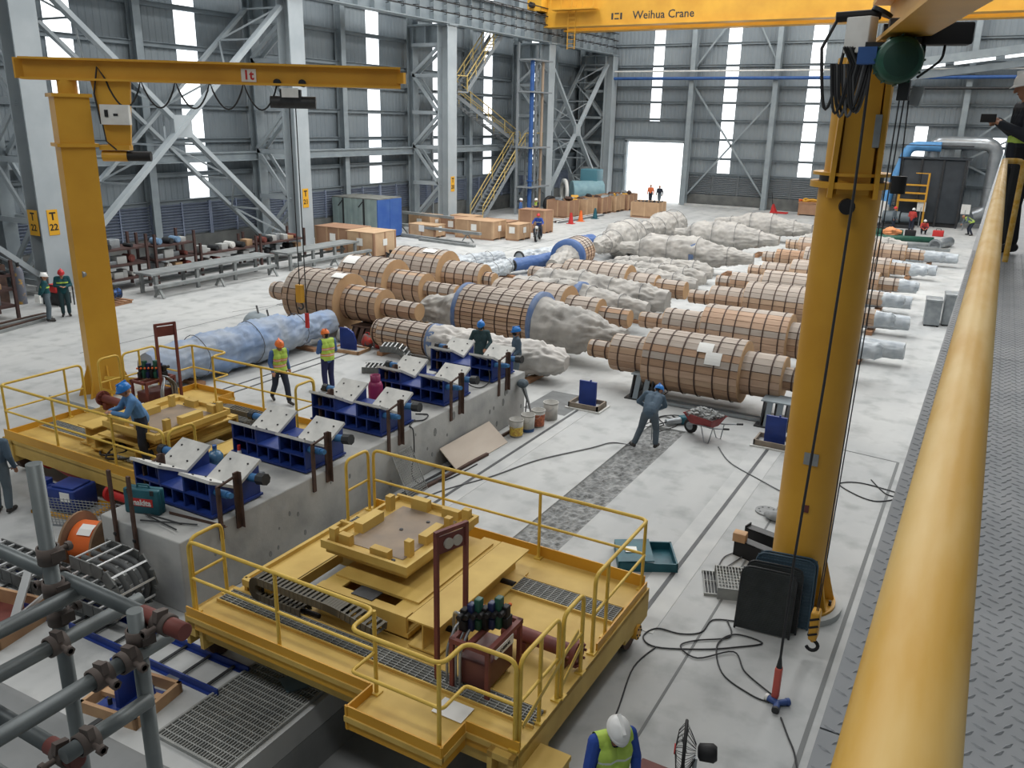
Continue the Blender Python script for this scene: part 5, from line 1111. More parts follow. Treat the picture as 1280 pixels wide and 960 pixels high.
obj('splice_plate', MB().box(2.0, -.36, 0, 2.2, -.28, .02).box(-.2, -.36, 0, 0, -.28, .02), M_galv, t)
# cable reel
t = thing('cable_reel', 'wooden cable reel wound with orange cable by the plinth end', 'reel', (-11.9, 7.38, 0), math.radians(18))
for s in (-1, 1): fl = obj('flange', MB().cyl((s*.26, 0, .48), (s*.3, 0, .48), .48, n=40), mat('reel_board', S(150,120,92), S(120,96,76), 3, .8), t)
obj('winding', MB().lathe([(-.25+.02*k, .33+(.012 if k % 2 else 0)) for k in range(26)], (0, 0, .48), (1, 0, 0), 32), M_orange, t)
obj('hub_hole', MB().cyl((.3, 0, .48), (.304, 0, .48), .07, n=16), M_black, t)
for k in range(6): a = k*PI/3; obj('flange_bolt', MB().cyl((.3, .15*math.cos(a), .48+.15*math.sin(a)), (.31, .15*math.cos(a), .48+.15*math.sin(a)), .018, n=6), M_dark, t)
obj('paper_label', MB().add([(-.1, -.36*math.sin(a), .48+.36*math.cos(a)) for a in (.2, .5, .8)]+[(.14, -.36*math.sin(a), .48+.36*math.cos(a)) for a in (.2, .5, .8)], [(0, 1, 4, 3), (1, 2, 5, 4)]), M_paper, t)
# wire mesh roll panel
t = thing('wire_panel', 'bent galvanised wire mesh panel standing behind the cable reel', 'panel', (-13.1, 8.1, 0), math.radians(20))
b = MB()
for k in range(26): b.bar((-.9+k*.072, .1, 0), (-.9+k*.072, 0, .62), .008, .008)
for z in np.linspace(.03, .6, 11): b.bar((-.9, .1-.16*z, z), (.9, .1-.16*z, z), .008, .008)
g = obj('wire_mesh', b, M_galv, t); g['kind'] = 'stuff'; obj('foot_wire', MB().bar((-.9, .1, .01), (.9, .1, .01), .02, .02), M_galv, t)
# blue gear motor on yellow frame under the far cart, red pipes
t = thing('gear_motor', 'blue gear motor on a yellow base at the edge of the far cart', 'motor', (-14.55, 8.55, 0), math.radians(12))
obj('base_frame', MB().box(-.3, -.5, 0, .95, -.42, .06).box(-.3, .2, 0, .95, .28, .06).box(-.3, -.5, 0, -.22, .28, .06).box(.87, -.5, 0, .95, .28, .06), M_yel, t)
obj('gearbox', MB().bev(0, -.36, .06, .62, .2, .5, .03), M_blue, t); obj('motor', MB().lathe([(0, .12), (.04, .16), (.4, .16), (.46, .12)], (-.55, -.1, .28), (1, 0, 0), 24), M_blue, t)
for k in range(10): a = 2*PI*k/10; obj('fin', MB().bar((-.5, -.1+.165*math.cos(a), .28+.165*math.sin(a)), (-.12, -.1+.165*math.cos(a), .28+.165*math.sin(a)), .012, .02), M_blue, t)
obj('terminal_box', MB().bev(-.4, -.2, .42, -.2, 0, .54, .02), M_blue, t); obj('paper_label', MB().box(.3, -.366, .28, .52, -.36, .46), M_paper, t); obj('lid', MB().bev(.06, -.3, .5, .56, .14, .54, .015), M_blue, t)
for i, (p0, p1) in enumerate((((-15.9, 9.15, .42), (-14.6, 9.0, .36)), ((-13.7, 8.95, .3), (-12.8, 8.95, .3)))):
    t = thing('red_shaft', ['red drive shaft under the far cart beyond the gear motor', 'red coupling shaft under the far cart next to the plinth'][i], 'shaft', (0, 0, 0)); obj('tube', MB().cyl(p0, p1, .1, n=16), M_red, t); obj('flange', MB().cyl(p0, tuple(Vector(p0).lerp(Vector(p1), .08)), .17, n=16), M_red, t)
for i in range(6): tag(obj('steel_tube', MB().cyl((-13.9+.09*i, 9.3, 1.0-.14), (-15.6+.09*i, 10.2, .86), .028, n=8), M_galv), 'grey steel tube in the bundle on the far cart deck', 'tube', 'tubes on the far cart')
cable([(-14.6, 9.5, .87), (-14.2, 9.2, .87), (-13.9, 9.5, .9), (-14.3, 9.7, .92), (-14.0, 9.15, .87), (-13.5, 9.4, .9), (-13.6, 9.7, .87), (-13.1, 9.3, .87)], .022, 'black hose tangled on the far cart deck')
t = thing('tin', 'small black tin on the far cart deck', 'tin', (-15.7, 10.5, .8)); obj('body', MB().cyl((0, 0, 0), (0, 0, .22), .09, n=16), M_black, t); obj('rim', MB().tube([(.09*math.cos(a), .09*math.sin(a), .22) for a in [PI*k/8 for k in range(16)]], .008, 5, closed=True), M_galv, t)
t = thing('foam_roll', 'roll of white sheeting on the far cart deck', 'sheeting', (-15.2, 11.1, .8), .4); obj('sheet', wrapped_mesh(-.5, .5, .2, [(0, .1), (.5, .2), (1, .1)], 77, .08), M_white, t); obj('tie', MB().tube([(0, .2*math.cos(a), .2+.2*math.sin(a)) for a in [PI*k/8 for k in range(16)]], .01, 5, closed=True), M_cableg, t)
# aluminium tripod legs with red feet + timber box at the left edge
t = thing('tripod', 'folded aluminium tripod with red tips lying on the floor box', 'tripod', (-11.5, 5.95, 0))
for k in range(3): obj('leg', MB().bar((.0+.06*k, -.25, .06), (-.28+.06*k, .25, .62), .04, .04), M_alu, t); obj('foot', MB().bar((-.28+.06*k, .25, .62), (-.31+.06*k, .3, .68), .05, .05), M_red, t)
obj('strut', MB().bar((.05, -.2, .1), (.3, .25, .45), .05, .05), M_alu, t)
t = thing('timber_box', 'open timber form box under the scaffold', 'box', (-11.7, 5.6, 0), .2)
for (a, b_, c_, d_) in ((-.6, -.5, .6, -.45), (-.6, .45, .6, .5), (-.6, -.5, -.55, .5), (.55, -.5, .6, .5)): obj('board', MB().box(a, b_, 0, c_, d_, .25), M_wood, t)
obj('floor_board', MB().box(-.55, -.45, 0, .55, .45, .02), M_redox, t)
# grey tarpaulin on the floor by the scaffold
nx, ny = 60, 46; vs = []; fs = []
for j in range(ny+1):
    for i in range(nx+1):
        x = -15+8.35*i/nx; y = 1.0+3.85*j/ny+.25*(x+11)/8
        z = .03+.10*abs(noise.noise((x*.7+y*.5, y*.9, 0)))+.05*abs(noise.noise((x*1.7, y*2.2, 4)))
        if j in (0, ny) or i in (0, nx): z = .006
        vs.append((x, y, z))
for j in range(ny):
    for i in range(nx): a = j*(nx+1)+i; fs.append((a, a+1, a+nx+2, a+nx+1))
tag(obj('tarpaulin', MB().add(vs, fs, True), mat('grey_sheet', S(132,134,134), S(116,118,118), 1.2, .8)), 'creased grey tarpaulin spread on the floor under the scaffold', 'tarpaulin')
# ================================================================= SCAFFOLD (tube and coupler, close to the walkway)
M_coup = mat('coupler_steel', S(104,94,88), S(80,70,66), 8, .7)
M_tube = mat('scaffold_tube', S(112,118,118), S(90,96,98), 5, .45, metal=.35)
t = thing('scaffold', 'tube-and-coupler scaffold frame of grey steel pipes', 'scaffold', (-2.3, 1.4, 0))
o3 = lambda p: (p[0]+2.3, p[1]-1.4, p[2])
def spipe(p0, p1, name='pipe', r=.024, m=None): return obj(name, MB().lathe([(0, r*.85), (0, r), ((Vector(p1)-Vector(p0)).length, r), ((Vector(p1)-Vector(p0)).length, r*.85)], o3(p0), Vector(p1)-Vector(p0), 16, True, True), m or M_tube, t)
def coupler(p, ax, name='coupler'):
    c = Vector(o3(p)); a = Vector(ax).normalized()
    o = obj(name, MB().lathe([(-.028, .028), (-.028, .034), (.028, .034), (.028, .028)], c, a, 14, True, False), M_coup, t)
    d, s, u = frame(a)
    obj('coupler_bolt', MB().cyl(c+s*.03-d*.0, c+s*.075, .009, n=6).cyl(c+s*.06, c+s*.075, .016, n=6).bar(c+u*.028-s*.01, c+u*.036+s*.03, .02, .035), M_coup, o)
for p0, p1 in (((-2.42, 1.345, 0), (-2.42, 1.345, 6.17)), ((-2.02, 1.345, 0), (-2.02, 1.345, 5.79)), ((-3.6, 1.345, 0), (-3.6, 1.345, 6.0))): spipe(p0, p1, 'standard')
spipe((-3.8, 1.395, 5.74), (-2.06, 1.395, 5.74), 'ledger'); spipe((-2.06, 1.395, 5.74), (-1.87, 1.395, 5.74), 'ledger', .027, M_redox)
spipe((-2.0, 1.44, 5.66), (-2.0, -.2, 5.66), 'transom'); spipe((-2.365, 1.42, 5.72), (-2.365, -.2, 5.72), 'transom'); spipe((-2.36, 1.6, 5.585), (-2.36, -.2, 5.585), 'transom')
spipe((-3.8, 1.10, 5.44), (-2.13, 1.10, 5.44), 'ledger'); spipe((-2.13, 1.10, 5.44), (-2.0, 1.10, 5.44), 'ledger', .026, M_redox); spipe((-1.995, 1.06, 5.49), (-1.995, 1.34, 5.49), 'transom')
spipe((-3.8, 1.02, 5.33), (-2.0, 1.02, 5.33), 'ledger'); spipe((-3.9, 1.395, 4.4), (-1.8, 1.395, 4.4), 'ledger'); spipe((-3.9, 1.395, 2.6), (-1.8, 1.395, 2.6), 'ledger')
for p, ax in (((-2.42, 1.345, 5.86), (0, 0, 1)), ((-2.42, 1.345, 5.74), (0, 0, 1)), ((-2.42, 1.345, 5.64), (0, 0, 1)), ((-2.02, 1.345, 5.7), (0, 0, 1)), ((-2.48, 1.395, 5.74), (1, 0, 0)), ((-1.96, 1.395, 5.74), (1, 0, 0)), ((-2.0, 1.29, 5.66), (0, 1, 0)), ((-2.0, 1.2, 5.66), (0, 1, 0)), ((-2.36, 1.29, 5.585), (0, 1, 0)), ((-2.06, 1.10, 5.44), (1, 0, 0)), ((-1.995, 1.13, 5.49), (0, 1, 0))): coupler(p, ax)

# ================================================================= FLOOR PROPS BY THE ROUND CRANE POST
t = thing('teal_tray', 'teal metal tray with a white label behind the near cart', 'tray', (-4.25, 12.4, 0), math.radians(28))
obj('bottom', MB().box(-.5, -.4, .0, .5, .4, .02), M_teal, t)
for (a, b_, c_, d_) in ((-.5, -.4, .5, -.37), (-.5, .37, .5, .4), (-.5, -.4, -.47, .4), (.47, -.4, .5, .4)): obj('side', MB().box(a, b_, .02, c_, d_, .16), M_teal, t)
obj('lid', MB().bar((-.5, .0, .17), (.1, .0, .2), .78, .02, (0, 0, 1)), M_teal, t); obj('label_sticker', MB().box(-.35, -.1, .2, -.15, .1, .206), M_paper, t)
M_bench0 = mat('pale_iron', S(150,152,152), S(130,132,132), 6, .7)
t = thing('manhole_cover', 'round pale drain cover on the floor before the round crane post', 'cover', (-2.9, 15.45, 0)); obj('disc', MB().cyl((0, 0, 0), (0, 0, .03), .22, n=28), M_bench0, t)
for k in range(8): a = k*PI/4; obj('hole', MB().cyl((.15*math.cos(a), .15*math.sin(a), .03), (.15*math.cos(a), .15*math.sin(a), .033), .022, n=8), M_dark, t)
t = thing('cement_bag', 'slumped grey cement bag beside the drain cover', 'bag', (-2.55, 15.2, 0)); b = MB().sphere((0, 0, .07), .3, 18, 10, (1.1, .6, .3)); b.v = [(q.x*(1+.2*noise.noise(q*5)), q.y*(1+.2*noise.noise(q*6)), max(0.0, q.z*(1+.3*noise.noise(q*7)))) for q in [Vector(p) for p in b.v]]; obj('body', b, mat('grey_sack', S(150,152,152), S(120,122,122), 6, .9), t); obj('fold', MB().bar((-.25, 0, .12), (.2, .05, .13), .02, .03), MATS['grey_sack'], t)
for i, (x, y, rz) in enumerate(((-2.5, 13.85, .25), (-2.55, 13.3, .3))):
    t = thing('steel_channel', ['black steel channel lying before the round crane post', 'black steel channel with a timber block on its end'][i], 'channel', (x, y, 0), -rz)
    obj('web', MB().box(-.45, -.02, 0, .5, .0, .3), M_black, t); obj('top_flange', MB().box(-.45, -.02, .28, .5, .18, .3), M_dark, t); obj('bottom_flange', MB().box(-.45, -.02, 0, .5, .18, .02), M_black, t); obj('end_plate', MB().box(-.47, -.02, 0, -.45, .18, .34), M_black, t)
tag(obj('timber_block', MB().bev(-3.02, 13.32, .302, -2.8, 13.5, .46, .008), M_wood), 'pale timber block resting on the black steel channel', 'block')
for i, (x, y, z) in enumerate(((-2.95, 12.25, 0), (-2.65, 12.3, 0.0))):
    t = thing('grating_panel', ['small bar grating panel lying flat by the leaning mats, lower one', 'stacked grating panels lying flat by the leaning mats'][i], 'grating', (x, y, z), .35)
    w_ = .2 if i == 0 else .3
    g = obj('bars', grating(MB(), -w_, -.35, w_, .35, .05 if i == 0 else .2, .05, .1 if i else .4, 'y', .035, .012), M_grate, t); g['kind'] = 'stuff'
    for ya in (-.37, .35): obj('edge_bar', MB().box(-w_-.02, ya, 0, w_+.02, ya+.02, .05 if i == 0 else .2), M_grate, t)
    obj('backing', MB().box(-w_, -.35, 0, w_, .35, .008), M_dark, t)
    if i: obj('under_panel', MB().box(-w_, -.35, .05, w_, .35, .09), M_grate, t)
# ribbed mats leaning on the post
M_mat = mat('dark_ribbed_mat', S(62,66,66), S(50,54,54), 6, .6); M_matb = mat('blue_grey_mesh', S(70,92,106), S(58,78,92), 6, .6)
def leaning_mat(loc, rz, tilt, w_, h_, m, label, mesh):
    t = thing('cage_mat', label, 'mat', loc, rz, 'mats leaning on the round crane post'); R_ = Matrix.Rotation(tilt, 4, 'X')
    pts = bend([(-w_/2, 0, 0), (-w_/2, 0, h_), (w_/2, 0, h_), (w_/2, 0, 0)], .14, 5)
    obj('rim', MB().tube(pts, .016, 7).xf(R_), M_dark if not mesh else m, t)
    b = MB()
    n = 34
    if not mesh:
        for k in range(n): z = .02+k*(h_-.04)/n; b.box(-w_/2+.01, -.012, z, w_/2-.01, .012, z+(h_-.04)/n*.6)
        b.box(-w_/2+.01, .0, .02, w_/2-.01, .006, h_-.02)
    else:
        for k in range(18):
            for j in range(20): b.cbox(-w_/2+.03+k*(w_-.06)/17, 0, .03+j*(h_-.06)/19, .03, .02, .022)
        b.box(-w_/2+.01, .004, .02, w_/2-.01, .01, h_-.02)
    g = obj('ribs', b.xf(R_), m, t); g['kind'] = 'stuff'
leaning_mat((-1.98, 11.25, 0), .12, -.33, .78, .95, M_mat, 'dark ribbed mat leaning at the front of the stack on the crane post', False)
leaning_mat((-1.93, 11.42, 0), .14, -.3, .8, .98, M_mat, 'second dark ribbed mat in the leaning stack', False)
leaning_mat((-1.82, 11.62, 0), .16, -.24, .84, 1.05, M_matb, 'blue-grey perforated mat at the back of the leaning stack', True)
leaning_mat((-1.80, 11.72, 0), .16, -.22, .84, 1.05, M_matb, 'rearmost blue-grey perforated mat against the crane post', True)
cable([(-2.4, 11.35, .015), (-2.7, 11.2, .015), (-2.75, 10.8, .015), (-3.0, 10.6, .015), (-3.35, 10.55, .015), (-3.45, 10.25, .015), (-3.2, 10.1, .015), (-2.6, 10.4, .015), (-2.2, 10.7, .015), (-1.9, 11.0, .015), (-2.3, 11.0, .02), (-2.45, 10.6, .02), (-2.2, 10.0, .015), (-1.75, 9.75, .015), (-1.5, 9.72, .015)], .011, 'grey cable snaking from the leaning mats to the blue plug')
cable([(-2.5, 11.3, .02), (-2.35, 10.9, .02), (-2.75, 10.55, .02), (-2.9, 10.3, .02), (-2.6, 10.15, .02), (-2.2, 10.55, .03), (-1.95, 10.2, .02), (-1.6, 9.95, .02), (-1.42, 9.85, .02)], .011, 'second grey cable looping between the mats and the blue plug')
cable([(-3.2, 10.1, .012), (-3.3, 9.5, .012), (-3.15, 8.6, .012), (-3.0, 7.6, .012), (-2.9, 6.7, .012)], .011, 'black cable running beside the near cart')
cable([(-1.3, 9.5, .015), (-1.15, 9.2, .015), (-1.02, 8.95, .015), (-.9, 8.6, .015)], .012, 'cable from the blue plug running under the walkway')
cable([(-1.35, 18.2, .015), (-1.0, 17.6, .015), (-.75, 17.5, .015), (-1.1, 17.1, .015), (-1.5, 17.2, .015), (-1.9, 17.6, .015), (-1.5, 17.9, .015), (-.7, 17.75, .015)], .012, 'black cable looped on the floor beyond the round crane post')
cable([(-2.9, 13.6, .02), (-3.1, 13.2, .02), (-3.0, 12.8, .02), (-2.5, 14.6, .02), (-2.0, 15.8, .02), (-1.9, 16.8, .02)], .011, 'thin cable on the floor by the black channels', M_cableg)
t = thing('plug_connector', 'blue industrial plug splitter lying on the floor', 'plug', (-1.4, 9.72, 0), .4)
M_plug = mat('plug_blue', S(60,84,140), rough=.5)
for k, a in enumerate((.3, 2.4, 4.4)): obj('socket', MB().cyl((0, 0, .045), (.16*math.cos(a), .16*math.sin(a), .045), .038, .045, 12), M_plug, t); obj('ring', MB().cyl((.13*math.cos(a), .13*math.sin(a), .045), (.17*math.cos(a), .17*math.sin(a), .045), .05, n=12), [M_plug, M_white, M_dark][k], t)
# pedestal fan and board at the bottom edge
t = thing('pedestal_fan', 'black pedestal fan with round wire guard by the man in the white helmet', 'fan', (-1.8, 7.35, 0), math.radians(15))
obj('base', MB().cyl((0, 0, 0), (0, 0, .04), .22, n=24), M_black, t); obj('pole', MB().cyl((0, 0, .04), (0, 0, .8), .025, n=10), M_galv, t)
h = obj('motor', MB().lathe([(0, .05), (.02, .09), (.16, .1), (.2, .07)], (0.02, 0, .88), (1, 0, .1), 18), M_black, t)
gd = obj('guard', MB().tube([(-.12, .3*math.cos(a), .86+.3*math.sin(a)) for a in [2*PI*k/36 for k in range(36)]], .018, 8, closed=True), M_black, t)
for k in range(24): a = 2*PI*k/24; obj('guard_wire', MB().tube([(-.21, .05*math.cos(a), .86+.05*math.sin(a)), (-.19, .2*math.cos(a), .86+.2*math.sin(a)), (-.12, .3*math.cos(a), .86+.3*math.sin(a)), (-.06, .2*math.cos(a), .86+.2*math.sin(a)), (.0, .08*math.cos(a), .87+.08*math.sin(a))], .0035, 4), M_black, gd)
obj('badge', MB().cyl((-.225, 0, .86), (-.21, 0, .86), .055, n=16), M_red, gd)
for k in range(3): a = 2*PI*k/3; obj('blade', MB().add([(-.12, .04*math.cos(a), .86+.04*math.sin(a)), (-.16, .25*math.cos(a-.3), .86+.25*math.sin(a-.3)), (-.09, .26*math.cos(a+.45), .86+.26*math.sin(a+.45)), (-.115, .04*math.cos(a), .86+.04*math.sin(a)), (-.155, .25*math.cos(a-.3), .86+.25*math.sin(a-.3)), (-.085, .26*math.cos(a+.45), .86+.26*math.sin(a+.45))], [(0, 1, 2), (5, 4, 3), (0, 3, 4, 1), (1, 4, 5, 2), (2, 5, 3, 0)]), mat('smoky_blade', S(70,72,74), rough=.4), t)
tag(obj('board', MB().bev(-2.55, 7.2, .0, -1.95, 7.9, .04, .006), M_redox), 'reddish-brown board on the floor beside the pedestal fan', 'board')
# grey cases far down the aisle by the walkway
for i, (x, y) in enumerate(((-1.42, 35.5), (-.82, 35.9))):
    t = thing('grey_case', ['dusty grey block-shaped case on the aisle floor, lower of the pair', 'dusty grey block-shaped case on the aisle floor, taller of the pair'][i], 'case', (x, y, 0), .1); h_ = (.95, 1.15)[i]
    obj('body', MB().bev(-.3, -.45, .05, .25, .4, h_, .02), M_galv, t); obj('lid', MB().bev(-.31, -.46, h_, .26, .41, h_+.08, .015), M_galv, t)
    for s in (-.25, .2): obj('skid', MB().box(s-.04, -.45, 0, s+.04, .4, .05), M_dark, t)
# ================================================================= LEFT SIDE: BENCHES, RACKS, CRATES
M_bench = mat('grey_bench', S(142,146,146), S(120,124,124), 2, .7)
def bench(x, y0, y1, label):
    L_ = y1-y0; t = thing('steel_bench', label, 'bench', (x, (y0+y1)/2, 0))
    obj('top', MB().box(-.55, -L_/2, .82, .55, L_/2, .9), M_bench, t)
    for k in range(4):
        for s in (-.45, .45): obj('leg', MB().box(s-.06, -L_/2+.2+k*(L_-.5)/3, 0, s+.06, -L_/2+.34+k*(L_-.5)/3, .82), M_bench, t)
    obj('rail', MB().box(-.48, -L_/2, .35, -.42, L_/2, .45), M_bench, t)
def low_rail(x, y0, y1, label):
    L_ = y1-y0; t = thing('low_beam', label, 'beam', (x, (y0+y1)/2, 0)); obj('beam', MB().box(-.12, -L_/2, .4, .12, L_/2, .52), M_bench, t)
    for k in range(3):
        y = -L_/2+.15+k*(L_-.3)/2; obj('trestle', MB().bar((-.28, y, 0), (0, y, .42), .1, .06).bar((.28, y, 0), (0, y, .42), .1, .06), M_bench, t)
bench(-29.9, 22.2, 29.0, 'long grey steel bench before the shelving, nearer column T 22'); low_rail(-28.9, 22.0, 28.6, 'low grey beam on trestles before the bench nearer column T 22')
bench(-29.6, 29.6, 34.9, 'long grey steel bench running towards the wooden crates'); low_rail(-28.4, 29.4, 35.0, 'low grey beam on trestles before the bench by the crates')
M_rack = mat('rack_brown', S(84,62,58), S(66,50,48), 3, .7); M_card = mat('carton', S(176,146,112), S(158,128,98), 3, .8)
M_misc = [M_galv, M_card, M_dark, mat('pale_parts', S(170,172,170), rough=.6), M_redox, mat('light_blue_parts', S(120,150,180), rough=.5), M_white]
def rack(x, y0, y1, hs, label, seed, dep=1.2):
    L_ = y1-y0; t = thing('shelf_rack', label, 'rack', (x, (y0+y1)/2, 0), 0, 'brown steel shelf racks')
    for yy in (-L_/2, L_/2):
        for xx in (-dep/2, dep/2): obj('upright', MB().box(xx-.05, yy-.05, 0, xx+.05, yy+.05, hs[-1]+.5), M_rack, t)
    for h_ in hs: obj('shelf', MB().box(-dep/2, -L_/2, h_-.08, dep/2, L_/2, h_), M_rack, t)
    rd = random.Random(seed); kinds = ('carton', 'steel_part', 'fitting'); n = 0
    for li, h_ in enumerate(hs):
        y = -L_/2+.15
        while y < L_/2-.35:
            w_ = rd.uniform(.2, .5); q = rd.uniform(.14, .38); k = rd.randrange(7)
            o = None
            if k in (1, 0, 3):
                o = obj('carton', MB().bev(-.2, 0, 0, .25, w_, q, .01), M_misc[k]); nm = 'carton'
            else:
                b = MB().cyl((-.2, w_/2, q*.45), (.3, w_/2, q*.45), q*.45, n=12).cyl((.3, w_/2, q*.45), (.33, w_/2, q*.45), q*.3, n=12); o = obj('pipe_fitting', b, M_misc[k]); nm = 'pipe fitting'
            o.location = (x+rd.uniform(0, .25), (y0+y1)/2+y, h_)
            tag(o, '%s %s on the %s shelf of the %s' % ({0: 'galvanised', 1: 'brown', 2: 'dark', 3: 'pale', 4: 'red-brown', 5: 'light blue', 6: 'white'}[k], 'carton' if nm == 'carton' else 'pipe fitting', ('bottom', 'middle', 'top', 'top')[li], label.split(',')[0].replace('brown steel ', '').replace('on the other side of', 'past')), nm, 'goods on the shelf racks')
            y += w_+rd.uniform(.02, .15)
rack(-31.9, 21.6, 23.6, (.5, 1.1, 1.75), 'brown steel rack beside T 22, three shelves high', 1); rack(-32.0, 24.1, 26.2, (.5, 1.05, 1.65), 'brown steel rack second from T 22, cartons on top', 2)
rack(-32.1, 26.6, 30.0, (.45, 1.0), 'brown steel rack third from T 22, low and long', 3); rack(-32.1, 30.3, 33.4, (.5, 1.05), 'brown steel rack next to T 21, white parts on top', 4); rack(-30.6, 15.0, 17.0, (.5, 1.1, 1.6), 'brown steel rack on the other side of T 22, behind three workers', 5)
t = thing('valve_pallet', 'blue valve and handwheel on a timber pallet by the square crane post', 'pallet', (-29.5, 20.3, 0), .1)
for k in range(5): obj('deck_board', MB().box(-.6, -.6+k*.27, .1, .6, -.45+k*.27, .13), M_wood2, t)
for s in (-.5, 0, .5): obj('bearer', MB().box(s-.05, -.6, 0, s+.05, .6, .1), M_wood2, t)
t = thing('valve', 'blue gate valve with handwheel lying on the timber pallet', 'valve', (-29.5, 20.3, .13), .1)
obj('body', MB().lathe([(-.5, .2), (-.44, .2), (-.43, .12), (-.15, .2), (.15, .2), (.43, .12), (.44, .2), (.5, .2)], (0, 0, .22), (0, 1, 0), 20), M_blue2, t); obj('bonnet', MB().cyl((0, 0, .22), (.35, .1, .3), .1, .05, 12), M_blue2, t)
obj('handwheel', MB().tube([(.4, .1+.2*math.cos(a), .35+.2*math.sin(a)) for a in [2*PI*k/20 for k in range(20)]], .018, 6, closed=True).bar((.4, -.1, .35), (.4, .3, .35), .02, .02).bar((.4, .1, .15), (.4, .1, .55), .02, .02), M_dark, t)
t = thing('steel_hopper', 'rusty brown steel plate box behind the workers by T 22', 'box', (-33.6, 17.2, 0)); obj('side', MB().box(-.9, -1.1, 0, -.85, 1.1, 1.5).box(.85, -1.1, 0, .9, 1.1, 1.5).box(-.85, -1.1, 0, .85, -1.05, 1.5).box(-.85, 1.05, 0, .85, 1.1, 1.5), M_rust, t); obj('floor_plate', MB().box(-.85, -1.05, 0, .85, 1.05, .05), M_rust, t)
t = thing('gas_cylinder', 'tall grey gas cylinder with worn yellow paint behind the workers', 'cylinder', (-32.2, 18.5, 0)); obj('body', MB().lathe([(0, .16), (1.25, .16), (1.4, .1), (1.45, .05)], (0, 0, 0), (0, 0, 1), 20), mat('worn_cylinder', S(104,108,118), S(190,150,70), 3, .6, lo=.55, hi=.62), t); obj('valve_cap', MB().cyl((0, 0, 1.44), (0, 0, 1.6), .06, n=12), M_dark, t)
t = thing('generator', 'red and black engine generator behind the workers by T 22', 'generator', (-31.0, 19.2, 0)); [obj('frame', MB().tube(bend([(-.5, q_, 0), (-.5, q_, .8), (.5, q_, .8), (.5, q_, 0)], .1), .025, 7), M_black, t) for q_ in (-.3, .3)]; obj('tank', MB().bev(-.4, -.28, .5, .3, .28, .78, .06), M_red, t); obj('engine', MB().bev(-.42, -.26, .05, .42, .26, .5, .04), M_dark, t)
for i in range(4): tag(obj('long_bar', MB().bar((-27.6-.35*i, 12.5, .05+.03*i), (-29.0-.12*i, 17.6, .05+.03*i), .12, .08), [M_bench, M_rust][i % 2]), 'long steel bar lying on the floor before the workers by T 22', 'bar', 'bars before the workers')
t = thing('plastic_bucket', 'blue plastic bucket half hidden behind the square crane post', 'bucket', (-28.2, 19.1, 0)); obj('shell', MB().lathe([(0, 0), (0, .16), (.38, .2), (.38, .185), (.02, .145), (.02, 0)], (0, 0, 0), (0, 0, 1), 20, True, False), M_blue2, t); obj('bail', MB().tube([(.2*math.cos(a), 0, .36+.12*math.sin(a)) for a in np.linspace(0, PI, 9)], .006, 5), M_galv, t)
M_crate = [mat('crate_ply_a', S(188,156,124), S(170,138,108), 1.5, .8), mat('crate_ply_b', S(166,130,104), S(150,116,92), 1.5, .8), mat('crate_ply_c', S(204,174,140), S(184,152,120), 1.5, .8)]
def crate(x, y, sx, sy, h_, label, k=0, rz=0, paper=True, open_=False, fill=None):
    t = thing('wooden_crate', label, 'crate', (x, y, 0), rz, 'wooden packing crates'); m = M_crate[k]
    if open_: 
        for (a, b_, c_, d_) in ((-sx/2, -sy/2, sx/2, -sy/2+.04), (-sx/2, sy/2-.04, sx/2, sy/2), (-sx/2, -sy/2, -sx/2+.04, sy/2), (sx/2-.04, -sy/2, sx/2, sy/2)): obj('panel', MB().box(a, b_, .1, c_, d_, h_), m, t)
        obj('floor_panel', MB().box(-sx/2, -sy/2, .1, sx/2, sy/2, .14), m, t)
    else: obj('body', MB().box(-sx/2, -sy/2, .1, sx/2, sy/2, h_-.03), m, t); obj('lid', MB().box(-sx/2-.02, -sy/2-.02, h_-.03, sx/2+.02, sy/2+.02, h_), m, t)
    for s in (-1, 0, 1): obj('skid', MB().box(-sx/2, s*(sy/2-.06)-.06, 0, sx/2, s*(sy/2-.06)+.06, .1), M_crate[1], t)
    for s in (-1, 1):
        for xx in np.linspace(-sx/2+.05, sx/2-.05, max(2, int(sx/.8)+1)): obj('batten', MB().box(xx-.05, s*sy/2-.02, .1, xx+.05, s*sy/2+.02, h_-.03), M_crate[(k+2) % 3], t)
        for yy in np.linspace(-sy/2+.05, sy/2-.05, max(2, int(sy/.8)+1)): obj('batten', MB().box(s*sx/2-.02, yy-.05, .1, s*sx/2+.02, yy+.05, h_-.03), M_crate[(k+2) % 3], t)
    if paper: obj('paper_label', MB().box(-.2, -sy/2-.028, h_*.45, .2, -sy/2-.02, h_*.45+.4), M_paper, t); obj('paper_label', MB().box(sx/2+.02, -.2, h_*.45, sx/2+.028, .15, h_*.45+.35), M_paper, t)
    return t
crate(-31.6, 36.6, 2.6, 1.7, 1.35, 'brown plywood crate standing against column T 21', 1); crate(-29.2, 36.1, 1.9, 1.9, 1.35, 'pale wooden crate with white paper sheets before the blue container', 2)
crate(-28.2, 45.8, 2.8, 1.6, 1.15, 'wooden crate on skids with a white label next to the motorcyclist', 0); crate(-25.9, 46.6, .9, 1.6, 1.0, 'small square wooden crate beside the motorcyclist', 0, 0, True)
crate(-30.6, 46.8, 1.8, 1.6, 1.0, 'brown plywood crate third from the motorcyclist', 1); crate(-32.7, 46.2, 1.7, 1.5, 1.1, 'wooden crate nearest the foot of column T 20', 0)
crate(-28.4, 48.2, 2.4, 1.4, .9, 'brown crate in the rear row by the stairs', 1, 0, False); crate(-31.0, 48.5, 1.8, 1.2, 1.0, 'wooden crate in the rear row touching column T 20', 0); crate(-31.2, 44.2, 2.0, 1.2, .8, 'low wooden crate before column T 20 under the steel beams', 2)
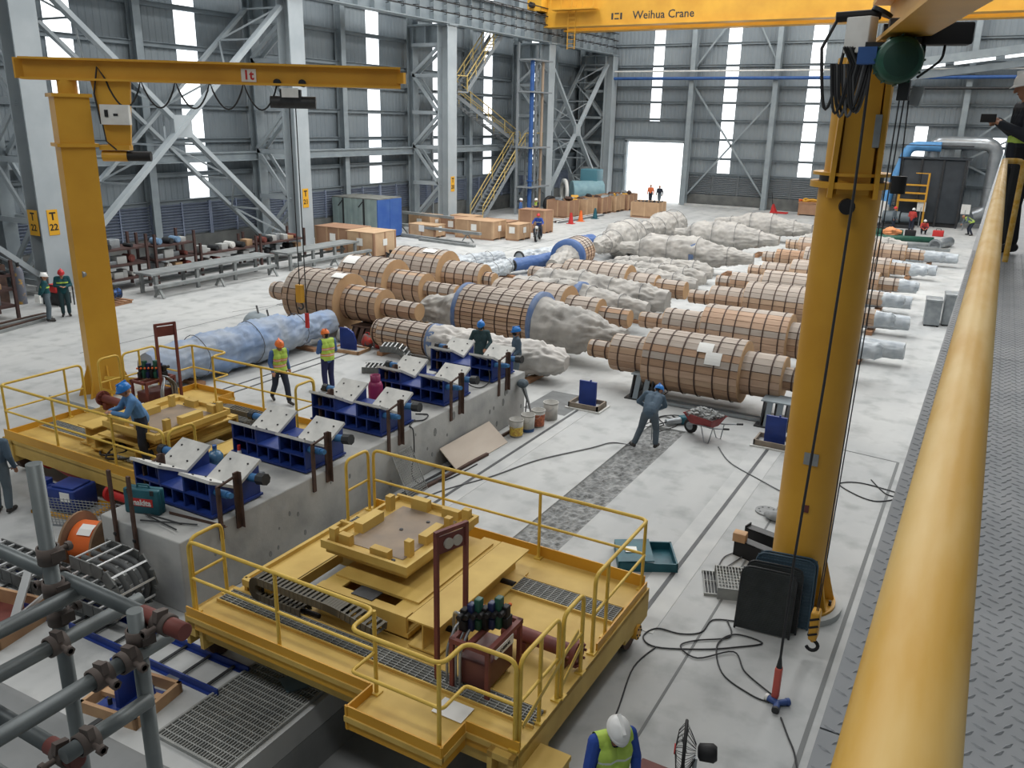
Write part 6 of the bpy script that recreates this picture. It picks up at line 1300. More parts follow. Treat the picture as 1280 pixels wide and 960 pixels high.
crate(-26.8, 50.6, 2.0, 1.2, 1.5, 'tall plain brown plywood crate behind the motorcyclist', 1, 0, False)
for i, (x, y, k) in enumerate(((-29.4, 60.0, 1), (-28.9, 62.3, 0), (-28.6, 64.6, 1), (-28.4, 66.9, 0), (-28.1, 69.0, 1))):
    crate(x, y, 1.9, 1.9, 1.35, 'wooden crate of scrap, number %s in the row from the traffic cones' % ('one', 'two', 'three', 'four', 'five')[i], k, 0, False, True)
    rd = random.Random(i+30)
    for q in range(5): tag(obj('scrap_piece', MB().bev(-.3, -.15, -.12, .3, .15, .12, .03).xf(Matrix.Translation((x+rd.uniform(-.6, .6), y+rd.uniform(-.6, .6), 1.2+rd.uniform(0, .25))) @ Matrix.Rotation(rd.random()*3, 4, 'Z') @ Matrix.Rotation(rd.random(), 4, 'X')), [M_dark, M_galv, M_yel, M_rust, M_bench][(q+i) % 5]), 'piece of scrap machinery heaped in crate number %s from the cones' % ('one', 'two', 'three', 'four', 'five')[i], 'scrap', 'scrap heaped in the crates')
crate(-24.0, 64.4, 2.3, 1.7, 1.25, 'open wooden crate standing alone before the doorway', 0, 0, False, True)
for q in range(6): tag(obj('cable_coil', MB().tube([(-24.8+.32*q+.3*math.cos(a), 64.4+.5*math.sin(a), 1.1+.12*math.sin(2*a)+.05*(q % 2)) for a in [2*PI*k/16 for k in range(16)]], .06, 6, closed=True), M_cable), 'black cable coil heaped in the crate before the doorway', 'coil', 'coils in the doorway crate')
# container
t = thing('container', 'grey-green corrugated container with a blue end beside the wooden crates', 'container', (-34.2, 42.0, 0))
b = MB(); n = 14
for k in range(n): x0 = -1.8+3.5*k/n; b.box(x0, -1.22 if k % 2 else -1.18, .1, x0+3.5/n, -1.15, 2.4)
obj('side_wall', b, mat('container_grey', S(150,166,164), S(128,146,146), 1.2, .7), t); obj('rear_wall', MB().box(-1.8, 1.15, .1, 1.7, 1.2, 2.4), MATS['container_grey'], t)
[obj('end_door', MB().box(1.7, a_, .1, 1.76, a_+1.19, 2.4), mat('container_blue', S(48,86,158), S(66,102,164), 1.4, .6), t) for a_ in (-1.2, .01)]; obj('roof', MB().box(-1.8, -1.2, 2.4, 1.76, 1.2, 2.46), mat('roof_dirt', S(128,130,124), S(100,102,98), 3, .9), t); obj('floor_frame', MB().box(-1.8, -1.2, 0, 1.76, 1.2, .1), M_dark, t)
for x in (-.9, .7): obj('door_post', MB().box(x-.05, -1.26, .1, x+.05, -1.2, 2.4).bar((x, -1.23, 2.3), (x-.4, -1.23, 1.9), .05, .05), M_dark, t)
for i, (x0, y0, x1, y1, z) in enumerate(((-33.5, 44.0, -26.6, 43.2, .62), (-33.2, 43.3, -26.9, 42.3, .12), (-33.9, 45.2, -29.5, 44.6, 1.25), (-30.5, 42.4, -26.2, 41.9, .06))):
    tag(obj('steel_beam', MB().bar((x0, y0, z), (x1, y1, z), .22, .16, (0, 0, 1)), M_bench), ['pale steel beam carried on trestles before the crates', 'grey steel beam on the floor before the crates', 'pale steel beam resting across a low crate', 'thin grey beam on the floor nearest the aisle'][i], 'beam', 'steel beams before the crates')
for (x, y) in ((-33.0, 43.95), (-27.6, 43.3)):
    t = thing('trestle', 'steel trestle under the pale beam before the crates', 'trestle', (x, y, 0), 0, 'trestles under the pale beam'); obj('leg', MB().bar((-.3, -.25, 0), (0, 0, .52), .07, .07), M_bench, t); obj('leg', MB().bar((.3, .25, 0), (0, 0, .52), .07, .07), M_bench, t); obj('cap', MB().box(-.2, -.2, .5, .2, .2, .54), M_bench, t)
t = thing('scrap_pile', 'heap of dark metal offcuts beside the pale wooden crate', 'scrap', (-27.5, 36.3, 0)); rd = random.Random(8); b = MB()
for q in range(70):
    n0 = len(b.v); b.box(-.25, -.04, -.04, .25, .04, .04); rq = rd.random()**.5*.7; aq = rd.random()*6.28; b.xf(Matrix.Translation((rq*math.cos(aq), rq*math.sin(aq), .06+.45*(1-rq/.7)*rd.random())) @ Matrix.Rotation(rd.random()*6, 4, 'Z') @ Matrix.Rotation(rd.uniform(-.5, .5), 4, 'Y'), n0)
o = obj('offcuts', b, M_dark, t); o['kind'] = 'stuff'; obj('tray', MB().box(-.75, -.75, 0, .75, .75, .03), M_rust, t)
# staircase (three flights) behind the columns
M_stringer = mat('stair_grey', S(136,142,146), rough=.6); M_srail = mat('stair_rail_yellow', S(196,172,108), rough=.6)
t = thing('staircase', 'steel access stairs with yellow handrails climbing beside column T 20', 'stairs', (-34.8, 56, 0))
def flight(y0, z0, y1, z1, x, w_, n):
    for s in (-w_/2, w_/2):
        obj('stringer', MB().bar((x+s, y0, z0), (x+s, y1, z1), .05, .28, (0, 0, 1)), M_stringer, t)
        d_ = Vector((0, y1-y0, z1-z0)).normalized()
        obj('stair_rail', MB().cyl((x+s, y0, z0+1.0), (x+s, y1, z1+1.0), .04, n=8).cyl((x+s, y0, z0+.55), (x+s, y1, z1+.55), .03, n=8), M_srail, t)
        for k in range(5): u = k/4; obj('stair_post', MB().cyl((x+s, y0+(y1-y0)*u, z0+(z1-z0)*u), (x+s, y0+(y1-y0)*u, z0+(z1-z0)*u+1.0), .035, n=6), M_srail, t)
    for k in range(n): u = (k+.5)/n; obj('tread', MB().cbox(x, y0+(y1-y0)*u, z0+(z1-z0)*u, w_, .28, .04), M_stringer, t)
flight(-1.7, 0, 4.6, 5.2, 1.0, 1.1, 20); flight(6.2, 5.2, -3.9, 9.0, -.3, 1.0, 20); flight(-3.9, 9.0, .8, 13.0, 1.0, 1.0, 16)
for (y0, y1, z) in ((4.6, 7.6, 5.2), (-5.2, -3.9, 9.0)):
    obj('landing', MB().box(-.9, y0, z-.1, 1.6, y1, z), M_stringer, t); obj('landing_rail', MB().cyl((1.55, y0, z+1), (1.55, y1, z+1), .04, n=8).cyl((-.85, y0, z+1), (-.85, y1, z+1), .04, n=8).cyl((1.55, y1, z), (1.55, y1, z+1), .035, n=6), M_srail, t)
for (x, y, z) in ((1.4, 7.4, 5.1), (-.7, 7.4, 5.1), (1.4, 5.0, 5.1), (-.7, -5.0, 8.9), (.9, -5.0, 8.9)): obj('leg', MB().bar((x, y, 0), (x, y, z), .14, .14), M_stringer, t)
for z in (1.0, 2.4, 3.8): obj('leg_brace', MB().bar((1.4, 5.0, z), (1.4, 7.4, z+1.2), .07, .07), M_stringer, t)
# riser pipes
for i, (x, y, r, m, lab) in enumerate(((-32.2, 59.6, .17, M_blue2, 'tall blue riser pipe beside the staircase'), (-32.3, 60.4, .09, M_galv, 'tall silver riser pipe next to the blue riser'), (-32.2, 61.3, .11, mat('tan_pipe', S(170,150,130), rough=.6), 'tall tan riser pipe behind the silver one'))):
    t = thing('riser_pipe', lab, 'pipe', (x, y, 0)); obj('pipe', MB().cyl((0, 0, 0), (0, 0, 11.6), r, n=14), m, t)
    for z in (2.6, 5.1, 9.2): obj('flange', MB().cyl((0, 0, z), (0, 0, z+.1), r*1.6, n=14), m, t)
t = thing('pipe_bracket', 'steel platform bracing the riser pipes high on the column', 'bracket', (-32.6, 60.6, 0))
for z in (2.2, 5.2, 9.3, 11.6): obj('arm', MB().box(-.6, -1.6, z-.1, .8, 1.6, z), M_stringer, t); obj('stay', MB().bar((-.3, 1.5, z), (-.3, 2.7, z-.8), .08, .08), M_stringer, t)
obj('mast', MB().bar((-.55, 1.5, 0), (-.55, 1.5, 12.8), .16, .16).bar((-.55, -1.5, 0), (-.55, -1.5, 12.8), .16, .16), M_stringer, t)
# teal fan housing at the foot of the far bracing
t = thing('fan_housing', 'teal machine drum with pale square hood by the far columns', 'machine', (-31.5, 68.8, 0)); M_tealp = mat('pale_teal', S(134,168,176), S(112,148,160), 2, .5)
obj('drum', MB().cyl((-1.0, -.9, 1.3), (1.1, .9, 1.3), .95, n=28), M_tealp, t); obj('hood', MB().bev(-.8, .3, 1.8, .8, 1.7, 3.2, .08), mat('mid_teal', S(84,132,146), rough=.5), t); obj('ring', MB().lathe([(0, .8), (0, 1.1), (.25, 1.1), (.25, .8)], (-1.6, -1.4, 1.3), (.75, .66, 0), 28, True, False), M_white, t); obj('base_frame', MB().box(-1.4, -1.2, 0, 1.4, 1.2, .4), M_dark, t)
for i, (x, y, m, c_) in enumerate(((-26.9, 56.3, M_red, 'red'), (-27.0, 58.2, M_orange, 'faded orange'), (-26.9, 60.6, M_teal, 'teal'))):
    t = thing('traffic_cone', '%s traffic cone on the floor beside the crates of scrap' % c_, 'cone', (x, y, 0)); obj('cone', MB().cyl((0, 0, .04), (0, 0, .8), .2, .08, 14), m, t); obj('base', MB().box(-.25, -.25, 0, .25, .25, .04), m, t)
t = thing('tyre_stack', 'black tyre leaning near the fan housing', 'tyre', (-31.3, 61.5, 0)); obj('tyre', MB().lathe([(-.15, .4), (-.18, .6), (-.1, .72), (.1, .72), (.18, .6), (.15, .4)], (0, 0, .72), (.9, -.3, .0), 28, True, False), M_black, t); obj('rim', MB().cyl((-.1, .03, .72), (.1, -.03, .72), .4, n=20), M_dark, t)
for i in range(5): tag(obj('long_pipe', MB().cyl((-28.35+.16*i, 56.0, .09), (-27.85+.16*i, 63, .09), .07, n=8), [M_white, M_galv, M_rust][i % 3]), 'long pipe lying beside the row of scrap crates', 'pipe', 'pipes beside the scrap crates')
# ================================================================= FAR RIGHT: FILTER TANK, DUCTS, PUMPS
t = thing('filter_tank', 'dark steel tank with a silver duct at the far right', 'tank', (-4.5, 74.2, 0)); M_tankd = mat('dark_tank', S(58,64,70), S(46,52,58), 1.2, .6)
obj('body', MB().bev(-2.4, -1.6, .3, 2.2, 1.4, 5.0, .08), M_tankd, t); obj('roof', MB().box(-2.6, -1.8, 5.0, 2.4, 1.5, 5.1), M_tankd, t); obj('skirt', MB().box(-2.2, -1.4, 0, 2.0, 1.2, .3), M_dark, t)
for x in (-2.3, -.9, .6, 2.1): obj('stiffener', MB().box(x-.07, -1.75, 0, x+.07, -1.6, 5.0), M_dark, t)
obj('railing', MB().cyl((-2.5, -1.75, 6.0), (2.4, -1.75, 6.0), .04, n=6), M_dark, t)
t = thing('silver_duct', 'silver insulated duct bending down beside the dark tank', 'duct', (-2.6, 73.6, 0)); M_silver = mat('silver_clad', S(176,182,186), S(148,154,160), 1.5, .3, metal=.6)
obj('duct', MB().tube(bend([(-2.2, .2, 5.0), (-2.2, .2, 6.2), (2.0, .2, 6.2), (2.0, .2, 1.4), (1.2, .2, 1.0)], 1.0, 8), .48, 18), M_silver, t)
for z in (3.0, 4.6): obj('joint_band', MB().cyl((2.0, .2, z), (2.0, .2, z+.08), .51, n=18), M_galv, t)
t = thing('blue_duct', 'light blue duct slanting down by the yellow access platform', 'duct', (-6.9, 73.2, 0)); M_lblue = mat('light_blue', S(100,160,214), S(84,144,200), 2, .5)
obj('duct', MB().tube(bend([(-.7, 0, .8), (-.6, 0, 2.2), (.4, 0, 5.9), (2.6, 0, 5.9)], .6, 5), .36, 14), M_lblue, t); obj('sleeve', MB().cyl((-.7, 0, .5), (-.68, 0, 1.7), .38, n=14), M_white, t)
t = thing('access_platform', 'yellow railed access platform before the dark tank', 'platform', (-5.6, 71.8, 0))
obj('deck', MB().box(-1.0, -.5, 1.9, .9, .5, 2.0), M_yel, t)
for x in (-1.0, .9):
    for y in (-.5, .5): obj('leg', MB().bar((x, y, 0), (x, y, 4.0 if x > 0 else 3.2), .07, .07), M_yel, t)
for z in (2.5, 3.1): obj('rail', MB().bar((-1, -.5, z), (.9, -.5, z), .06, .06).bar((-1, .5, z), (.9, .5, z), .06, .06), M_yel, t)
obj('rail', MB().bar((0, -.5, 4.0), (.9, -.5, 4.0), .06, .06), M_yel, t)
t = thing('pump_unit', 'dark grey pump skid under the yellow platform', 'pump', (-6.4, 70.4, 0)); obj('skid', MB().box(-1.3, -.5, 0, 1.3, .5, .25), M_dark, t); obj('casing', MB().cyl((-1.0, 0, .75), (.2, 0, .75), .45, n=20), mat('pump_grey', S(96,106,112), rough=.5), t); obj('motor', MB().cyl((.3, 0, .75), (1.2, 0, .75), .38, n=20), MATS['pump_grey'], t)
t = thing('pump_unit', 'blue pump with upright pipe next to the silver duct', 'pump', (.9, 73.5, 0)); obj('skid', MB().box(-.9, -.5, 0, .9, .5, .25), M_dark, t); obj('casing', MB().cyl((-.7, 0, .7), (.6, 0, .7), .42, n=20), MATS['pump_grey'], t); obj('riser', MB().cyl((0, 0, .9), (0, 0, 3.4), .22, n=14), M_lblue, t); obj('flange', MB().cyl((0, 0, 2.0), (0, 0, 2.1), .32, n=14), M_blue2, t)
for i, x in enumerate((-4.9, -1.9)):
    t = thing('notice_board', ['white notice on a post before the dark tank', 'white notice on a post beside the silver duct'][i], 'sign', (x, 71.5, 0)); obj('post', MB().cyl((0, 0, 0), (0, 0, 1.5), .04, n=8), M_galv, t); obj('board', MB().box(-.3, -.03, 1.2, .3, 0, 1.9), M_white, t)
for i, (p0, p1, r, m, lab) in enumerate((((-10.5, 62.5, .3), (-5.2, 63.3, .3), .3, M_green, 'dark green pipe lying on the floor beyond the timber-clad rolls'), ((-7.5, 61.0, .2), (-3.2, 62.0, .2), .2, M_green, 'slimmer green pipe lying beside the dark green one'), ((-2.9, 58.5, .3), (-2.2, 61.0, .3), .3, M_galv, 'short grey pipe with open end on the floor'), ((-6.5, 59.0, .15), (-2.5, 59.6, .15), .15, M_bench, 'long grey pipe behind the last rolls'))):
    t = thing('floor_pipe', lab, 'pipe', p0); d_ = Vector(p1)-Vector(p0); obj('tube', MB().lathe([(0, r*.85), (0, r), (d_.length, r), (d_.length, r*.85)], (0, 0, 0), d_, 16, True, True), m, t); obj('flange', MB().cyl((0, 0, 0), tuple(d_.normalized()*.1), r*1.25, n=16), m, t)
for i in range(9):
    rd = random.Random(i+90); x, y = rd.uniform(-7.5, -2.4), rd.uniform(55.5, 58.5)
    tag(obj('timber_bearer', MB().bar((x-.9, y, .12+.1*(i % 2)), (x+.9, y+rd.uniform(-.6, .6), .12+.1*(i % 2)), .2, .18, (0, 0, 1)), [M_bench, M_wood2, M_galv][i % 3]), 'loose bearer in the clutter beyond the last rolls', 'bearer', 'bearers beyond the last rolls')
t = thing('orange_sheet', 'crumpled orange sheet on the green pipe', 'sheet', (-5.8, 62.4, 0)); obj('sheet', wrapped_mesh(-.6, .6, .5, [(0, .1), (.5, .35), (1, .1)], 91, .15), mat('pale_orange', S(224,152,104), rough=.8), t); obj('weight', MB().box(-.1, -.5, .0, .1, -.4, .1), M_dark, t)
t = thing('pallet_jack', 'red pallet jack standing by the far wall', 'jack', (-16.0, 74.5, 0)); [obj('fork', MB().box(-.7, a_, .05, .7, a_+.2, .15), M_red, t) for a_ in (-.35, .15)]; obj('head', MB().prism([(-.7, .1), (-.2, .1), (-.55, .8)], -.3, .3, 'y'), M_red, t); obj('tiller', MB().bar((-.6, 0, .7), (-.75, 0, 1.7), .06, .06), M_dark, t)
t = thing('work_table', 'brown table with yellow straps by the far wall behind the crane post', 'table', (-13.2, 75.0, 0)); obj('top', MB().box(-1.3, -.6, 1.0, 1.3, .6, 1.1), M_wood2, t); obj('panel', MB().box(-1.2, -.55, .1, 1.2, -.5, 1.0), M_crate[1], t)
for x in (-1.2, 1.2): obj('leg', MB().box(x-.06, -.5, 0, x+.06, .5, 1.0), M_wood2, t)
t = thing('lifting_sling', 'bundle of yellow lifting slings on the brown table', 'sling', (-13.4, 75.0, 1.1)); obj('loop', MB().tube([(.8*math.cos(a), .3*math.sin(a), .12+.1*math.sin(3*a)) for a in [2*PI*k/20 for k in range(20)]], .1, 8, closed=True), M_yel, t); obj('tail', MB().tube([(-.8, 0, .1), (-1.1, -.2, .15), (-1.0, -.5, .1)], .08, 8), M_orange, t)
for i, (x, y) in enumerate(((-3.2, 66.4), (-6.9, 66.6), (-4.9, 65.4))):
    t = thing('tool_kit', ['red tool drum on the floor by the seated workers', 'dark tool chest on the floor by the standing worker', 'small black tool chest between the workers'][i], 'tool chest', (x, y, 0)); obj('body', MB().bev(-.35, -.25, 0, .35, .25, .4, .04), [M_red, M_dark, M_black][i], t); obj('handle', MB().tube(bend([(-.15, 0, .4), (-.15, 0, .52), (.15, 0, .52), (.15, 0, .4)], .04), .02, 6), M_dark, t)
# ================================================================= PEOPLE
M_skin = mat('skin', S(176,128,100), S(164,116,90), 8, .6)
M_hair = mat('dark_hair', S(34,30,30), rough=.7); M_boot = mat('boot', S(58,54,52), S(44,42,40), 6, .7)
def cl(name, c): return mat(name, c, tuple(q*.86 for q in c), 5, .8, bump=.25, bscale=14)
C_grey = cl('grey_blue_cloth', S(78,96,112)); C_blue = cl('blue_cloth', S(86,130,176)); C_navy = cl('navy_cloth', S(38,44,58)); C_green = cl('dark_green_cloth', S(24,78,84)); C_dgreen = cl('bottle_green_cloth', S(48,70,74)); C_black = cl('black_cloth', S(20,22,26)); C_slate = cl('slate_trouser', S(92,104,112)); C_mid = cl('mid_blue_shirt', S(72,104,156)); C_denim = cl('indigo_trouser', S(40,44,84)); C_red = cl('red_shirt', S(178,62,56)); C_royal = cl('royal_blue_jacket', S(44,76,158))
C_lime = mat('hi_vis_lime', S(186,214,96), S(168,198,80), 8, .7); C_oran = mat('hi_vis_orange', S(230,120,72), rough=.7); C_refl = mat('reflective_tape', S(206,212,206), rough=.4)
H_blue = mat('helmet_blue', S(44,120,196), rough=.3); H_or = mat('helmet_orange', S(232,120,56), rough=.35); H_white = mat('helmet_white', S(232,232,230), rough=.3); H_red = mat('helmet_red', S(200,52,56), rough=.35)
STAND = dict(pelvis=(0, 0, .93), waist=(0, 0, 1.06), chest=(0, .0, 1.28), neck=(0, .0, 1.46), head=(0, .02, 1.6),
             shL=(-.19, 0, 1.41), shR=(.19, 0, 1.41), elL=(-.25, -.03, 1.13), elR=(.25, -.03, 1.13), wrL=(-.26, .08, .9), wrR=(.26, .08, .9),
             hiL=(-.09, 0, .91), hiR=(.09, 0, .91), knL=(-.1, .03, .5), knR=(.1, .03, .5), anL=(-.1, -.02, .09), anR=(.1, -.02, .09), toL=(-.13, .16, .045), toR=(.13, .16, .045))
def person(loc, rz, label, shirt, trou, helmet, pose=None, vest=None, vox=.011, lean_head=(0, 0), hair=True, scale=1.0, belt=None, mask=False, fing='relax', boots=None, group='people at work in the hall', sit=False):
    J = {k: Vector(v) for k, v in {**STAND, **(pose or {})}.items()}
    t = thing('person', label, 'person', loc, rz, group)
    caps = []   # (p0, p1, r0, r1, material slot)
    SK, SH, TR, BO, HA = 0, 1, 2, 3, 4
    def c(a, b, r0, r1, m): caps.append((Vector(a), Vector(b), r0, r1, m))
    up = (J['chest']-J['pelvis']).normalized(); rt = (J['shR']-J['shL']).normalized(); hr = (J['hiR']-J['hiL']).normalized()
    for s in (-1, 1):
        c(J['pelvis']+hr*.06*s, J['waist']+rt*.065*s, .125, .115, TR); c(J['waist']+rt*.065*s, J['chest']+rt*.08*s, .118, .13, SH); c(J['chest']+rt*.08*s, J['chest']+rt*.09*s+up*.1, .128, .095, SH)
    c(J['waist']-up*.1, J['waist'], .155, .15, SH)
    c(J['shL'], J['shR'], .075, .075, SH); c(J['chest']+up*.12, J['neck'], .085, .06, SH); c(J['neck']-up*.04, J['head'], .055, .052, SK)
    for q in 'LR':
        sh, el, wr = J['sh'+q], J['el'+q], J['wr'+q]
        c(sh, el, .074, .06, SH); c(el, wr, .058, .043, SH)
        d = (wr-el).normalized(); side = d.cross(Vector((0, 0, 1))); side = side.normalized() if side.length > .1 else Vector((0, 1, 0)); nrm = side.cross(d).normalized()
        if q == 'L': side = -side
        palm = wr+d*.075
        for k in (-.026, 0, .026): c(wr+side*k*.7+d*.005, palm+side*k, .018, .016, SK)
        curl = {'relax': .35, 'grip': 1.1, 'flat': .1}[fing]
        for k, ln in ((-.034, .062), (-.012, .075), (.011, .07), (.032, .055)):
            b0 = palm+side*k; m1 = b0+(d*math.cos(curl*.5)-nrm*math.sin(curl*.5))*ln*.55; m2 = m1+(d*math.cos(curl*1.4)-nrm*math.sin(curl*1.4))*ln*.5
            c(b0, m1, .0105, .0098, SK); c(m1, m2, .0098, .0085, SK)
        b0 = wr+d*.025-side*.03; m1 = b0-side*.035+d*.03-nrm*.01; c(b0, m1, .0135, .012, SK); c(m1, m1+d*.03-nrm*.012, .012, .009, SK)
        hi, kn, an, to = J['hi'+q], J['kn'+q], J['an'+q], J['to'+q]
        c(hi, kn, .106, .08, TR); c(kn, an+(kn-an).normalized()*.06, .08, .068, TR); c(an+(kn-an).normalized()*.1, an, .058, .05, BO)
        c(an-(to-an)*.18+Vector((0, 0, -.03)), to, .045, .04, BO)
    # head
    hz = Vector(J['head']-J['neck']).normalized(); fw = Vector((math.sin(lean_head[0]), math.cos(lean_head[0]), math.sin(lean_head[1]))).normalized(); sd_ = fw.cross(Vector((0, 0, 1))).normalized(); hu = sd_.cross(fw).normalized(); H = J['head']
    c(H+hu*.035-fw*.02, H+hu*.055-fw*.01, .093, .09, SK); c(H-fw*.025, H+hu*.05+fw*.02, .083, .085, SK); c(H-hu*.065+fw*.035, H-hu*.02+fw*.035, .048, .06, SK); c(H+hu*.01+fw*.1, H-hu*.025+fw*.112, .012, .017, SK)
    for s in (-1, 1): c(H+sd_*.085*s+hu*.02, H+sd_*.088*s-hu*.015, .018, .013, SK)
    if hair: c(H-fw*.05+hu*.02, H-fw*.045-hu*.03, .075, .06, HA)
    mb = MB()
    for p0, p1, r0, r1, m in caps:
        n = 10 if r0 > .03 else 8
        d = p1-p0
        if d.length < 1e-4: d = Vector((0, 0, .001))
        dn = d.normalized(); pr = []
        for a in np.linspace(-PI/2, 0, 4): pr.append((r0*math.sin(a), max(1e-4, r0*math.cos(a))))
        for a in np.linspace(0, PI/2, 4): pr.append((d.length+r1*math.sin(a), max(1e-4, r1*math.cos(a))))
        mb.lathe(pr, p0, dn, n, True, True)
    tmp = obj('body_tmp', mb, [M_skin]); fixn(tmp)
    md = tmp.modifiers.new('r', 'REMESH'); md.mode = 'VOXEL'; md.voxel_size = vox; md.adaptivity = 0
    dg = bpy.context.evaluated_depsgraph_get(); me = bpy.data.meshes.new_from_object(tmp.evaluated_get(dg)); bpy.data.objects.remove(tmp)
    bm = bmesh.new(); bm.from_mesh(me)
    for _ in range(2): bmesh.ops.smooth_vert(bm, verts=bm.verts, factor=.45, use_axis_x=True, use_axis_y=True, use_axis_z=True)
    bm.to_mesh(me); bm.free()
    # cloth folds + material by nearest limb
    nv = len(me.vertices); co = np.empty(nv*3); me.vertices.foreach_get('co', co); co = co.reshape(-1, 3)
    npol = len(me.polygons); ce = np.empty(npol*3); me.polygons.foreach_get('center', ce); ce = ce.reshape(-1, 3)
    best = np.full(npol, 1e9); mi = np.zeros(npol, dtype=np.int32); ci = np.zeros(npol, dtype=np.int32)
    for k, (p0, p1, r0, r1, m) in enumerate(caps):
        a = np.array(p0); d = np.array(p1)-a; L2 = max(1e-9, d@d); u = np.clip(((ce-a)@d)/L2, 0, 1); dist = np.linalg.norm(ce-a-u[:, None]*d, axis=1)-(r0+(r1-r0)*u)
        w_ = dist < best; best[w_] = dist[w_]; mi[w_] = m; ci[w_] = k
    me.materials.clear()
    for q in (M_skin, shirt, trou, boots or M_boot, M_hair): me.materials.append(q)
    me.polygons.foreach_set('material_index', mi); me.polygons.foreach_set('use_smooth', np.ones(npol, dtype=bool)); me.update()
    o = bpy.data.objects.new('body', me); COL.objects.link(o); o.parent = t; t.scale = (scale,)*3
    # face details
    e = MB()
    for s in (-1, 1): e.sphere(H+sd_*.034*s+hu*.022+fw*.092, .011, 8, 6)
    obj('eyes', e, M_black, t)
    e = MB(); e.bar(H-hu*.055+fw*.088-sd_*.022, H-hu*.055+fw*.088+sd_*.022, .008, .008); obj('mouth', e, mat('lip', S(140,84,74), rough=.6), t)
    if mask: obj('face_mask', MB().sphere(H-hu*.04+fw*.045, .075, 14, 10, (1, 1, .9)), M_black if mask is True else mask, t)
    if helmet:
        hb = MB(); n = 24; pr = []
        M3 = Matrix((sd_, fw, hu)).transposed().to_4x4(); M3.translation = H+hu*.035-fw*.005
        vs = []; fs = []; K = 9
        for i in range(K+1):
            th = PI/2*i/K
            for j in range(n):
                a = 2*PI*j/n; vs.append((.112*math.sin(th)*math.cos(a), .132*math.sin(th)*math.sin(a), .125*math.cos(th)+(.008*max(0, 1-abs(math.cos(a))*4)*math.sin(th*2))))
        for i in range(K):
            for j in range(n): fs.append((i*n+j, (i+1)*n+j, (i+1)*n+(j+1)%n, i*n+(j+1)%n))
        hb.add(vs, fs, True)
        for r_, z_, rr in (((0, -.012, 1.0), 0, 0),): pass
        br = []
        for j in range(n):
            a = 2*PI*j/n; ex = 1.07+(.22*max(0, math.sin(a))**2); br.append((.112*math.cos(a)*1.07, .132*math.sin(a)*ex, -.012-.012*max(0, math.sin(a))))
        k0 = len(vs); hb.add([(.112*math.cos(2*PI*j/n), .132*math.sin(2*PI*j/n), 0) for j in range(n)]+br+[(.1*math.cos(2*PI*j/n), .118*math.sin(2*PI*j/n), -.014) for j in range(n)], [(j, j+n, (j+1)%n+n, (j+1)%n) for j in range(n)]+[(j+n, j+2*n, (j+1)%n+2*n, (j+1)%n+n) for j in range(n)], True)
        hb.bar((0, -.1, .085), (0, .1, .085), .03, .09)
        hb.xf(M3); ho = fixn(obj('helmet', hb, helmet, t)); ho['label'] = 'safety helmet'
        st_ = MB().tube([H+sd_*.09+hu*.03, H+sd_*.075-hu*.05+fw*.02, H-hu*.1+fw*.04, H-sd_*.075-hu*.05+fw*.02, H-sd_*.09+hu*.03], .006, 5); obj('chin_strap', st_, M_black, ho)
    # vest: a shell lifted off the torso
    def shell(name, sel, off, mats_, midx):
        idx = np.nonzero(sel)[0]; vm = {}; vs = []; fs = []; ms = []; nr = np.empty(nv*3); me.vertices.foreach_get('normal', nr); nr = nr.reshape(-1, 3)
        for fi in idx:
            f = []
            for vi in me.polygons[fi].vertices:
                if vi not in vm: vm[vi] = len(vs); vs.append(tuple(co[vi]+nr[vi]*off))
                f.append(vm[vi])
            fs.append(f); ms.append(int(midx[fi]))
        if not fs: return
        m2 = MB(); m2.v = vs; m2.f = fs; m2.mi = ms; m2.sm = [True]*len(fs); return obj(name, m2, mats_, t)
    P0, ax = np.array(J['pelvis']), np.array(up); hgt = (ce-P0)@ax; tl = float((J['neck']-J['pelvis']).length)
    torso = np.isin(ci, list(range(0, 9)))
    ax_r = np.array(rt); lat = (ce-np.array(J['chest']))@ax_r
    if vest is not None:
        fwd = np.cross(np.array(up), ax_r); front = (ce-np.array(J['chest']))@fwd
        sel = torso & (hgt > -.02) & (hgt < tl+.03) & (np.abs(lat) < .185)
        mid = np.zeros(npol, dtype=int); u = hgt/tl
        mid[((u > .18) & (u < .31)) | ((u > .5) & (u < .63))] = 1; mid[((u > .225) & (u < .265)) | ((u > .545) & (u < .585))] = 2
        if vest == 'lime2': mid[mid == 1] = 0
        shell('safety_vest', sel, .016, [C_lime, C_oran, C_refl], mid)
    if belt: 
        sel = torso & (hgt > belt[0]) & (hgt < belt[1]); shell('reflective_band', sel, .012, [belt[2]], np.zeros(npol, dtype=int))
    return t
def face(dx, dy): return math.atan2(-dx, dy)      # rz so that local +y points along (dx, dy)
WALK = dict(hiL=(-.09, 0, .9), hiR=(.09, 0, .9), knL=(-.1, .2, .5), anL=(-.1, .3, .1), toL=(-.12, .48, .06), knR=(.1, -.08, .5), anR=(.1, -.34, .13), toR=(.11, -.2, .045), pelvis=(0, .02, .91), elL=(-.25, -.1, 1.14), wrL=(-.27, .0, .9), elR=(.25, .04, 1.14), wrR=(.25, .18, .93), chest=(0, .06, 1.27), neck=(0, .08, 1.44), head=(0, .12, 1.57), shL=(-.19, .07, 1.39), shR=(.19, .07, 1.39))
BACKH = dict(elL=(-.27, -.12, 1.14), elR=(.27, -.12, 1.14), wrL=(-.06, -.2, .98), wrR=(.1, -.22, .95))
HOLD = dict(elL=(-.26, .02, 1.14), elR=(.26, .02, 1.14), wrL=(-.08, .26, 1.13), wrR=(.1, .27, 1.15), head=(0, .07, 1.58), neck=(0, .03, 1.45))
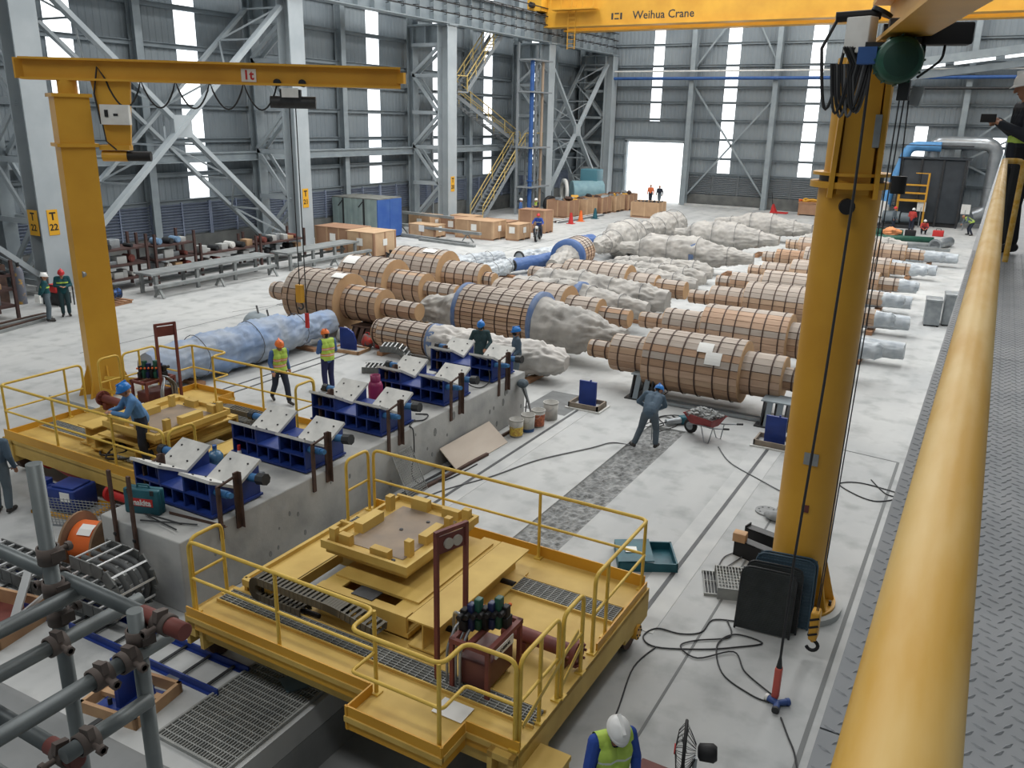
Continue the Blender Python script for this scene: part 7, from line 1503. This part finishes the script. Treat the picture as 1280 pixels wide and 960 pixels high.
LEAN = dict(pelvis=(0, -.1, .92), waist=(0, -.08, 1.04), chest=(0, .0, 1.25), neck=(0, .06, 1.41), head=(0, .12, 1.54), shL=(-.19, .04, 1.36), shR=(.19, .04, 1.36), elL=(-.26, .18, 1.13), elR=(.26, .18, 1.13), wrL=(-.06, .36, 1.16), wrR=(.06, .38, 1.17), hiL=(-.09, -.1, .89), hiR=(.09, -.12, .89), knL=(-.1, -.06, .48), anL=(-.1, -.12, .09), toL=(-.12, .06, .045), knR=(.1, -.1, .48), anR=(.1, -.25, .09), toR=(.12, -.07, .045))
STOOP = dict(pelvis=(0, -.16, .86), waist=(0, -.08, .98), chest=(.02, .16, 1.12), neck=(.05, .32, 1.22), head=(.08, .44, 1.25), shL=(-.16, .22, 1.22), shR=(.2, .24, 1.16), elL=(-.34, .24, 1.0), elR=(.26, .38, .92), wrL=(-.2, .46, .82), wrR=(.1, .5, .78), hiL=(-.1, -.16, .84), hiR=(.09, -.14, .84), knL=(-.2, -.02, .47), anL=(-.32, -.2, .1), toL=(-.42, -.04, .05), knR=(.14, .04, .46), anR=(.16, -.06, .09), toR=(.2, .12, .045))
p = person((-13.25, 9.33, .8), face(-.45, -1), 'person in blue helmet and blue shirt leaning on the far cart handrail', C_blue, C_navy, H_blue, LEAN, lean_head=(-.3, -.35), vox=.01)
person((-15.45, 15.2, 0), face(.85, -.35), 'person in orange helmet and lime vest walking past the far cart', C_mid, C_navy, H_or, WALK, 'lime', lean_head=(.1, -.3), vox=.011)
person((-15.05, 16.6, 0), face(-1, .35), 'person in orange helmet and lime vest standing beside the saddles', C_mid, C_denim, H_or, HOLD, 'lime', lean_head=(0, -.25), vox=.011)
person((-12.15, 19.8, 0), face(.55, -1), 'person in blue helmet and dark green coverall behind the last saddle', C_dgreen, C_dgreen, H_blue, dict(elL=(-.28, .05, 1.15), wrL=(-.16, .25, 1.0), elR=(.3, -.02, 1.16), wrR=(.36, .2, 1.05)), lean_head=(.2, -.2), mask=C_dgreen, vox=.012)
person((-10.95, 19.75, 0), face(-.8, -.7), 'person in blue helmet and slate coverall at the far end of the plinth', C_grey, C_slate, H_blue, dict(wrL=(-.24, .14, .98), wrR=(.22, .16, .92)), lean_head=(.0, -.1), mask=True, vox=.012)
person((-6.1, 17.45, 0), face(-.2, 1), 'person in blue helmet and grey coverall stooping over the broken-out strip', C_grey, cl('grey_trouser', S(82,94,104)), H_blue, STOOP, lean_head=(.25, -.75), vox=.011, fing='grip')
person((-2.42, 6.5, 0), face(.75, -.65), 'person in white helmet with lime vest over a blue shirt, looking down', C_royal, C_navy, H_white, dict(neck=(0, .05, 1.45), head=(0, .1, 1.57), elL=(-.26, .03, 1.13), wrL=(-.16, .24, 1.02), elR=(.26, .03, 1.13), wrR=(.18, .26, 1.05)), 'lime2', lean_head=(.1, -.75), vox=.009)
person((-28.65, 17.3, 0), face(.45, .9), 'person in white helmet and green top holding white papers behind the back', C_green, C_slate, H_white, BACKH, lean_head=(-.1, -.1), vox=.013, belt=(.3, .345, C_lime))
tag(obj('paper_sheaf', MB().bev(-28.85, 16.99, .72, -28.55, 17.05, 1.0, .006), M_paper), 'sheaf of white papers held by the white-helmeted person', 'paper')
person((-28.95, 18.15, 0), face(.8, -.5), 'person in red helmet and dark green coverall reading notes by T 22', C_green, C_dgreen, H_red, HOLD, lean_head=(0, -.45), vox=.013, belt=(.3, .345, C_lime))
person((-28.0, 18.75, 0), face(-.9, -.4), 'person in white helmet half hidden behind the square crane post', C_black, C_navy, H_white, HOLD, vox=.014)
person((-30.2, 54.6, 0), face(.9, .3), 'person in white helmet and blue shirt near the stair foot', C_mid, C_denim, H_white, None, vox=.016)
person((-29.4, 55.6, 0), face(-.5, -.8), 'person in white helmet and lime vest near the stair foot', C_navy, C_navy, H_white, HOLD, 'lime', vox=.016)
person((-28.2, 76.0, 0), face(.2, -1), 'person in orange vest walking in through the doorway', C_oran, C_navy, None, WALK, vox=.018)
person((-27.1, 75.4, 0), face(0, -1), 'person in dark clothes walking in through the doorway', C_navy, C_slate, None, WALK, vox=.018)
person((-6.3, 67.6, 0), face(1, -.3), 'person in red helmet and grey shirt standing by the green pipe', C_slate, C_navy, H_red, None, vox=.016)
person((-5.1, 67.6, 0), face(.3, 1), 'person in white helmet and red shirt standing by the tool chests', C_red, C_navy, H_white, HOLD, vox=.016)
SQUAT = dict(pelvis=(0, -.1, .32), waist=(0, -.05, .45), chest=(0, .08, .62), neck=(0, .14, .78), head=(0, .18, .9), shL=(-.18, .1, .74), shR=(.18, .1, .74), elL=(-.24, .26, .52), elR=(.24, .26, .52), wrL=(-.1, .42, .42), wrR=(.1, .42, .42), hiL=(-.09, -.08, .32), hiR=(.09, -.08, .32), knL=(-.16, .3, .5), knR=(.16, .3, .5), anL=(-.12, .08, .09), anR=(.12, .08, .09), toL=(-.14, .25, .045), toR=(.14, .25, .045))
person((-4.2, 67.0, 0), face(.2, -1), 'person in white helmet squatting beside the red tool drum', C_red, C_navy, H_white, SQUAT, vox=.016)
person((-1.4, 68.5, 0), face(-1, -.2), 'person in lime vest bending down far beyond the rolls', C_slate, C_navy, None, STOOP, 'lime2', lean_head=(.2, -.8), vox=.016)
person((-15.15, 7.75, 0), face(-.6, .8), 'person in grey-blue clothes standing at the edge of the far cart', C_grey, C_slate, H_blue, None, vox=.012)
# the man filming on the walkway
FILM = dict(pelvis=(0, 0, .95), waist=(0, .01, 1.07), chest=(0, .02, 1.28), neck=(0, .04, 1.46), head=(0, .07, 1.6), shL=(-.2, .04, 1.41), shR=(.2, .04, 1.41), elL=(-.27, .06, 1.14), elR=(.29, .04, 1.17), wrL=(-.07, .25, 1.25), wrR=(.07, .26, 1.28), knL=(-.1, .03, .5), knR=(.12, .05, .5))
pf = person((.15, 10.0, WZ), face(-.97, -.25), 'person in white helmet and black jacket filming from the walkway', cl('black_jacket', S(28,34,44)), C_black, H_white, FILM, lean_head=(.1, -.15), vox=.0075, belt=(.14, .2, C_lime), fing='grip', boots=mat('black_trainer', S(34,32,34), S(190,190,190), 20, .7, lo=.62, hi=.66), mask=False)
_R = Matrix.Translation((.15, 10.0, WZ)) @ Matrix.Rotation(face(-.97, -.25), 4, 'Z')
t = thing('phone', 'black smartphone held up by the person on the walkway', 'phone', tuple(_R @ Vector((0, .37, 1.31))), face(-.97, -.25)+.75); obj('case', MB().bev(-.08, -.006, -.04, .08, .006, .04, .004), M_black, t); obj('screen', MB().box(-.074, -.008, -.035, .074, -.0065, .035), mat('phone_glass', S(30,34,40), rough=.1), t)
# hi-vis hand tool for the stooping man
t = thing('breaker', 'grey breaker held by the stooping worker', 'tool', (-6.25, 18.0, -.05)); obj('body', MB().cyl((0, 0, .45), (0, 0, .85), .06, .075, 12), M_dark, t); obj('chisel', MB().cyl((0, .05, .0), (0, 0, .45), .018, n=8), M_galv, t); obj('handle', MB().bar((-.16, 0, .84), (.16, 0, .84), .035, .035), M_black, t)
# motorcycle with rider by the crates
t = thing('motorcycle', 'dark motorcycle carrying a rider in a red helmet', 'motorcycle', (-24.6, 46.8, 0), face(.3, -1))
for y in (-.6, .62): w_ = obj('wheel', MB().lathe([(-.05, .2), (-.06, .27), (0, .3), (.06, .27), (.05, .2)], (0, y, .3), (1, 0, 0), 24, True, False), M_black, t); obj('hub', MB().cyl((-.06, y, .3), (.06, y, .3), .2, n=16), M_galv, w_)
obj('engine', MB().bev(-.14, -.25, .25, .14, .2, .55, .05), M_dark, t); obj('seat', MB().bev(-.13, -.75, .72, .13, 0, .82, .04), M_black, t); obj('fuel_tank', MB().bev(-.14, 0, .65, .14, .35, .88, .06), M_navy if False else M_dark, t); obj('fork', MB().bar((-.08, .62, .3), (-.08, .4, .95), .04, .04).bar((.08, .62, .3), (.08, .4, .95), .04, .04), M_galv, t); obj('handlebar', MB().tube(bend([(-.36, .25, 1.02), (-.15, .4, 1.0), (.15, .4, 1.0), (.36, .25, 1.02)], .08), .018, 6), M_black, t); obj('headlamp', MB().sphere((0, .55, .88), .1, 12, 8), M_white, t); obj('fender', MB().tube([(0, .62+.33*math.cos(a), .3+.33*math.sin(a)) for a in np.linspace(.3, 2.4, 9)], .05, 6), M_dark, t)
RIDE = dict(pelvis=(0, -.25, .9), waist=(0, -.22, 1.03), chest=(0, -.08, 1.24), neck=(0, .0, 1.4), head=(0, .05, 1.53), shL=(-.19, -.02, 1.35), shR=(.19, -.02, 1.35), elL=(-.32, .08, 1.14), elR=(.32, .08, 1.14), wrL=(-.32, .22, 1.06), wrR=(.32, .22, 1.06), hiL=(-.1, -.22, .88), hiR=(.1, -.22, .88), knL=(-.22, .12, .68), knR=(.22, .12, .68), anL=(-.22, .0, .3), anR=(.22, .0, .3), toL=(-.23, .18, .26), toR=(.23, .18, .26))
person((-24.6, 46.8, 0), face(.3, -1), 'person in red helmet and blue jacket riding the motorcycle', C_royal, C_navy, H_red, RIDE, vox=.015, belt=(.3, .36, C_refl))
